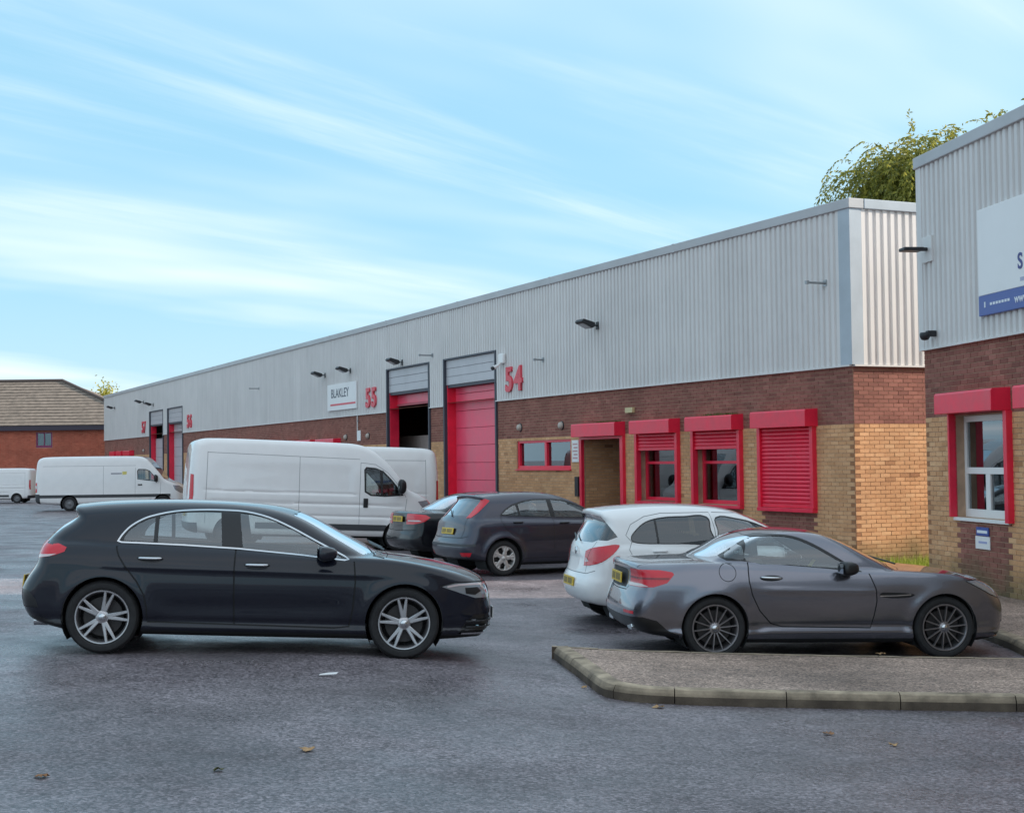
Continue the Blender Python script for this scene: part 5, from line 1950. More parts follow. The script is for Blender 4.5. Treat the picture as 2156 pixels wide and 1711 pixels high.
def mirror(root, f, x, z, mat, w=.24, hgt=.15, reach=.20, y=None):
    y0 = side_y(f, x, z - .02) if y is None else y
    for s in (1, -1):
        e = empty('door_mirror'); e.parent = root
        mb = MB(); nu, nv = 16, 10
        for i in range(nu):
            a = 2 * math.pi * i / nu
            for j in range(nv + 1):
                b = math.pi * j / nv - math.pi / 2
                cx_ = math.copysign(abs(math.cos(b))**.6, math.cos(b))
                dx = math.cos(a) * cx_ * .075 * (1.9 if math.cos(a) > 0 else .6); dz = math.copysign(abs(math.sin(a))**.7, math.sin(a)) * cx_ * hgt / 2
                dy = math.copysign(abs(math.sin(b))**.7, math.sin(b)) * w / 2
                mb.v.append((dx, dy, dz * (1 - .12 * dy / w)))
        for i in range(nu):
            for j in range(nv):
                mb.f.append((i * (nv + 1) + j, ((i + 1) % nu) * (nv + 1) + j, ((i + 1) % nu) * (nv + 1) + j + 1, i * (nv + 1) + j + 1))
        o = mb.build('mirror_shell', mat, e, smooth=True)
        o.location = (x, s * (y0 + reach - w / 2 + .04), z); o.rotation_euler = (0, 0, s * -.12)
        mb = MB(); mb.quad((-.044, -.085, -.05), (-.044, .085, -.05), (-.044, .085, .05), (-.044, -.085, .05)); g = mb.build('mirror_glass', M_CHROME, e, recalc=False); g.location = o.location
        mb = MB(); mb.tube([(x + .03, s * (y0 - .02), z - hgt * .55), (x + .02, s * (y0 + reach * .35), z - hgt * .35)], [.035, .03], 8); mb.build('mirror_arm', M_TRIM, e, smooth=True)


def plate(root, x, z, y, mat, tilt=0.0, name='number_plate', face=-1):
    mb = MB(); mb.box((-.006, -.26, -.056), (.006, .26, .056)); o = mb.build(name, mat, root, bevel=.003)
    o.location = (x, y, z); o.rotation_euler = (0, tilt, 0)
    u = -.20
    for k in range(7):
        w = .045
        mb = MB(); mb.box((face * .0062, u, -.035), (face * .0078, u + w, .035)); c = mb.build('faint_print', plain('plate_print', (.22, .16, .05), .5), o)
        u += w + .014 + (.03 if k == 3 else 0)
    return o


def place_vehicle(root, x, y, yaw, sp, extra_pitch=0.0):
    """stand a vehicle on the ground: the origin of its frame is on the ground under its rear bumper"""
    c, s = math.cos(yaw), math.sin(yaw)
    pts = []
    for ax, az, _ in arches_of(sp):
        for q in (1, -1):
            px, py = x + c * ax - s * q * .75, y + s * ax + c * q * .75
            pts.append((ax, q * .75, gz(px, py)))
    A = np.array([[1, p[0], p[1]] for p in pts]); b = np.array([p[2] for p in pts])
    k, *_ = np.linalg.lstsq(A, b, rcond=None)
    root.matrix_world = Matrix.Translation((x, y, float(k[0]))) @ Matrix.Rotation(yaw, 4, 'Z') @ Matrix.Rotation(-math.atan(k[1]) + extra_pitch, 4, 'Y') @ Matrix.Rotation(math.atan(k[2]), 4, 'X')

# ---------------------------------------------------------------- black hatchback in the foreground
def spec_black_hatch():
    L, W, H = 4.42, .90, 1.44
    low = [(.42, .20, 0), (.10, .29), (.012, .42), (.0, .55), (.05, .68), (.115, .80), (.15, .93), (.20, 1.00), (.34, 1.025), (.8, 1.015), (1.83, .995), (2.6, .965), (3.2, .955), (3.42, .945),
           (3.75, .905), (4.04, .848), (4.24, .785), (4.345, .715), (4.395, .60), (4.42, .42), (4.405, .28), (4.33, .20, 0), (3.9, .175), (1.2, .175)]
    cab = [(.17, .90, 0), (.20, 1.02), (.30, 1.13), (.46, 1.255), (.43, 1.322), (.50, 1.342), (.75, 1.373), (1.2, 1.40), (1.6, 1.408), (2.0, 1.40), (2.35, 1.368), (2.62, 1.295), (2.95, 1.135), (3.25, .985), (3.40, .90, 0), (3.2, .7, 0), (.4, .7, 0)]
    dlo_top = [(.918, 1.018), (.945, 1.065), (1.004, 1.135), (1.08, 1.19), (1.176, 1.236), (1.392, 1.288), (1.62, 1.308), (1.823, 1.312), (2.038, 1.304), (2.254, 1.258), (2.47, 1.170), (2.685, 1.062), (2.9, .955), (3.0, .904)]
    dlo_bot = [(2.97, .902), (2.5, .943), (2.0, .980), (1.5, 1.000), (1.1, 1.008), (.94, 1.010)]
    dlo = [tuple(p) for p in catmull(dlo_top, False, 3)] + dlo_bot

    def top_between(x0, x1):
        return [p for p in [tuple(q) for q in catmull(dlo_top, False, 3)] if x0 < p[0] < x1]
    def zt(x): return float(np.interp(x, [p[0] for p in dlo_top], [p[1] for p in dlo_top]))
    def zb(x): return float(np.interp(x, [p[0] for p in dlo_bot[::-1]], [p[1] for p in dlo_bot[::-1]]))
    def win(x0, x1, sl0=0, sl1=0, m=.006):
        return [(x0, zb(x0) + m)] + [(x0 + sl0, zt(x0 + sl0) - m)] + [(p[0], p[1] - m) for p in top_between(x0 + sl0 + .01, x1 + sl1 - .01)] + [(x1 + sl1, zt(x1 + sl1) - m), (x1, zb(x1) + m)]
    quarter = [(.955, 1.02), (.965, 1.06), (1.004, 1.118), (1.08, 1.178), (1.176, 1.226), (1.225, 1.238), (1.225, 1.014)]
    rear_w = win(1.262, 1.845, 0, -.03)
    front_w = [(2.035, zb(2.035) + .006), (1.99, zt(1.99) - .006)] + [(p[0], p[1] - .008) for p in top_between(2.0, 2.93)] + [(2.95, .915)]
    # thin out
    paint = carpaint('black_blue_paint', (.005, .0065, .015), .0, .4, dust=.025)
    g = .007
    fd = [(1.974, .985), (1.968, .80), (1.975, .55), (1.985, .29), (2.9, .275), (3.03, .29), (3.06, .45), (3.075, .70), (3.055, .88)]
    rd = [(.93, 1.0), (.905, .95), (.93, .88), (1.0, .78), (1.10, .66), (1.17, .54), (1.20, .42), (1.21, .30), (1.985, .29), (1.975, .55), (1.968, .80), (1.974, .985)]
    tail = [(.05, .985), (.20, 1.0), (.36, .985), (.46, .945), (.445, .905), (.35, .868), (.20, .838), (.05, .835)]
    head = [(3.88, .672), (4.0, .705), (4.2, .712), (4.45, .70), (4.45, .575), (4.2, .572), (4.06, .615)]
    S = dict(L=L, W=W, H=H, low=low, cab=cab, cab_mid=1.7, paint=paint, res=.027,
             plan=[(-.1, .70), (0, .765), (.2, .845), (.5, .885), (.9, .902), (1.6, .905), (2.6, .903), (3.4, .895), (3.8, .872), (4.1, .815), (4.3, .735), (4.45, .64), (4.6, .55)],
             sect=[(0, .13), (.17, .085), (.21, .045), (.255, .022), (.29, .040), (.36, .022), (.50, .006), (.62, .0), (.74, .004), (.82, .010), (.87, .024), (.93, .050), (1.0, .085), (1.1, .16), (1.3, .3)],
             cabw=[(.6, .86), (.95, .812), (1.0, .80), (1.1, .765), (1.2, .722), (1.3, .665), (1.36, .61), (1.45, .52), (1.6, .4)],
             cabplan=[(0, -.10), (.3, -.06), (.7, -.015), (1.3, .0), (2.2, .0), (2.8, -.015), (3.3, -.04), (4, -.06)],
             arches=[(.81, .33, .362), (3.539, .33, .362)], bulge_f=.18, bulge_r=.13, k=(.045, .11),
             feats=[lambda x, z: .013 * np.exp(-((z - (.80 - .012 * x)) / .024)**2) * sst(.5, 1.0, x) * sst(3.6, 3.0, x),
                    lambda x, z: -.014 * np.exp(-((z - (.40 + .02 * x)) / .085)**2) * sst(1.2, 1.5, x) * sst(3.1, 2.8, x)],
             wheel='double5', Rt=.328, Rr=.238, tyre_w=.225, track=.885, spin=.25,
             rim_mat=plain('diamond_cut_alloy', (.47, .45, .46), .28, metal=.85, noise=.1, nscale=9),
             seat_f=2.02, seat_r=1.05, dash=(2.72, .90), floor_x=(.9, 3.2), floor=.30)
    rg = []
    def add(part, mat, ax, poly, filt, **kw): rg.append(dict(part=part, mat=mat, ax=ax, poly=poly, filt=filt, **kw))
    side_low = lambda f: f.normal.y > .22 and f.calc_center_median().y > .25
    add('door', paint, 'xz', rd, side_low, key='rd', split=True)
    add('door', paint, 'xz', fd, side_low, key='fd', split=True)
    for line in ([(1.974, .99), (1.968, .80), (1.975, .55), (1.985, .285)], [(1.985, .285), (2.9, .272), (3.03, .288), (3.06, .45), (3.075, .70), (3.058, .885)],
                 [(.905, .97), (.905, .95), (.93, .88), (1.0, .78), (1.10, .66), (1.17, .54), (1.20, .42), (1.21, .295), (1.985, .285)]):
        add('panel_gap', M_GAP, 'xz', strip(line, g), side_low, off=-.004)
    add('window_surround', M_CHROME, 'xz', grow(dlo, .014), F_side, split=True, off=.003)
    add('pillar_trim', M_TRIM, 'xz', dlo, F_side, split=True)
    for k, w_ in enumerate((quarter, rear_w, front_w)):
        add('side_window', M_CARGLASS, 'xz', w_, F_side, key='w%d' % k, split=True, off=-.005)
    add('windscreen', M_CARGLASS, 'yz', [(-.05, .955), (.60, .935), (.655, .945), (.63, 1.02), (.515, 1.315), (.46, 1.352), (.25, 1.372), (-.05, 1.376)], lambda f: f.normal.x > .3 and f.calc_center_median().x > 2.2, off=-.004)
    add('rear_window', M_DARKGLASS, 'yz', [(-.05, 1.06), (.50, 1.055), (.60, 1.075), (.56, 1.21), (.50, 1.265), (-.05, 1.285)], lambda f: f.normal.x < -.3 and f.calc_center_median().x < .7, off=-.004)
    add('tail_lamp', M_TAIL, 'xz', tail, lambda f: f.calc_center_median().x < .6 and f.calc_center_median().y > .40 and f.normal.z < .8, split=True, off=.002)
    add('headlamp', M_HEADL, 'xz', head, lambda f: f.calc_center_median().x > 3.7 and f.calc_center_median().y > .36, split=True, off=.001)
    add('daytime_light', M_TAILCLEAR, 'xz', strip([(3.93, .672), (4.04, .692), (4.2, .698), (4.4, .690)], .008), lambda f: f.calc_center_median().x > 3.7 and f.calc_center_median().y > .36, split=True, off=.004)
    add('lamp_projector', M_TRIM, 'xz', [(4.10, .665), (4.22, .672), (4.26, .635), (4.2, .60), (4.11, .61)], lambda f: f.calc_center_median().x > 3.7 and f.calc_center_median().y > .36, split=True, off=.003)
    add('tail_lamp_lens', M_TAILCLEAR, 'xz', [(.05, .865), (.30, .878), (.38, .885), (.32, .862), (.20, .842), (.05, .84)], lambda f: f.calc_center_median().x < .6 and f.calc_center_median().y > .40 and f.normal.z < .8, split=True, off=.004)
    add('panel_gap', M_GAP, 'xz', strip([(3.86, .672), (4.0, .712), (4.2, .72), (4.42, .708)], .005), lambda f: f.calc_center_median().x > 3.7 and f.calc_center_median().y > .36, off=-.003)
    add('grille', M_TRIM, 'yz', [(-.05, .66), (.34, .655), (.44, .60), (.36, .45), (-.05, .44)], lambda f: f.normal.x > .2 and f.calc_center_median().x > 4.0, off=-.012)
    add('air_intake', M_TRIM, 'xz', [(4.05, .235), (4.13, .36), (4.20, .415), (4.46, .43), (4.46, .235)], lambda f: f.calc_center_median().x > 3.9 and f.calc_center_median().y > .50, split=True, off=-.01)
    for z in (.30, .355):
        add('intake_fin', M_GREYPLASTIC, 'xz', strip([(4.12, z), (4.25, z + .006), (4.46, z + .012)], .007), lambda f: f.calc_center_median().x > 3.9 and f.calc_center_median().y > .50, split=True, off=.012)
    add('front_splitter', M_CHROME, 'xz', strip([(4.08, .238), (4.28, .242), (4.46, .25)], .008), lambda f: f.calc_center_median().x > 3.9 and f.calc_center_median().y > .3, off=.004)
    add('bumper_vent', M_TRIM, 'xz', [(-.05, .57), (.14, .55), (.215, .47), (.24, .40), (.10, .40), (-.05, .44)], lambda f: f.calc_center_median().x < .4 and f.calc_center_median().y > .55, split=True, off=-.006)
    add('rear_diffuser', M_TRIM, 'xz', [(-.1, .33), (.25, .315), (.45, .27), (.45, .15), (-.1, .15)], lambda f: f.calc_center_median().x < .6, off=.0)
    add('panel_gap', M_GAP, 'xy', strip([(3.38, .0), (3.38, .45), (3.36, .70), (3.5, .765), (3.8, .745), (4.1, .66), (4.26, .5), (4.315, .25), (4.33, 0)], .004), lambda f: f.normal.z > .3 and f.calc_center_median().x > 3.2, off=-.004)
    S['regions'] = rg
    return S


def build_black_hatch():
    root = empty('car', (0, 0, 0), 0, 'black hatchback with silver star-spoke wheels parked nearest the camera', 'car', 'cars parked in the yard')
    S = spec_black_hatch()
    made, f = make_body(S, root)
    add_wheels(root, S); add_interior(root, S)
    rd, fd = made['door'][0], made['door'][1]
    handle(rd, f, 1.10, 1.325, .868, M_CHROME); handle(fd, f, 2.06, 2.285, .832, M_CHROME)
    mirror(root, f, 2.76, .955, S['paint'], w=.25, hgt=.135, reach=.235)
    plate(root, -.012, .60, 0, M_PLATEY, .1); plate(root, 4.432, .40, 0, M_PLATEW, 0, face=1)
    for s in (1, -1):
        mb = MB(); mb.tube([(.15, s * .5, .255), (.27, s * .5, .255)], [.045, .045], 14); mb.build('exhaust_tip', M_CHROME, root, smooth=True, angle=R(50))
    for s in (.1, -.45):
        mb = MB(); mb.tube([(3.35, s, .985), (3.22, s + .45, 1.035)], .010, 6); mb.build('wiper', M_TRIM, root)
    return root, S

def sm(poly, n=3):
    return [tuple(p) for p in catmull(poly, True, n)]


class Regs(list):
    def add(self, part, mat, ax, poly, filt, **kw):
        self.append(dict(part=part, mat=mat, ax=ax, poly=poly, filt=filt, **kw))


def xlo(x1, y0=0.0): return lambda f: f.calc_center_median().x < x1 and f.calc_center_median().y > y0
def xhi(x1, y0=0.0): return lambda f: f.calc_center_median().x > x1 and f.calc_center_median().y > y0
def rearf(x1, nx=-.25): return lambda f: f.normal.x < nx and f.calc_center_median().x < x1
def frontf(x1, nx=.25): return lambda f: f.normal.x > nx and f.calc_center_median().x > x1


# ---------------------------------------------------------------- grey two-seater
def spec_grey_coupe():
    L, W, H = 4.07, .905, 1.30
    paint = carpaint('selenite_grey_paint', (.185, .183, .215), .8, .22)
    low = [(.36, .21, 0), (.02, .27), (-.085, .38), (-.10, .50), (-.07, .62), (-.025, .74), (-.015, .86), (-.025, .945), (.02, .972), (.26, .985), (.75, 1.0), (1.2, .985), (2.0, .945), (2.6, .925), (2.95, .915),
           (3.3, .898), (3.58, .862), (3.82, .795), (3.965, .70), (4.04, .58), (4.07, .43), (4.05, .28), (3.98, .19, 0), (3.7, .165), (1.1, .165)]
    cab = [(.60, .90, 0), (.70, .99), (.92, 1.10), (1.12, 1.20), (1.35, 1.272), (1.6, 1.302), (1.85, 1.302), (2.08, 1.272), (2.32, 1.19), (2.58, 1.065), (2.85, .935), (2.95, .86, 0), (2.7, .6, 0), (.8, .6, 0)]
    dw = sm([(1.155, .998), (1.168, 1.15), (1.20, 1.205), (1.33, 1.244), (1.50, 1.25), (1.66, 1.232), (1.80, 1.185), (1.95, 1.108), (2.10, 1.018), (2.24, .930), (2.10, .928), (1.6, .962)])
    qw = sm([(.935, 1.035), (1.03, 1.11), (1.115, 1.165), (1.13, 1.10), (1.125, 1.012), (1.0, 1.022)])
    dlo = sm([(.90, 1.03), (1.02, 1.125), (1.16, 1.222), (1.33, 1.262), (1.52, 1.267), (1.68, 1.25), (1.83, 1.20), (1.98, 1.122), (2.14, 1.025), (2.30, .925), (2.36, .89), (2.0, .922), (1.5, .962), (1.1, .995)])
    g = Regs()
    door = [(1.165, .985), (1.15, .90), (1.15, .80), (1.18, .66), (1.26, .50), (1.38, .37), (1.5, .335), (2.44, .32), (2.475, .45), (2.50, .60), (2.49, .72), (2.43, .875)]
    side_low = F_side
    g.add('door', paint, 'xz', door, side_low, key='fd', split=True)
    g.add('panel_gap', M_GAP, 'xz', strip(door, .006), side_low, off=-.004)
    fcab = lambda f: f.normal.y > .02 and f.calc_center_median().y > .3 and f.calc_center_median().z > .86
    g.add('pillar_trim', M_TRIM, 'xz', dlo, fcab, split=True, off=.001)
    g.add('side_window', M_CARGLASS, 'xz', dw, fcab, key='w0', split=True, off=-.004)
    g.add('side_window', M_DARKGLASS, 'xz', qw, fcab, key='w1', split=True, off=-.004)
    g.add('panel_gap', M_GAP, 'xz', strip([(1.12, 1.255), (1.13, 1.34)], .004), lambda f: f.calc_center_median().z > 1.1 and f.calc_center_median().y > .2, off=-.003)
    g.add('windscreen', M_CARGLASS, 'yz', [(-.05, .95), (.60, .935), (.66, .935), (.62, 1.01), (.52, 1.20), (.47, 1.235), (-.05, 1.255)], frontf(1.9, .3), off=-.004)
    g.add('rear_window', M_CARGLASS, 'yz', [(-.05, 1.015), (.46, 1.02), (.55, 1.04), (.50, 1.18), (.45, 1.235), (-.05, 1.255)], rearf(1.45, -.2), off=-.003)
    tail = [(-.25, .895), (.06, .905), (.24, .903), (.36, .885), (.375, .862), (.30, .78), (.16, .735), (-.25, .715)]
    g.add('tail_lamp', M_TAIL, 'xz', tail, xlo(.6, .46), split=True, off=.003)
    g.add('tail_lamp_lens', M_TAILCLEAR, 'xz', [(-.25, .76), (.06, .765), (.12, .738), (-.25, .722)], xlo(.6, .44), split=True, off=.004)
    g.add('tail_lamp_band', plain('tail_lamp_dark', (.22, .003, .012), .2, coat=.5), 'xz', [(-.25, .825), (.33, .830), (.32, .812), (-.25, .805)], xlo(.6, .47), split=True, off=.005)
    g.add('boot_recess', M_GREYPLASTIC, 'yz', [(-.05, .895), (.34, .89), (.385, .87), (.36, .70), (-.05, .69)], rearf(.4, -.1), off=-.008)
    g.add('panel_gap', M_GAP, 'yz', strip([(-.02, .672), (.40, .68), (.44, .72)], .004), rearf(.4, -.1), off=-.004)
    g.add('panel_gap', M_GAP, 'xy', strip([(-.03, .66), (.26, .655), (.60, .62), (.66, .50), (.66, 0)], .004), lambda f: f.normal.z > .3 and f.calc_center_median().x < .9 and f.calc_center_median().z > .9, off=-.004)
    g.add('rear_diffuser', M_TRIM, 'xz', [(-.25, .42), (.06, .43), (.20, .395), (.31, .30), (.43, .25), (.43, .12), (-.25, .12)], xlo(.6), off=0)
    g.add('bumper_reflector', M_TAIL, 'xz', [(-.25, .485), (.05, .485), (.055, .455), (-.25, .455)], lambda f: f.calc_center_median().x < .3 and .50 < f.calc_center_median().y < .72, split=True, off=.003)
    head = [(3.46, .80), (3.62, .805), (3.80, .77), (3.96, .69), (4.03, .62), (3.92, .60), (3.76, .655), (3.62, .725)]
    g.add('headlamp', M_HEADL, 'xz', head, xhi(3.3, .36), split=True, off=.002)
    g.add('panel_gap', M_GAP, 'xz', strip(head + [head[0]], .004), xhi(3.3, .36), off=-.003)
    g.add('side_vent', M_TRIM, 'xz', sm([(2.53, .668), (2.62, .685), (2.86, .672), (2.90, .655), (2.80, .628), (2.58, .632)]), F_side, split=True, off=-.008)
    g.add('vent_blade', M_CHROME, 'xz', strip([(2.53, .648), (2.70, .652), (2.86, .662)], .006), F_side, split=True, off=.008)
    g.add('fuel_flap_gap', M_GAP, 'xz', strip([(.93 + .088 * math.cos(a), .885 + .088 * math.sin(a)) for a in np.linspace(0, 2 * math.pi, 22)], .0032), lambda f: F_side(f), off=-.003)
    g.add('grille', M_TRIM, 'yz', [(-.05, .58), (.36, .57), (.46, .50), (.38, .42), (-.05, .41)], frontf(3.7, .2), off=-.012)
    g.add('air_intake', M_TRIM, 'yz', [(-.05, .34), (.50, .34), (.66, .38), (.64, .24), (-.05, .23)], frontf(3.7, .2), off=-.01)
    g.add('front_splitter', M_CHROME, 'xz', strip([(3.80, .20), (3.95, .205), (4.2, .215)], .010), xhi(3.7, .35), off=.006)
    g.add('panel_gap', M_GAP, 'xy', strip([(2.86, 0), (2.86, .5), (2.80, .68), (3.0, .735), (3.3, .72), (3.6, .66), (3.85, .5), (3.98, .25), (4.0, 0)], .004), lambda f: f.normal.z > .3 and f.calc_center_median().x > 2.6, off=-.004)
    return dict(L=L, W=W, H=H, low=low, cab=cab, cab_mid=1.6, paint=paint, res=.026, regions=g, cab_bulge_r=.10, cab_k=.055, cab_crown=.035,
                xmin=-.24, plan=[(-.2, .72), (-.1, .775), (.1, .85), (.45, .89), (.82, .905), (1.3, .893), (2.2, .885), (2.8, .892), (3.2, .897), (3.55, .865), (3.83, .78), (3.98, .70), (4.13, .60), (4.4, .5)],
                sect=[(0, .13), (.16, .085), (.21, .045), (.26, .022), (.31, .036), (.40, .022), (.55, .003), (.66, .0), (.74, .004), (.80, .016), (.88, .045), (.95, .085), (1.02, .14), (1.2, .3)],
                cabw=[(.6, .85), (.9, .80), (.98, .775), (1.1, .715), (1.2, .655), (1.26, .615), (1.35, .54), (1.5, .4)],
                cabplan=[(.4, -.16), (.8, -.085), (1.15, -.012), (1.35, 0), (1.9, 0), (2.4, -.01), (2.8, -.03), (3.4, -.05)],
                arches=[(.80, .325, .350), (3.232, .325, .350)], low_crown=.032, bulge_f=.22, bulge_r=.12, k=(.05, .14), flare=.014,
                feats=[lambda x, z: .009 * np.exp(-((z - (.735 - .02 * x)) / .03)**2) * sst(1.1, 1.5, x) * sst(2.7, 2.3, x),
                       lambda x, z: .012 * np.exp(-((z - .30) / .03)**2) * sst(1.15, 1.4, x) * sst(2.95, 2.7, x)],
                wheel='multi', Rt=.322, Rr=.238, tyre_w=.235, track=.885, spin=.1,
                rim_mat=plain('bright_dark_alloy', (.30, .28, .29), .3, metal=.8, noise=.1, nscale=9),
                seat_f=1.42, seat_r=None, dash=(2.05, .86), floor_x=(1.0, 2.7), floor=.26)


def build_grey_coupe():
    root = empty('car', (0, 0, 0), 0, 'grey two-seat sports coupe with thin-spoked wheels behind the kerbed island', 'car', 'cars parked in the yard')
    S = spec_grey_coupe()
    made, f = make_body(S, root)
    add_wheels(root, S); add_interior(root, S)
    handle(made['door'][0], f, 1.27, 1.50, .838, M_CHROME, .828)
    mirror(root, f, 2.13, .935, M_TRIM, w=.22, hgt=.145, reach=.225)
    plate(root, -.055, .79, 0, M_PLATEY, .05)
    for s in (1, -1):
        mb = MB(); mb.prism([(-.10, -.035), (.10, -.035), (.12, 0), (.10, .035), (-.10, .035), (-.12, 0)], -.02, .12, 'x'); o = mb.build('exhaust_tip', M_CHROME, root, bevel=.008); o.location = (.0, s * .52, .315)
    # parking papers on the dashboard
    mb = MB(); mb.quad((1.86, -.50, .90), (1.86, -.62, .90), (1.94, -.62, 1.0), (1.94, -.50, 1.0)); mb.build('yellow_paper', plain('yellow_paper', (.75, .66, .2), .7), root, recalc=False)
    for s in (.1, -.45):
        mb = MB(); mb.tube([(2.86, s, .95), (2.72, s + .42, 1.005)], .010, 6); mb.build('wiper', M_TRIM, root)
    return root, S

# ---------------------------------------------------------------- white small hatchback
def spec_white_hatch():
    L, W, H = 4.0, .868, 1.488
    paint = carpaint('white_paint', (.84, .82, .81), 0, .35)
    low = [(.36, .23, 0), (.08, .30), (.0, .42), (.0, .56), (.045, .66), (.075, .80), (.10, .95), (.16, 1.02), (.5, 1.03), (1.2, 1.01), (2.0, .985), (2.8, .965), (3.05, .95), (3.3, .90), (3.6, .80), (3.82, .68), (3.94, .55), (4.0, .42), (3.97, .28), (3.88, .21, 0), (3.4, .185), (1.0, .185)]
    cab = [(.09, .85, 0), (.12, 1.0), (.17, 1.12), (.26, 1.29), (.235, 1.405), (.30, 1.43), (.6, 1.465), (1.05, 1.488), (1.45, 1.485), (1.8, 1.46), (2.1, 1.40), (2.45, 1.265), (2.8, 1.09), (3.05, .95), (3.12, .85, 0), (3.0, .6, 0), (.3, .6, 0)]
    rw = sm([(.60, 1.075), (.67, 1.18), (.80, 1.275), (1.0, 1.325), (1.30, 1.34), (1.575, 1.335), (1.60, 1.18), (1.625, 1.035), (1.3, 1.025), (.95, 1.025), (.68, 1.035)], 4)
    fw = sm([(1.72, 1.03), (1.705, 1.18), (1.70, 1.325), (1.95, 1.315), (2.2, 1.255), (2.45, 1.15), (2.72, 1.01), (2.4, 1.0), (2.0, 1.015)], 4)
    g = Regs()
    fd = [(1.665, 1.0), (1.655, .8), (1.665, .30), (2.6, .285), (2.72, .35), (2.76, .6), (2.75, .85), (2.73, .98)]
    rd = [(.60, 1.04), (.56, .95), (.62, .82), (.80, .70), (.94, .58), (1.0, .45), (1.02, .30), (1.665, .30), (1.655, .8), (1.665, 1.0)]
    g.add('door', paint, 'xz', rd, F_side, key='rd', split=True); g.add('door', paint, 'xz', fd, F_side, key='fd', split=True)
    grey = plain('pale_gap', (.16, .165, .175), .7)
    for ln in (rd + [rd[0]], fd + [fd[0]], [(.60, 1.04), (.53, 1.12), (.60, 1.25), (.78, 1.345), (1.0, 1.385), (1.62, 1.395), (1.66, 1.2), (1.665, 1.0)], [(1.66, 1.395), (2.0, 1.385), (2.3, 1.29), (2.6, 1.13), (2.78, 1.0)]):
        g.add('panel_gap', grey, 'xz', strip(ln, .0035), F_side, off=-.003)
    g.add('window_seal', M_TRIM, 'xz', grow(rw, .012), F_side, key='s0', split=True); g.add('window_seal', M_TRIM, 'xz', grow(fw, .012), F_side, key='s1', split=True)
    g.add('side_window', M_DARKGLASS, 'xz', rw, F_side, key='w0', split=True, off=-.004); g.add('side_window', M_CARGLASS, 'xz', fw, F_side, key='w1', split=True, off=-.004)
    g.add('window_seal', M_TRIM, 'xz', strip([(.93, 1.02), (.91, 1.32)], .012), F_side, key='s2', split=True)
    g.add('windscreen', M_CARGLASS, 'yz', [(-.05, .99), (.58, .98), (.63, .985), (.60, 1.08), (.52, 1.33), (.46, 1.385), (-.05, 1.41)], frontf(1.9, .3), off=-.004)
    g.add('rear_window', M_DARKGLASS, 'yz', [(-.05, 1.02), (.50, 1.025), (.62, 1.06), (.665, 1.10), (.58, 1.27), (.50, 1.345), (-.05, 1.365)], rearf(.5, -.3), off=-.004)
    g.add('rear_window_wrap', M_DARKGLASS, 'xz', [(.10, 1.06), (.30, 1.055), (.43, 1.10), (.36, 1.20), (.28, 1.34), (.20, 1.33)], lambda f: f.calc_center_median().x < .5 and f.calc_center_median().y > .55, split=True, off=.0)
    g.add('tail_lamp', M_TAIL, 'xz', sm([(.03, .74), (.08, .86), (.15, .955), (.26, .99), (.44, 1.005), (.41, .95), (.32, .87), (.20, .79)], 4), xlo(.6, .42), split=True, off=.006)
    g.add('tail_lamp_lens', M_TAILCLEAR, 'xz', [(.0, .845), (.10, .86), (.12, .80), (.06, .745), (0, .745)], xlo(.2, .44), split=True, off=.008)
    for ln in ([(0, .645), (.55, .65), (.72, .69)], [(.60, 1.04), (.50, .80), (.50, .66)]):
        g.add('panel_gap', grey, 'yz', strip(ln, .004), rearf(.4, -.15), off=-.003)
    g.add('headlamp', M_HEADL, 'xz', [(3.2, .86), (3.5, .84), (3.8, .72), (3.9, .60), (3.7, .62), (3.45, .72)], xhi(3.1, .35), split=True, off=.002)
    g.add('rear_skirt', M_GREYPLASTIC, 'xz', [(-.1, .30), (.36, .27), (.36, .1), (-.1, .1)], xlo(.5), off=0)
    return dict(L=L, W=W, H=H, low=low, cab=cab, cab_mid=1.5, paint=paint, res=.03, regions=g,
                plan=[(-.1, .68), (0, .74), (.2, .82), (.5, .855), (.9, .868), (2.0, .870), (3.0, .862), (3.4, .835), (3.7, .76), (3.9, .66), (4.1, .5)],
                sect=[(0, .13), (.18, .08), (.25, .035), (.35, .015), (.5, .002), (.65, 0), (.8, .006), (.9, .024), (.98, .05), (1.05, .085), (1.2, .2)],
                cabw=[(.6, .84), (.98, .795), (1.05, .78), (1.2, .725), (1.33, .66), (1.42, .58), (1.5, .5), (1.6, .4)],
                cabplan=[(0, -.07), (.3, -.03), (.7, 0), (2.2, 0), (2.6, -.02), (3.1, -.05)],
                arches=[(.667, .315, .345), (3.178, .315, .345)], bulge_f=.2, bulge_r=.14, k=(.05, .15), flare=.018,
                wheel='five', Rt=.305, Rr=.20, tyre_w=.195, track=.855, rim_mat=plain('silver_alloy', (.45, .45, .46), .35, metal=.8),
                seat_f=1.72, seat_r=.85, dash=(2.42, .94), floor_x=(.7, 2.9), floor=.34)


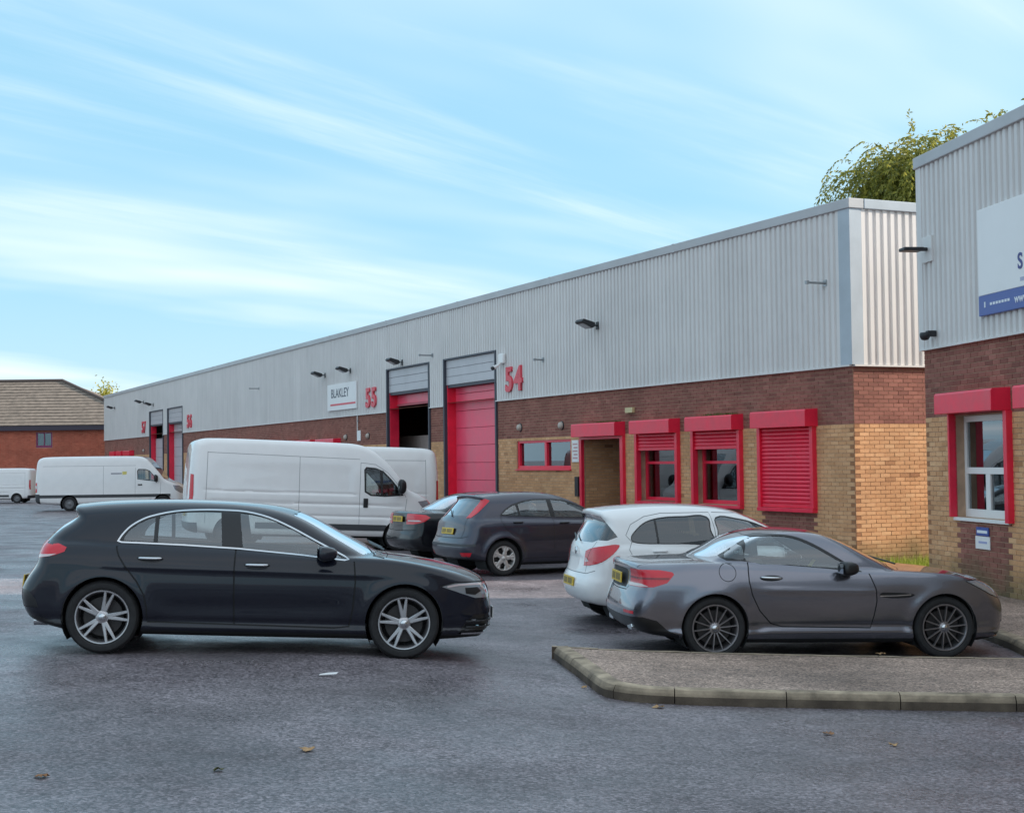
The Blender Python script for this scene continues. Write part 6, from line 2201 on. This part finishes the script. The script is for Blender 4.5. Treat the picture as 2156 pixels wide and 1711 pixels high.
def build_white_hatch():
    root = empty('car', (0, 0, 0), 0, 'white small hatchback seen from behind, half hidden by the grey coupe', 'car', 'cars parked in the yard')
    S = spec_white_hatch()
    made, f = make_body(S, root)
    add_wheels(root, S); add_interior(root, S)
    handle(made['door'][0], f, .85, 1.03, .93, S['paint'], cup=False); handle(made['door'][1], f, 1.75, 1.93, .90, S['paint'], cup=False)
    mirror(root, f, 2.55, 1.03, S['paint'], w=.2, hgt=.16, reach=.2)
    plate(root, -.012, .53, 0, M_PLATEY, .05)
    mb = MB(); mb.tube([(.075, -.03, 1.03), (.12, .15, 1.06), (.15, .34, 1.10)], .010, 6); mb.build('rear_wiper', M_TRIM, root)
    mb = MB(); mb.lathe([(0, -.008), (.045, -.006), (.05, .01)], 16, 'x'); o = mb.build('badge', M_CHROME, root, smooth=True); o.location = (.083, 0, .90)
    return root, S

# ---------------------------------------------------------------- dark blue-grey hatchback
def spec_blue_hatch():
    L, W, H = 4.34, .92, 1.50
    paint = carpaint('dark_blue_grey_paint', (.040, .040, .060), .6, .32)
    low = [(.40, .26, 0), (.08, .33), (.0, .45), (.0, .58), (.05, .68), (.10, .82), (.13, .96), (.20, 1.03), (.5, 1.05), (1.2, 1.03), (2.0, 1.0), (2.8, .975), (3.1, .96), (3.4, .92), (3.8, .84), (4.08, .73), (4.24, .6), (4.33, .45), (4.31, .28), (4.22, .21, 0), (3.8, .19), (1.1, .19)]
    cab = [(.12, .85, 0), (.16, 1.03), (.24, 1.12), (.38, 1.27), (.47, 1.385), (.43, 1.43), (.52, 1.452), (.85, 1.482), (1.3, 1.50), (1.7, 1.49), (2.05, 1.45), (2.4, 1.35), (2.75, 1.19), (3.05, 1.03), (3.2, .93, 0), (3.1, .6, 0), (.3, .6, 0)]
    qw = [(.80, 1.10), (.90, 1.18), (1.05, 1.255), (1.10, 1.262), (1.125, 1.075)]
    rw = [(1.165, 1.07), (1.145, 1.275), (1.3, 1.322), (1.5, 1.345), (1.735, 1.345), (1.775, 1.045)]
    fw = [(1.86, 1.04), (1.825, 1.345), (2.05, 1.325), (2.3, 1.255), (2.55, 1.15), (2.80, 1.015)]
    dlo = [(.75, 1.075), (.86, 1.18), (1.03, 1.275), (1.25, 1.335), (1.5, 1.365), (1.85, 1.365), (2.08, 1.345), (2.33, 1.275), (2.6, 1.155), (2.92, .985), (2.4, 1.01), (1.8, 1.03), (1.2, 1.055)]
    g = Regs()
    fd = [(1.81, 1.02), (1.80, .8), (1.81, .31), (2.8, .29), (2.92, .36), (2.96, .6), (2.95, .95)]
    rd = [(.78, 1.07), (.76, .98), (.84, .84), (1.0, .70), (1.13, .58), (1.19, .45), (1.20, .31), (1.81, .31), (1.80, .8), (1.81, 1.02)]
    g.add('door', paint, 'xz', rd, F_side, key='rd', split=True); g.add('door', paint, 'xz', fd, F_side, key='fd', split=True)
    for ln in (rd, fd): g.add('panel_gap', M_GAP, 'xz', strip(ln, .005), F_side, off=-.004)
    g.add('pillar_trim', M_TRIM, 'xz', dlo, F_side, split=True)
    for k, w in enumerate((qw, rw, fw)): g.add('side_window', M_CARGLASS, 'xz', w, F_side, key='w%d' % k, split=True, off=-.004)
    g.add('windscreen', M_CARGLASS, 'yz', [(-.05, 1.02), (.60, 1.0), (.66, 1.0), (.62, 1.1), (.54, 1.34), (.48, 1.395), (-.05, 1.42)], frontf(2.0, .3), off=-.004)
    g.add('rear_window', M_DARKGLASS, 'yz', [(-.05, 1.08), (.50, 1.08), (.60, 1.10), (.58, 1.22), (.53, 1.36), (-.05, 1.385)], rearf(.6, -.25), off=-.004)
    g.add('tail_lamp', M_TAIL, 'xz', [(.10, 1.02), (.26, 1.04), (.40, 1.15), (.62, 1.345), (.55, 1.38), (.44, 1.33), (.27, 1.16)], xlo(.7, .50), split=True, off=.004)
    for ln in ([(0, .68), (.6, .69), (.75, .72)], [(.56, 1.06), (.60, .85), (.56, .69)]): g.add('panel_gap', M_GAP, 'yz', strip(ln, .005), rearf(.4, -.15), off=-.004)
    g.add('bumper_strip', M_GREYPLASTIC, 'xz', [(-.1, .58), (.25, .585), (.25, .54), (-.1, .535)], xlo(.4), off=.004)
    g.add('bumper_reflector', M_TAIL, 'xz', [(-.1, .43), (.18, .43), (.17, .36), (-.1, .36)], lambda f: f.calc_center_median().x < .3 and f.calc_center_median().y > .62, split=True, off=.004)
    g.add('rear_skirt', M_TRIM, 'xz', [(-.1, .33), (.40, .30), (.40, .1), (-.1, .1)], xlo(.5), off=0)
    g.add('headlamp', M_HEADL, 'xz', [(3.5, .86), (3.8, .82), (4.1, .70), (4.2, .6), (4.0, .6), (3.75, .70)], xhi(3.4, .38), split=True, off=.002)
    return dict(L=L, W=W, H=H, low=low, cab=cab, cab_mid=1.6, paint=paint, res=.032, regions=g,
                plan=[(-.1, .72), (0, .775), (.2, .86), (.5, .90), (.9, .912), (2.0, .905), (3.0, .905), (3.5, .89), (3.9, .82), (4.15, .72), (4.35, .6), (4.6, .5)],
                sect=[(0, .13), (.18, .08), (.25, .035), (.35, .018), (.5, .006), (.65, 0), (.8, .004), (.92, .02), (1.0, .05), (1.07, .085), (1.2, .2)],
                cabw=[(.6, .86), (.98, .82), (1.05, .80), (1.2, .745), (1.33, .68), (1.42, .60), (1.5, .52), (1.6, .4)],
                cabplan=[(0, -.07), (.4, -.03), (.8, 0), (2.2, 0), (2.8, -.02), (3.3, -.05)],
                arches=[(.79, .325, .365), (3.43, .325, .365)], bulge_f=.2, bulge_r=.13, k=(.05, .14), flare=.030,
                wheel='web5', Rt=.318, Rr=.215, tyre_w=.205, track=.895, spin=.2, rim_mat=plain('pale_alloy', (.58, .56, .54), .35, metal=.6),
                seat_f=1.92, seat_r=.98, dash=(2.62, .95), floor_x=(.8, 3.1), floor=.33)


def build_blue_hatch():
    root = empty('car', (0, 0, 0), 0, 'dark blue-grey hatchback with pale alloy wheels parked before the brick entrance', 'car', 'cars parked in the yard')
    S = spec_blue_hatch()
    made, f = make_body(S, root)
    add_wheels(root, S); add_interior(root, S)
    handle(made['door'][0], f, .98, 1.18, .955, M_TRIM, cup=False); handle(made['door'][1], f, 1.92, 2.12, .93, M_TRIM, cup=False)
    mirror(root, f, 2.72, 1.05, S['paint'], w=.2, hgt=.16, reach=.2)
    plate(root, .072, .80, 0, M_PLATEY, .2)
    mb = MB(); mb.tube([(.16, 0, 1.06), (.24, .2, 1.13), (.30, .38, 1.19)], .010, 6); mb.build('rear_wiper', M_TRIM, root)
    return root, S

# ---------------------------------------------------------------- black saloon
def spec_black_saloon():
    L, W, H = 4.62, .90, 1.46
    paint = carpaint('black_paint', (.006, .006, .009), .0, .4, dust=.03)
    low = [(.42, .25, 0), (.10, .32), (.0, .44), (.0, .58), (.045, .68), (.07, .82), (.08, .98), (.12, 1.045), (.30, 1.06), (.75, 1.06), (1.4, 1.03), (2.2, .99), (3.0, .965), (3.3, .95), (3.6, .91), (4.0, .83), (4.3, .72), (4.5, .58), (4.61, .44), (4.59, .28), (4.5, .21, 0), (4.0, .19), (1.2, .19)]
    cab = [(.45, .9, 0), (.62, 1.06), (.9, 1.21), (1.2, 1.35), (1.5, 1.425), (1.9, 1.46), (2.3, 1.44), (2.6, 1.37), (2.95, 1.20), (3.25, 1.03), (3.4, .92, 0), (3.2, .6, 0), (.7, .6, 0)]
    qd = [(.98, 1.10), (1.15, 1.20), (1.4, 1.29), (1.7, 1.335), (1.95, 1.345), (1.985, 1.055)]
    fw = [(2.07, 1.05), (2.035, 1.345), (2.25, 1.325), (2.5, 1.25), (2.75, 1.14), (3.0, 1.01)]
    dlo = [(.90, 1.08), (1.12, 1.21), (1.38, 1.31), (1.7, 1.36), (2.05, 1.365), (2.28, 1.345), (2.53, 1.27), (2.8, 1.15), (3.12, .985), (2.4, 1.02), (1.6, 1.05)]
    g = Regs()
    fd = [(2.02, 1.03), (2.01, .8), (2.02, .31), (3.0, .29), (3.12, .36), (3.16, .6), (3.15, .96)]
    rd = [(.98, 1.07), (.98, .95), (1.08, .80), (1.22, .66), (1.33, .55), (1.38, .45), (1.40, .31), (2.02, .31), (2.01, .8), (2.02, 1.03)]
    g.add('door', paint, 'xz', rd, F_side, key='rd', split=True); g.add('door', paint, 'xz', fd, F_side, key='fd', split=True)
    for ln in (rd, fd): g.add('panel_gap', M_GAP, 'xz', strip(ln, .005), F_side, off=-.004)
    g.add('pillar_trim', M_TRIM, 'xz', dlo, F_side, split=True)
    for k, w in enumerate((qd, fw)): g.add('side_window', M_CARGLASS, 'xz', w, F_side, key='w%d' % k, split=True, off=-.004)
    g.add('windscreen', M_CARGLASS, 'yz', [(-.05, 1.02), (.60, 1.0), (.66, 1.0), (.62, 1.1), (.54, 1.31), (.48, 1.36), (-.05, 1.385)], frontf(2.2, .3), off=-.004)
    g.add('rear_window', M_CARGLASS, 'yz', [(-.05, 1.09), (.52, 1.09), (.60, 1.11), (.54, 1.30), (.48, 1.36), (-.05, 1.385)], rearf(1.5, -.2), off=-.004)
    g.add('tail_lamp', M_TAIL, 'xz', [(-.1, 1.0), (.12, 1.01), (.34, .985), (.42, .94), (.30, .86), (.12, .80), (-.1, .79)], xlo(.6, .40), split=True, off=.004)
    g.add('tail_lamp_lens', M_TAILCLEAR, 'xz', [(-.1, .885), (.20, .885), (.24, .86), (-.1, .85)], xlo(.4, .46), split=True, off=.006)
    for ln in ([(0, .67), (.6, .68), (.75, .70)],): g.add('panel_gap', M_GAP, 'yz', strip(ln, .005), rearf(.4, -.15), off=-.004)
    g.add('rear_skirt', M_TRIM, 'xz', [(-.1, .34), (.42, .30), (.42, .1), (-.1, .1)], xlo(.5), off=0)
    g.add('headlamp', M_HEADL, 'xz', [(3.75, .86), (4.05, .82), (4.35, .70), (4.45, .6), (4.2, .6), (4.0, .70)], xhi(3.6, .38), split=True, off=.002)
    return dict(L=L, W=W, H=H, low=low, cab=cab, cab_mid=1.9, paint=paint, res=.036, regions=g,
                plan=[(-.1, .72), (0, .775), (.2, .85), (.5, .885), (1.0, .897), (2.0, .90), (3.2, .895), (3.8, .87), (4.2, .79), (4.45, .69), (4.65, .58), (4.9, .5)],
                sect=[(0, .13), (.18, .08), (.25, .035), (.35, .018), (.5, .006), (.65, 0), (.8, .004), (.92, .02), (1.0, .05), (1.07, .085), (1.2, .2)],
                cabw=[(.6, .86), (.98, .81), (1.05, .79), (1.2, .73), (1.33, .66), (1.42, .58), (1.5, .5), (1.6, .4)],
                cabplan=[(0, -.10), (.6, -.06), (1.1, 0), (2.4, 0), (3.0, -.02), (3.4, -.05)],
                arches=[(.98, .325, .355), (3.68, .325, .355)], bulge_f=.2, bulge_r=.13, k=(.05, .14), flare=.016,
                wheel='five', Rt=.318, Rr=.215, tyre_w=.205, track=.88, rim_mat=plain('silver_alloy', (.45, .45, .46), .35, metal=.8),
                seat_f=2.12, seat_r=1.2, dash=(2.82, .95), floor_x=(1.0, 3.3), floor=.32)


def build_black_saloon():
    root = empty('car', (0, 0, 0), 0, 'black saloon parked between the white van and the dark blue-grey hatchback', 'car', 'cars parked in the yard')
    S = spec_black_saloon()
    made, f = make_body(S, root)
    add_wheels(root, S); add_interior(root, S)
    handle(made['door'][0], f, 1.15, 1.35, .94, M_TRIM, cup=False); handle(made['door'][1], f, 2.13, 2.33, .92, M_TRIM, cup=False)
    mirror(root, f, 2.92, 1.05, S['paint'], w=.2, hgt=.15, reach=.2)
    plate(root, .045, .90, 0, M_PLATEY, .08)
    return root, S

# ---------------------------------------------------------------- panel vans
def spec_panel_van():
    L, W, H = 6.0, 1.02, 2.52
    paint = carpaint('van_white', (.84, .82, .81), 0, .4)
    low = [(.14, .34, 0), (.03, .42), (0, .6), (.0, 1.2), (.035, 2.0), (.09, 2.36), (.18, 2.46), (.45, 2.51), (2.0, 2.52), (3.6, 2.515), (3.95, 2.49), (4.25, 2.40), (4.62, 2.14), (4.95, 1.80), (5.2, 1.53), (5.36, 1.43), (5.65, 1.33), (5.85, 1.18), (5.95, .95), (6.0, .65), (5.98, .42), (5.86, .30, 0), (5.3, .28), (1.0, .28)]
    g = Regs()
    dwin = [(4.10, 1.37), (4.08, 1.90), (4.13, 1.965), (4.36, 1.95), (4.55, 1.88), (4.78, 1.66), (4.98, 1.42), (5.06, 1.31), (4.6, 1.27), (4.25, 1.28)]
    w1 = [(4.14, 1.39), (4.12, 1.88), (4.16, 1.93), (4.36, 1.915), (4.46, 1.89), (4.50, 1.30), (4.28, 1.31)]
    w2 = [(4.545, 1.295), (4.535, 1.85), (4.75, 1.64), (4.92, 1.43), (4.98, 1.335)]
    gp = plain('van_gap', (.34, .34, .35), .7)
    door = [(4.0, 2.06), (3.985, 1.2), (3.99, .48), (4.55, .46), (4.72, .62), (4.98, .78), (5.10, .9), (5.14, 1.24)]
    g.add('door', paint, 'xz', [(4.0, 2.06), (4.36, 2.03), (4.66, 1.84), (4.9, 1.58)] + door[::-1][:-1], F_side, key='fd', split=True)
    for ln in (door, [(4.0, 2.06), (4.36, 2.03), (4.66, 1.84), (4.9, 1.58), (5.12, 1.27)], [(2.55, 2.16), (2.55, .50)], [(.42, 2.2), (.40, .55)], [(.42, 2.18), (3.98, 2.14)]):
        g.add('panel_gap', gp, 'xz', strip(ln, .006), F_side, off=-.004)
    g.add('side_moulding', M_GREYPLASTIC, 'xz', [(1.55, .60), (4.66, .60), (4.60, .46), (1.55, .46)], F_side, split=True, off=.012)
    g.add('window_seal', M_TRIM, 'xz', dwin, F_side, split=True, off=.002)
    g.add('side_window', M_CARGLASS, 'xz', w1, F_side, key='w0', split=True, off=-.003); g.add('side_window', M_CARGLASS, 'xz', w2, F_side, key='w1', split=True, off=-.003)
    g.add('windscreen', M_CARGLASS, 'yz', [(-.05, 1.47), (.74, 1.46), (.85, 1.49), (.80, 1.75), (.74, 2.10), (.66, 2.20), (-.05, 2.24)], frontf(4.2, .3), off=-.004)
    g.add('tail_lamp', M_TAIL, 'xz', [(-.1, .98), (.10, .98), (.13, 1.2), (.12, 1.66), (-.1, 1.70)], lambda f: f.calc_center_median().x < .3 and f.calc_center_median().y > .84, split=True, off=.006)
    g.add('tail_lamp_lens', M_TAILCLEAR, 'xz', [(-.1, 1.12), (.05, 1.12), (.05, 1.24), (-.1, 1.24)], lambda f: f.calc_center_median().x < .3 and f.calc_center_median().y > .84, split=True, off=.008)
    g.add('rear_bumper', M_GREYPLASTIC, 'xz', [(-.1, .56), (.22, .56), (.26, .3), (-.1, .25)], xlo(.4), off=.01)
    g.add('front_bumper', M_GREYPLASTIC, 'xz', [(5.55, .62), (6.1, .66), (6.1, .2), (5.5, .2)], xhi(5.4), off=.006)
    g.add('headlamp', M_HEADL, 'xz', [(5.42, 1.18), (5.7, 1.22), (5.95, 1.05), (6.0, .85), (5.8, .88), (5.55, 1.02)], xhi(5.3, .5), split=True, off=.003)
    for ln in ([(0, .58), (0, 2.34)],): g.add('panel_gap', gp, 'yz', strip([(.006, .58), (.006, 2.34)], .006), rearf(.3, -.3), off=-.004)
    return dict(L=L, W=W, H=H, low=low, cab=None, paint=paint, res=.045, regions=g, low_crown=.0,
                plan=[(-.2, .93), (0, .96), (.15, 1.0), (.5, 1.02), (3, 1.022), (4.4, 1.02), (5.0, 1.0), (5.4, .955), (5.75, .86), (5.95, .75), (6.2, .6)],
                sect=[(0, .10), (.3, .05), (.42, .018), (.6, .0), (1.0, .0), (1.3, .006), (1.7, .026), (2.1, .068), (2.35, .105), (2.5, .14), (2.7, .2)],
                arches=[(1.0, .34, .40), (4.98, .34, .40)], bulge_f=.30, bulge_r=.05, k=(.14, .20), flare=.012,
                feats=[lambda x, z: -.022 * np.exp(-((z - 1.06) / .03)**2) * sst(.3, .6, x) * sst(5.2, 4.9, x),
                       lambda x, z: -.016 * np.exp(-((z - 1.62) / .32)**4) * sst(.5, .75, x) * sst(3.9, 3.7, x),
                       lambda x, z: -.016 * np.exp(-((z - 1.30) / .025)**2) * sst(.3, .5, x) * sst(4.0, 3.8, x) - .02 * np.exp(-((z - .78) / .03)**2) * sst(1.5, 1.7, x) * sst(5.2, 4.9, x)],
                wheel='steel', Rt=.34, Rr=.205, tyre_w=.225, track=.98, rim_mat=plain('grey_steel_wheel', (.20, .20, .21), .5, metal=.3),
                liner_mat=plain('van_lining', (.20, .20, .21), .8), seat_f=4.0, seat_r=None, dash=(4.75, 1.28), floor_x=(3.6, 5.2), floor=.72, tview=1.45)


def build_panel_van():
    root = empty('van', (0, 0, 0), 0, 'long white panel van behind the black hatchback, its nose by the black saloon', 'van', 'white vans')
    S = spec_panel_van()
    made, f = make_body(S, root)
    add_wheels(root, S); add_interior(root, S)
    for s, d in ((1, made['door'][0][0]), (-1, made['door'][0][1])):
        y = side_y(f, 4.12, 1.12, 1.3)
        mb = MB(); mb.box((4.08, s * (y - .01), 1.0), (4.19, s * (y + .025), 1.22)); mb.build('handle', M_TRIM, d, bevel=.012)
        mb = MB(); mb.box((3.99, s * (y - .18), .7), (4.0, s * (y - .2), 2.1))
    mirror(root, f, 4.93, 1.52, M_TRIM, w=.22, hgt=.36, reach=.26)
    mb = MB(); mb.box((3.55, -.9, .6), (3.6, .9, 2.3)); mb.build('bulkhead', M_LINER, root)
    plate(root, -.022, .75, -.3, M_PLATEY, 0)
    return root, S


def spec_long_van():
    L, W, H = 6.95, .99, 2.55
    paint = carpaint('van_white', (.84, .82, .81), 0, .4)
    low = [(.14, .36, 0), (.03, .44), (0, .6), (.0, 1.2), (.04, 2.0), (.10, 2.34), (.22, 2.47), (.5, 2.53), (2.0, 2.55), (4.6, 2.54), (4.95, 2.50), (5.2, 2.38), (5.5, 2.06), (5.8, 1.72), (6.02, 1.48), (6.2, 1.38), (6.55, 1.25), (6.8, 1.08), (6.9, .85), (6.95, .6), (6.93, .42), (6.82, .30, 0), (6.2, .28), (1.4, .28)]
    g = Regs()
    dwin = [(4.78, 1.45), (4.76, 1.86), (4.82, 1.94), (5.15, 1.93), (5.34, 1.86), (5.55, 1.62), (5.74, 1.34), (5.3, 1.38)]
    w1 = [(4.81, 1.46), (4.80, 1.85), (4.84, 1.90), (5.14, 1.895), (5.28, 1.85), (5.30, 1.41)]
    w2 = [(5.34, 1.405), (5.33, 1.82), (5.52, 1.60), (5.66, 1.375)]
    gp = plain('van_gap', (.34, .34, .35), .7)
    for ln in ([(4.68, 2.0), (4.67, .6)], [(5.86, 1.3), (5.84, .8), (5.55, .5)], [(3.2, 2.1), (3.2, .65)], [(.4, 2.1), (4.7, 2.1)]):
        g.add('panel_gap', gp, 'xz', strip(ln, .007), F_side, off=-.004)
    g.add('side_moulding', M_GREYPLASTIC, 'xz', [(.15, .76), (6.3, .76), (6.3, .62), (.15, .62)], F_side, split=True, off=.012)
    g.add('window_seal', M_TRIM, 'xz', dwin, F_side, split=True, off=.002)
    g.add('side_window', M_CARGLASS, 'xz', w1, F_side, key='w0', split=True, off=-.003); g.add('side_window', M_CARGLASS, 'xz', w2, F_side, key='w1', split=True, off=-.003)
    g.add('windscreen', M_CARGLASS, 'yz', [(-.05, 1.45), (.72, 1.44), (.83, 1.47), (.78, 1.75), (.72, 2.12), (.64, 2.22), (-.05, 2.26)], frontf(4.9, .3), off=-.004)
    g.add('tail_lamp', M_TAIL, 'xz', [(-.1, .88), (.14, .88), (.14, 1.34), (-.1, 1.34)], lambda f: f.calc_center_median().x < .3 and f.calc_center_median().y > .82, split=True, off=.006)
    g.add('tail_lamp_lens', M_TAILCLEAR, 'xz', [(-.1, 1.06), (.15, 1.06), (.15, 1.2), (-.1, 1.2)], lambda f: f.calc_center_median().x < .3 and f.calc_center_median().y > .82, split=True, off=.008)
    g.add('rear_bumper', M_GREYPLASTIC, 'xz', [(-.1, .80), (.26, .80), (.28, .3), (-.1, .25)], xlo(.4), off=.01)
    g.add('headlamp', M_HEADL, 'xz', [(6.4, 1.16), (6.65, 1.14), (6.9, .95), (6.95, .75), (6.75, .78), (6.5, .95)], xhi(6.3, .5), split=True, off=.003)
    return dict(L=L, W=W, H=H, low=low, cab=None, paint=paint, res=.06, regions=g, low_crown=.0,
                plan=[(-.2, .90), (0, .93), (.2, .975), (.6, .99), (3, .992), (5.2, .99), (5.8, .965), (6.3, .92), (6.7, .84), (6.9, .74), (7.2, .6)],
                sect=[(0, .10), (.3, .05), (.42, .018), (.6, .0), (1.0, .0), (1.3, .006), (1.7, .03), (2.1, .075), (2.35, .11), (2.5, .15), (2.7, .2)],
                arches=[(1.62, .34, .41), (5.94, .34, .41)], bulge_f=.28, bulge_r=.05, k=(.14, .20), flare=.012,
                wheel='steel', Rt=.34, Rr=.205, tyre_w=.225, track=.96, rim_mat=plain('grey_steel_wheel', (.20, .20, .21), .5, metal=.3),
                liner_mat=plain('van_lining', (.20, .20, .21), .8), seat_f=4.75, seat_r=None, dash=(5.35, 1.32), floor_x=(4.3, 5.9), floor=.75, tview=1.6)


def build_long_van():
    root = empty('van', (0, 0, 0), 0, 'far-off long white van with a small logo standing before the distant loading doors', 'van', 'white vans')
    S = spec_long_van()
    made, f = make_body(S, root)
    add_wheels(root, S); add_interior(root, S)
    for s in (1, -1):
        y = side_y(f, 4.85, 1.2, 1.3)
        mb = MB(); mb.box((4.80, s * (y - .01), 1.17), (5.0, s * (y + .03), 1.23)); mb.build('handle', M_TRIM, root, bevel=.01)
    mirror(root, f, 5.62, 1.5, M_TRIM, w=.22, hgt=.34, reach=.25)
    mb = MB(); mb.box((4.3, -.88, .6), (4.34, .88, 2.3)); mb.build('bulkhead', M_LINER, root)
    # blurred side lettering: a grey bar of print and a yellow square
    y = side_y(f, 3.9, 1.72, 1.3) + .004
    mb = MB(); mb.box((3.55, -y, 1.70), (4.05, -y - .002, 1.77)); mb.build('faint_print', plain('van_print', (.38, .38, .42), .5), root)
    mb = MB(); mb.box((4.08, -y, 1.64), (4.28, -y - .002, 1.83)); mb.build('yellow_emblem', plain('van_yellow', (.72, .62, .18), .5), root)
    return root, S

# ---------------------------------------------------------------- set the vehicles down
def copy_tree(o, parent=None):
    c = o.copy()
    COL.objects.link(c)
    c.parent = parent
    if parent is not None:
        c.matrix_parent_inverse = o.matrix_parent_inverse.copy()
    for ch in list(o.children):
        copy_tree(ch, c)
    return c


car_black, S_ = build_black_hatch()
place_vehicle(car_black, -4.655, 14.13, R(7.1), S_)
car_grey, S_ = build_grey_coupe()
place_vehicle(car_grey, 1.14, 15.83, R(6.6), S_)
car_white, S_ = build_white_hatch()
place_vehicle(car_white, .69, 18.6, R(10.5), S_)
car_blue, S_ = build_blue_hatch()
place_vehicle(car_blue, -1.27, 26.87, R(25.5), S_)
car_saloon, S_ = build_black_saloon()
place_vehicle(car_saloon, -2.40, 29.90, R(25), S_)
van, S_van = build_panel_van()
van_b = copy_tree(van)
van_b['label'] = 'white van standing behind the long white van, its rear towards the half open loading door'
van_c = copy_tree(van)
van_c['label'] = 'far-off white van cut by the left picture edge behind the long white van with logo'
place_vehicle(van, -7.79, 34.69, R(17), S_van)
place_vehicle(van_b, -2.2, 39.4, R(197), S_van)
place_vehicle(van_c, -27.9, 86.0, R(182), S_van)
van_c.matrix_world = van_c.matrix_world @ Matrix.Scale(.80, 4)
long_van, S_ = build_long_van()
place_vehicle(long_van, -22.5, 70.0, R(4), S_)

# ---------------------------------------------------------------- leaves and litter on the road
M_DEADLEAF = plain('dead_leaf', (.26, .12, .05), .8, noise=.3, nscale=30)
M_DEADLEAF2 = plain('pale_dead_leaf', (.42, .25, .12), .8, noise=.3, nscale=30)
M_GREENLEAF = plain('green_leaf', (.10, .10, .03), .8)


def leaf(x, y, label, mat, size=.09, lift=0.0):
    z = gz(x, y) + .004 + lift
    rr = random.Random(int(x * 977 + y * 131))
    out = [(0, -.5), (.22, -.36), (.42, -.42), (.38, -.12), (.5, .05), (.25, .14), (.2, .38), (0, .55), (-.2, .36), (-.28, .12), (-.5, .0), (-.36, -.16), (-.4, -.44), (-.2, -.34)]
    a = rr.uniform(0, 6.28); c, s = math.cos(a), math.sin(a)
    V = [(0, 0, .012)]
    for u, v in out:
        V.append(((u * c - v * s) * size, (u * s + v * c) * size, .002 + rr.uniform(0, .035) * (abs(u) + .3)))
    n = len(out)
    me = bpy.data.meshes.new('leaf')
    me.from_pydata(V, [], [(0, i + 1, (i + 1) % n + 1) for i in range(n)])
    me.materials.append(mat)
    o = link('leaf', me)
    o.location = (x, y, z)
    sol = o.modifiers.new('thickness', 'SOLIDIFY'); sol.thickness = .002
    return tag(o, label, 'leaf', 'fallen leaves on the road')


for x, y, lab, mat, sz, lf in (
        (-2.66, 8.30, 'curled brown leaf on the road at the lower left', M_DEADLEAF, .085, 0),
        (-1.31, 9.30, 'tan leaf on the road below the middle of the black hatchback', M_DEADLEAF2, .10, 0),
        (-1.73, 8.62, 'small greenish leaf on the road between the brown leaf and the tan leaf', M_GREENLEAF, .06, 0),
        (1.16, 12.05, 'pale leaf lying against the rounded end of the kerb', M_DEADLEAF2, .10, 0),
        (2.28, 10.82, 'brown leaf on the road in front of the kerb, nearer the kerb corner', M_DEADLEAF, .085, 0),
        (2.64, 10.37, 'small brown leaf on the road in front of the kerb, nearest the picture edge', M_DEADLEAF2, .065, 0),
        (3.62, 14.66, 'pale leaf standing on the back edge of the island by the coupe', M_DEADLEAF2, .10, .125),
        (.60, 12.95, 'tiny pale leaf at the foot of the island side kerb', M_DEADLEAF2, .05, 0)):
    leaf(x, y, lab, mat, sz, lf)
mb = MB(); mb.v += [(-.075, -.02, .012), (.07, -.03, .02), (.085, .01, .03), (.0, .03, .024), (-.07, .02, .016)]; mb.f += [(0, 1, 2, 3, 4)]
o = mb.build('paper_scrap', M_SIGNWHITE, None, recalc=False); o.location = (-1.56, 12.35, gz(-1.56, 12.35) + .004)
sol = o.modifiers.new('thickness', 'SOLIDIFY'); sol.thickness = .002
tag(o, 'scrap of white paper on the road below the black hatchback', 'paper scrap')
